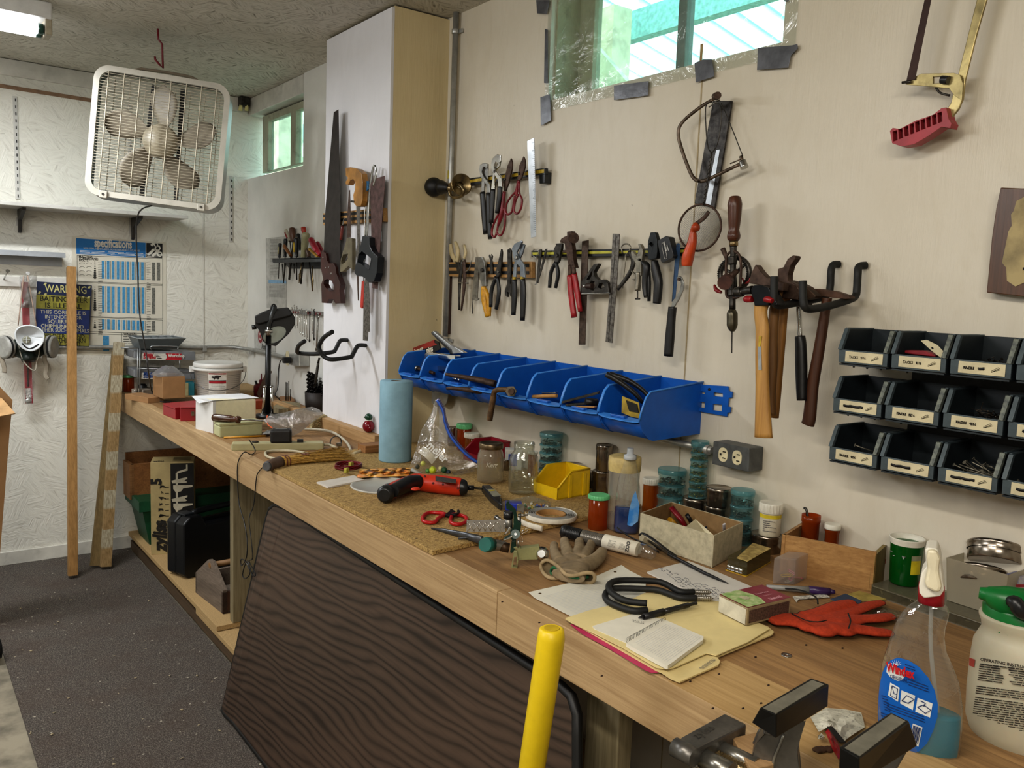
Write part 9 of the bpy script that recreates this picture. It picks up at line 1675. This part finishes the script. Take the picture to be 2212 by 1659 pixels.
m=M();m.pz([V((xl-.055,c.y-.035,tpz)),V((1.61,c.y-.035,tpz)),V((1.61,c.y+.27,tpz)),V((xl-.055,c.y+.27,tpz))],(0,0,-.05),[[V((xl-.03,c.y-.01,tpz)),V((1.59,c.y-.01,tpz)),V((1.59,c.y+.25,tpz)),V((xl-.03,c.y+.25,tpz))]]);m.bd('rim',gb,t,bv=.003)
m=M();m.pz([V((xl-.03,c.y-.01,tpz-.01)),V((1.59,c.y-.01,tpz-.01)),V((1.59,c.y+.25,tpz-.01)),V((xl-.03,c.y+.25,tpz-.01))],(0,0,.008));m.bd('lid',gb,t)
A=ub(*q((360,1030)));B=ub(*q((500,1022)));C_=None;H=HT(A,950+205/4.147)-A.z;d2=(B-A);n=V((0,0,1)).cross(d2).normalized();n=n if n.dot(A-CAM)>0 else-n;Wt=WD(A,(695-335)/4.147);dn=d2.normalized();E1=A+dn*Wt
t=thing('vise_box','tall cream and black printed vise carton standing under the bench','box',A);cm=P('box_cream','a8966a',.6,0,.08,14,dirt=.08);m=M();m.pz([A,E1,E1+n*.14,A+n*.14],(0,0,H));m.bd('carton',cm,t,bv=.001)
fp=lambda u,v,o=.001:A+dn*(u*Wt)+V((0,0,v*H))-n*o
m=M().mat(P('box_black','141210',.5)).quad(fp(.46,0),fp(1,0),fp(1,.985),fp(.46,.985));wh_=P('box_white','b5ad98',.5);m.mat(wh_)
def sp(pts,o=.0018):m.ngon([fp(u,v,o)for u,v in pts])
m.pz([fp(u,v,.0018)for u,v in[(.82,.97),(.86,.97),(.86,.905),(.62,.875),(.60,.895),(.82,.925)]],-n*.0002);m.quad(fp(.58,.42,.0016),fp(.63,.42,.0016),fp(.63,.88,.0016),fp(.58,.88,.0016))
for vb in(.80,.60):
 m.pz([fp(u,v,.0018)for u,v in[(.48,vb),(.85,vb+.035),(.85,vb+.015),(.78,vb),(.85,vb-.02),(.80,vb-.03),(.50,vb-.03)]],-n*.0002);m.pz([fp(u,v,.0018)for u,v in[(.52,vb-.05),(.97,vb-.055),(.97,vb-.075),(.75,vb-.09),(.70,vb-.12),(.58,vb-.13),(.52,vb-.09)]],-n*.0002)
m.text('IS',fp(.80,.30,.002),(0,0,1),-dn,.055,.04,sx=.9);ik=P('box_ink','1c1812',.6);m.mat(ik)
m.text('zyliss',fp(.34,.035,.002),(0,0,1),-dn,.085,.05,sx=.85,shear=.25);m.text('5',fp(.24,.76,.002),(0,0,1),-dn,.065,.05)
rg=random.Random(1)
for i in range(9):v=.24+i*.062;m.add([fp(.20+rg.uniform(0,.12)+.05*math.cos(a),v+.02*math.sin(a*2.2),.0018)for a in(0,1.1,2.2,3.3,4.4,5.5)],[tuple(range(6))],False);m.quad(fp(.33,v-.012,.0016),fp(.42,v-.012,.0016),fp(.42,v-.006,.0016),fp(.33,v-.006,.0016))
m.bd('printed_front',None,t)
m=M().mat(ik);tpp=lambda u,v:A+dn*(u*Wt)+n*(v*.14)+V((0,0,H+.0012));m.text('zyliss',tpp(.06,.12),dn,n,.03,.02,sx=.8);[m.quad(tpp(.5,.2+k*.13),tpp(.92,.2+k*.13),tpp(.92,.24+k*.13),tpp(.5,.24+k*.13))for k in range(5)];m.bd('printed_top',None,t)
kb=P('case_black','0f1114',.4,0,.15,14);A=ub(*q((540,1235)));B_=ub(*q((690,1250)));t=thing('tool_case','black plastic power tool case standing on edge under the bench','case',A);HcT=HT(A,950+690/4.147)-A.z
P1=ub(*q((500,1200)));P2=ub(*q((655,1258)));dw=(P2-P1);nn=V((0,0,1)).cross(dw).normalized();nn=nn if nn.x>0 else-nn;W_=dw.length;Lc=.46;
pf=lambda u,v,z:P1+dw*u+nn*(Lc*v)+V((0,0,z))
for u0,u1 in((0,.48),(.52,1)):
 m=M();pr=[pf(u0,0.0,.02),pf(u0,.05,.0),pf(u0,.95,0),pf(u0,1,.02),pf(u0,1,HcT*.9),pf(u0,.93,HcT),pf(u0,.80,HcT),pf(u0,.74,HcT-.05),pf(u0,.26,HcT-.05),pf(u0,.20,HcT),pf(u0,.07,HcT),pf(u0,0,HcT*.9)];m.pz(pr,dw*(u1-u0));m.bd('shell',kb,t,bv=.008,seg=3)
m=M();m.pz([pf(.44,.01,.02),pf(.44,.99,.02),pf(.44,.99,HcT*.88),pf(.44,.01,HcT*.88)],dw*.12);m.bd('seam',P('seam_black','07080a',.4),t)
m=M();m.tu([pf(.5,.20,HcT-.012),pf(.5,.26,HcT+.002),pf(.5,.74,HcT+.002),pf(.5,.80,HcT-.012)],.014,10,3);m.bd('handle',kb,t);m=M();m.box(pf(.5,.12,HcT+.003),(.06,.05,.01),Matrix((dw.normalized(),nn,(0,0,1))).transposed());m.bd('latch',P('latch_b','24272b',.3),t,bv=.003)
t=thing('tool_tote','weathered wooden tool tote with dowel handle and metal pieces under the bench','tote',ub(*q((900,1450))));z1=.0885
T=[ub(*q((757,1368))),ub(*q((1003,1562)))];e=T[1]-T[0];nt_=V((0,0,1)).cross(e).normalized();nt_=nt_ if nt_.x>0 else-nt_;hp_=HT(T[0].lerp(T[1],.55),950+1085/4.147)-z1;gw=wood('grey_wood','7d6f62','52473c','y',10,.8,.3)
ep=[T[0],T[1],T[1]+V((0,0,.10)),T[0].lerp(T[1],.60)+V((0,0,hp_)),T[0].lerp(T[1],.48)+V((0,0,hp_)),T[0]+V((0,0,.09))]
m=M();m.pz(ep,nt_*.018);m.bd('end_board',gw,t);m=M();m.pz([p+nt_*.36 for p in ep],nt_*.018);m.bd('end_board',gw,t)
m=M();cdl=T[0].lerp(T[1],.54)+V((0,0,hp_-.02));m.tu([cdl-nt_*.002,cdl+nt_*.37],.012,12);m.bd('dowel_handle',wood('dowel_w','8d6a42','6b4c2c','x',8),t)
m=M();m.pz([T[1],T[1]+nt_*.38,T[1]+nt_*.38+V((0,0,.09)),T[1]+V((0,0,.09))],-e.normalized()*.015);m.bd('side_board',P('tote_side','4a2f1e',.7),t);m=M();m.pz([T[0],T[0]+nt_*.38,T[0]+nt_*.38+V((0,0,.09)),T[0]+V((0,0,.09))],e.normalized()*.015);m.bd('side_board',gw,t)
m=M();m.pz([T[0]+nt_*.02,T[1]+nt_*.02,T[1]+nt_*.36,T[0]+nt_*.36],(0,0,.012));m.bd('bottom',gw,t)
for i,(f,v_,h_)in enumerate(((.75,.08,.15),(.85,.12,.12),(.65,.16,.10))):p=T[0].lerp(T[1],f)+nt_*v_+V((0,0,.013));m=M();m.tu([p,p+V((.005,-.005,h_)),p+V((.0,-.01,h_+.004))],[.012,.011,.006],10);o=m.bd('metal_pin',dsteel);tag(o,('tall','middle','short')[i]+' dark rounded metal pin standing in the wooden tote','pin')
zm(0,850,2.765);t=thing('leaning_cardboard','brown cardboard sheet and flap at the left frame edge','cardboard',V((.05,3.6,0)));cb_=P('cardboard','9a7650',.85,0,.05,10)
yk=3.9;Kb=lambda x,y,o=0:PY(*q((x,y)),yk-o)
bz=Kb(0,950);m=M();m.pz([Kb(*p)for p in[(-400,-300),(0,-40),(75,40),(70,115),(60,200),(0,960),(-30,1150),(-400,1150)]],(0,.012,0));o1=m.bd('sheet',cb_,t)
m=M();m.add([Kb(*p,o)for p,o in(((-300,-100),.0),((10,30),.02),((92,120),.14),((0,138),.14),((-300,160),.10))],[(0,1,2,3,4)],False);m.bd('flap',P('cardboard_l','a9865c',.85),t,solid=.005)
t=thing('rubber_caster','black rubber caster just entering the left frame edge','caster',PZ(-4,1422,0));c=PZ(-6,1405,.035);c.z=.042;m=M();m.lathe(c,[(.03,-.012),(.038,-.010),(.038,.010),(.03,.012)],20,(1,.1,0));m.bd('wheel',blk,t);m=M();m.tu([c,c+V((-.01,0,.06))],.008,8);m.bd('stem',steel,t)
rg=random.Random(21);sh0=None
for i in range(46):
 x,y=rg.uniform(30,560),rg.uniform(1280,1655)
 if x>480 and y>1400:continue
 p=PZ(x,y,.003)
 if p.x>.96 or p.x<.2:continue
 if sh0 is None:m=M();m.ball(p,.004,6,(1.6,.7,.3));sh0=m.bd('wood_shaving',P('shaving','b5a687',.8));tag(sh0,'tiny pale wood shaving lying on the dark carpet','shaving','pale wood shavings scattered on the carpet')
 else:o=sh0.copy();COL.objects.link(o);o.location=p;o.rotation_euler=(0,0,rg.uniform(0,6));s_=rg.uniform(.4,1.3);o.scale=(s_,s_,s_)
zm(1120,0,3.568)
wo_=P('window_wood','a3a183',.6,0,.12,8,dirt=.5,bump=.2);y0,y1,z0,z1=HOLE1;xo=XW+.16
m=M()
m.box((XW+.09,y1-.004,(z0+z1)/2),(.14,.008,z1-z0));m.box((XW+.09,(y0+y1)/2,z0+.003),(.14,y1-y0,.006));m.box((XW+.09,y0+.004,(z0+z1)/2),(.14,.008,z1-z0));struct('trim_6',m,wo_)
t=bpy.data.objects.new('window_1',None);COL.objects.link(t);t.location=(xo,(y0+y1)/2,z0);t['kind']='structure'
yl=PX(*q((600,500)),xo-.03).y;ym=PX(*q((1285,300)),xo-.03).y;xs_=xo-.03
for nm,a,b,c_2,d2_ in(('left_stile',yl,y1,z0,z1),('mullion',ym-.016,ym+.016,z0,z1),('right_stile',y0,y0+.03,z0,z1),('bottom_rail',y0,y1,z0,z0+.03)):
 m=M();m.box((xs_,(a+b)/2,(c_2+d2_)/2),(.035,abs(b-a),d2_-c_2));m.bd(nm,wo_ if nm!='mullion' else P('mullion_grey','6f7a72',.5,.2,.1),t,bv=.003)
m=M();m.box((xs_,(y0+y1)/2,(z0+z1)/2),(.003,y1-y0-.02,z1-z0-.01));m.bd('pane',clear('win_glass','eef7f5',.3,.02,body=.05,bodyc='a5c9c0'),t)
t=thing('plastic_sheet','clear wrinkled plastic film taped over the window opening','plastic sheet',V((XW-.004,(y0+y1)/2,z0-.03)))
m=M();yA,yB=y0-.04,y1+.012;rg=random.Random(2)
def fl_(u,v):y=yA+(yB-yA)*u;z=z0-.035+(z1-z0+.06)*v;e=(1-(2*u-1)**8)*(1-(2*v-1)**8);return V((XW-.003+.004*math.sin(u*9+v*13+3*math.sin(v*7))*e*(1 if(y0<y<y1 and z>z0)else-.3)-.002,y,z))
m.grid(fl_,60,36);m.bd('film',clear('window_film','f2f5f2',.5,.12,wr=1.0,ws=9,body=.045,bodyc='dfe6e0'),t)
dt=P('duct_tape','6b6d72',.3,.35,.25,16,bump=.8,bs=24)
for i,(pts,lb_s)in enumerate((([(1178-20,0),(1187,0),(1181,30),(1160,29)],'grey duct tape strip at the top left corner of the window'),([(1177,62),(1183,64),(1183,180),(1175,179)],'narrow dark tape strip along the left window edge'),([(1167,210),(1188,203),(1190,260),(1168,272)],'folded grey duct tape piece at the lower left window corner'),([(1326,185),(1401,175),(1400,206),(1326,216)],'rectangular grey duct tape piece below the middle of the window'),([(1500,136),(1520,128),(1538,128),(1543,165),(1503,178)],'grey duct tape piece below the window mullion'),([(1637,103),(1710,98),(1722,95),(1724,104),(1708,120),(1703,146),(1635,151)],'largest grey duct tape piece at the lower right window corner'),([(1692,0),(1706,0),(1700,4),(1694,3)],'tiny duct tape corner at the top right of the window'))):
 m=M();cc=[WL(x,y,.010)for x,y in pts];m.pz(cc,(.0012,0,0));o=m.bd('duct_tape',dt,None,bv=.0005);tag(o,lb_s,'tape')
m=M();a=PX(1516,95,XW+.02);b=PX(1514,132,XW+.02);m.beam(a,b,.008,.002,(1,0,0));o=m.bd('wood_sliver',P('dowel','b5864a',.6));tag(o,'thin tan wooden sliver standing on the window sill','sliver')
s=NT('corrugated_green');sx_=s.n('ShaderNodeSeparateXYZ');s.l(s.co(),sx_.inputs[0]);f=s.math('FRACT',s.math('MULTIPLY',sx_.outputs[1],6.0));n_=s.noise(s.co((1,3,1)),14,4)
c=s.ramp(f,[(.0,'f4ffff'),(.38,'e0ffff'),(.46,'8fe0e6'),(.7,'74d2da'),(.85,'c9f6f8'),(.95,'ffffff')]);c=s.mix(c,'7ac8cc',s.ramp(n_,[(.5,0.0),(.75,.5)]))
tr=s.n('ShaderNodeBsdfTranslucent');s.l(c,tr.inputs[0]);df=s.n('ShaderNodeBsdfDiffuse');s.l(c,df.inputs[0]);mx=s.n('ShaderNodeMixShader');mx.inputs[0].default_value=.25;s.l(tr.outputs[0],mx.inputs[1]);s.l(df.outputs[0],mx.inputs[2]);s.l(mx.outputs[0],s.out.inputs[0]);m_cor=s.m
def roof(x0,x1,za,zb,y0,y1,lab_):
 m=M();nn_=int((y1-y0)*60);m.grid(lambda u,v:V((x0+(x1-x0)*v,y0+(y1-y0)*u,za+(zb-za)*v+.018*math.sin((y0+(y1-y0)*u)*2*PI*6))),nn_,2);o=m.bd('porch_roof',m_cor);tag(o,lab_,'roof');return o
roof(2.0,5.6,3.15,2.42,-1.5,13,'bright turquoise corrugated plastic porch roof seen through the windows')
m=M();m.box((3.1,3.4,2.80),(.06,9,.14));o=m.bd('porch_beam',P('beam_teal','9ad8d4',.6,0,.2,40));tag(o,'pale turquoise horizontal beam under the porch roof','beam')
m=M();m.box((5.6,3.4,1.6),(.05,9,1.3));o=m.bd('porch_wall',P('porch_cream','e0d8bc',.7,0,.15,6));tag(o,'cream boarded porch wall far outside the windows','wall')
for yy,l in((3.15,'pale green porch rafter end post outside the big window'),(6.6,'cream porch post outside the small window')):
 m=M();m.box((2.9 if yy<5 else 2.62,yy,1.9),(.12 if yy<5 else .2,.12,1.85));o=m.bd('porch_post',P('post_cream','e9dcbc',.6,0,.2,10));tag(o,l,'post')
m=M();m.box((4.0,7.2,1.6),(2.6,.05,1.9));o=m.bd('side_wall_boards',P('cream_siding','e0dcc0',.7,0,.1,5));tag(o,'cream boarded wall outside the small window','wall')
m=M();m.pz([V((2.55,3.6,2.05)),V((2.55,2.35,2.05)),V((2.55,2.9,2.55)),V((2.55,3.6,3.0))],(.03,0,0));o=m.bd('gable_board',P('gable_green','d2dcb4',.7,0,.3,9,c2='94a084'));tag(o,'sloping greenish gable boards outside the big window','boards')
m=M();m.box((6.6,4.4,.6),(9,18,.02));o=m.bd('outside_ground',P('gravel','8d9080',.9));tag(o,'pale ground outside the building','ground')
l=bpy.data.lights.new('sun','SUN');l.energy=6.5;l.angle=.02;l.color=(1,.97,.9);o=bpy.data.objects.new('sun',l);COL.objects.link(o);o.rotation_euler=(math.radians(12),math.radians(-8),0)
zm(500,0,4.424)
t=bpy.data.objects.new('window_2',None);COL.objects.link(t);t.location=(XF+.08,4.1,2.0);t['kind']='structure';xg=XF+.085
G=lambda x,y:PX(*q((x,y)),xg)
ow=P('sash_white','a5a48f',.6,0,.1,8,dirt=.5)
pa,pb_2,pc2,pd_=G(350,1125),G(690,1000),G(690,1600),G(355,1660)
m=M();ou=[pa,pb_2+V((0,-.1,.0)),pc2+V((0,-.1,0)),pd_];yl_,yr_=pa.y,pb_2.y-.12;ztp,zbt=pa.z,pd_.z
m.pz([V((xg,yl_,zbt)),V((xg,yr_,zbt)),V((xg,yr_,ztp)),V((xg,yl_,ztp))],(-.03,0,0),[[V((xg,G(405,1200).y,zbt+.005)),V((xg,G(620,1200).y,zbt+.005)),V((xg,G(620,1200).y,G(405,1165).z)),V((xg,G(405,1200).y,G(405,1165).z))],[V((xg,G(668,1200).y,zbt+.005)),V((xg,yr_+.01,zbt+.005)),V((xg,yr_+.01,G(405,1165).z)),V((xg,G(668,1200).y,G(405,1165).z))]]);m.bd('sash',ow,t)
m=M();m.box((xg-.01,(yl_+yr_)/2,(ztp+zbt)/2),(.002,yl_-yr_-.02,ztp-zbt-.01));m.bd('pane',clear('win_glass','eef7f5',.3,.02),t)
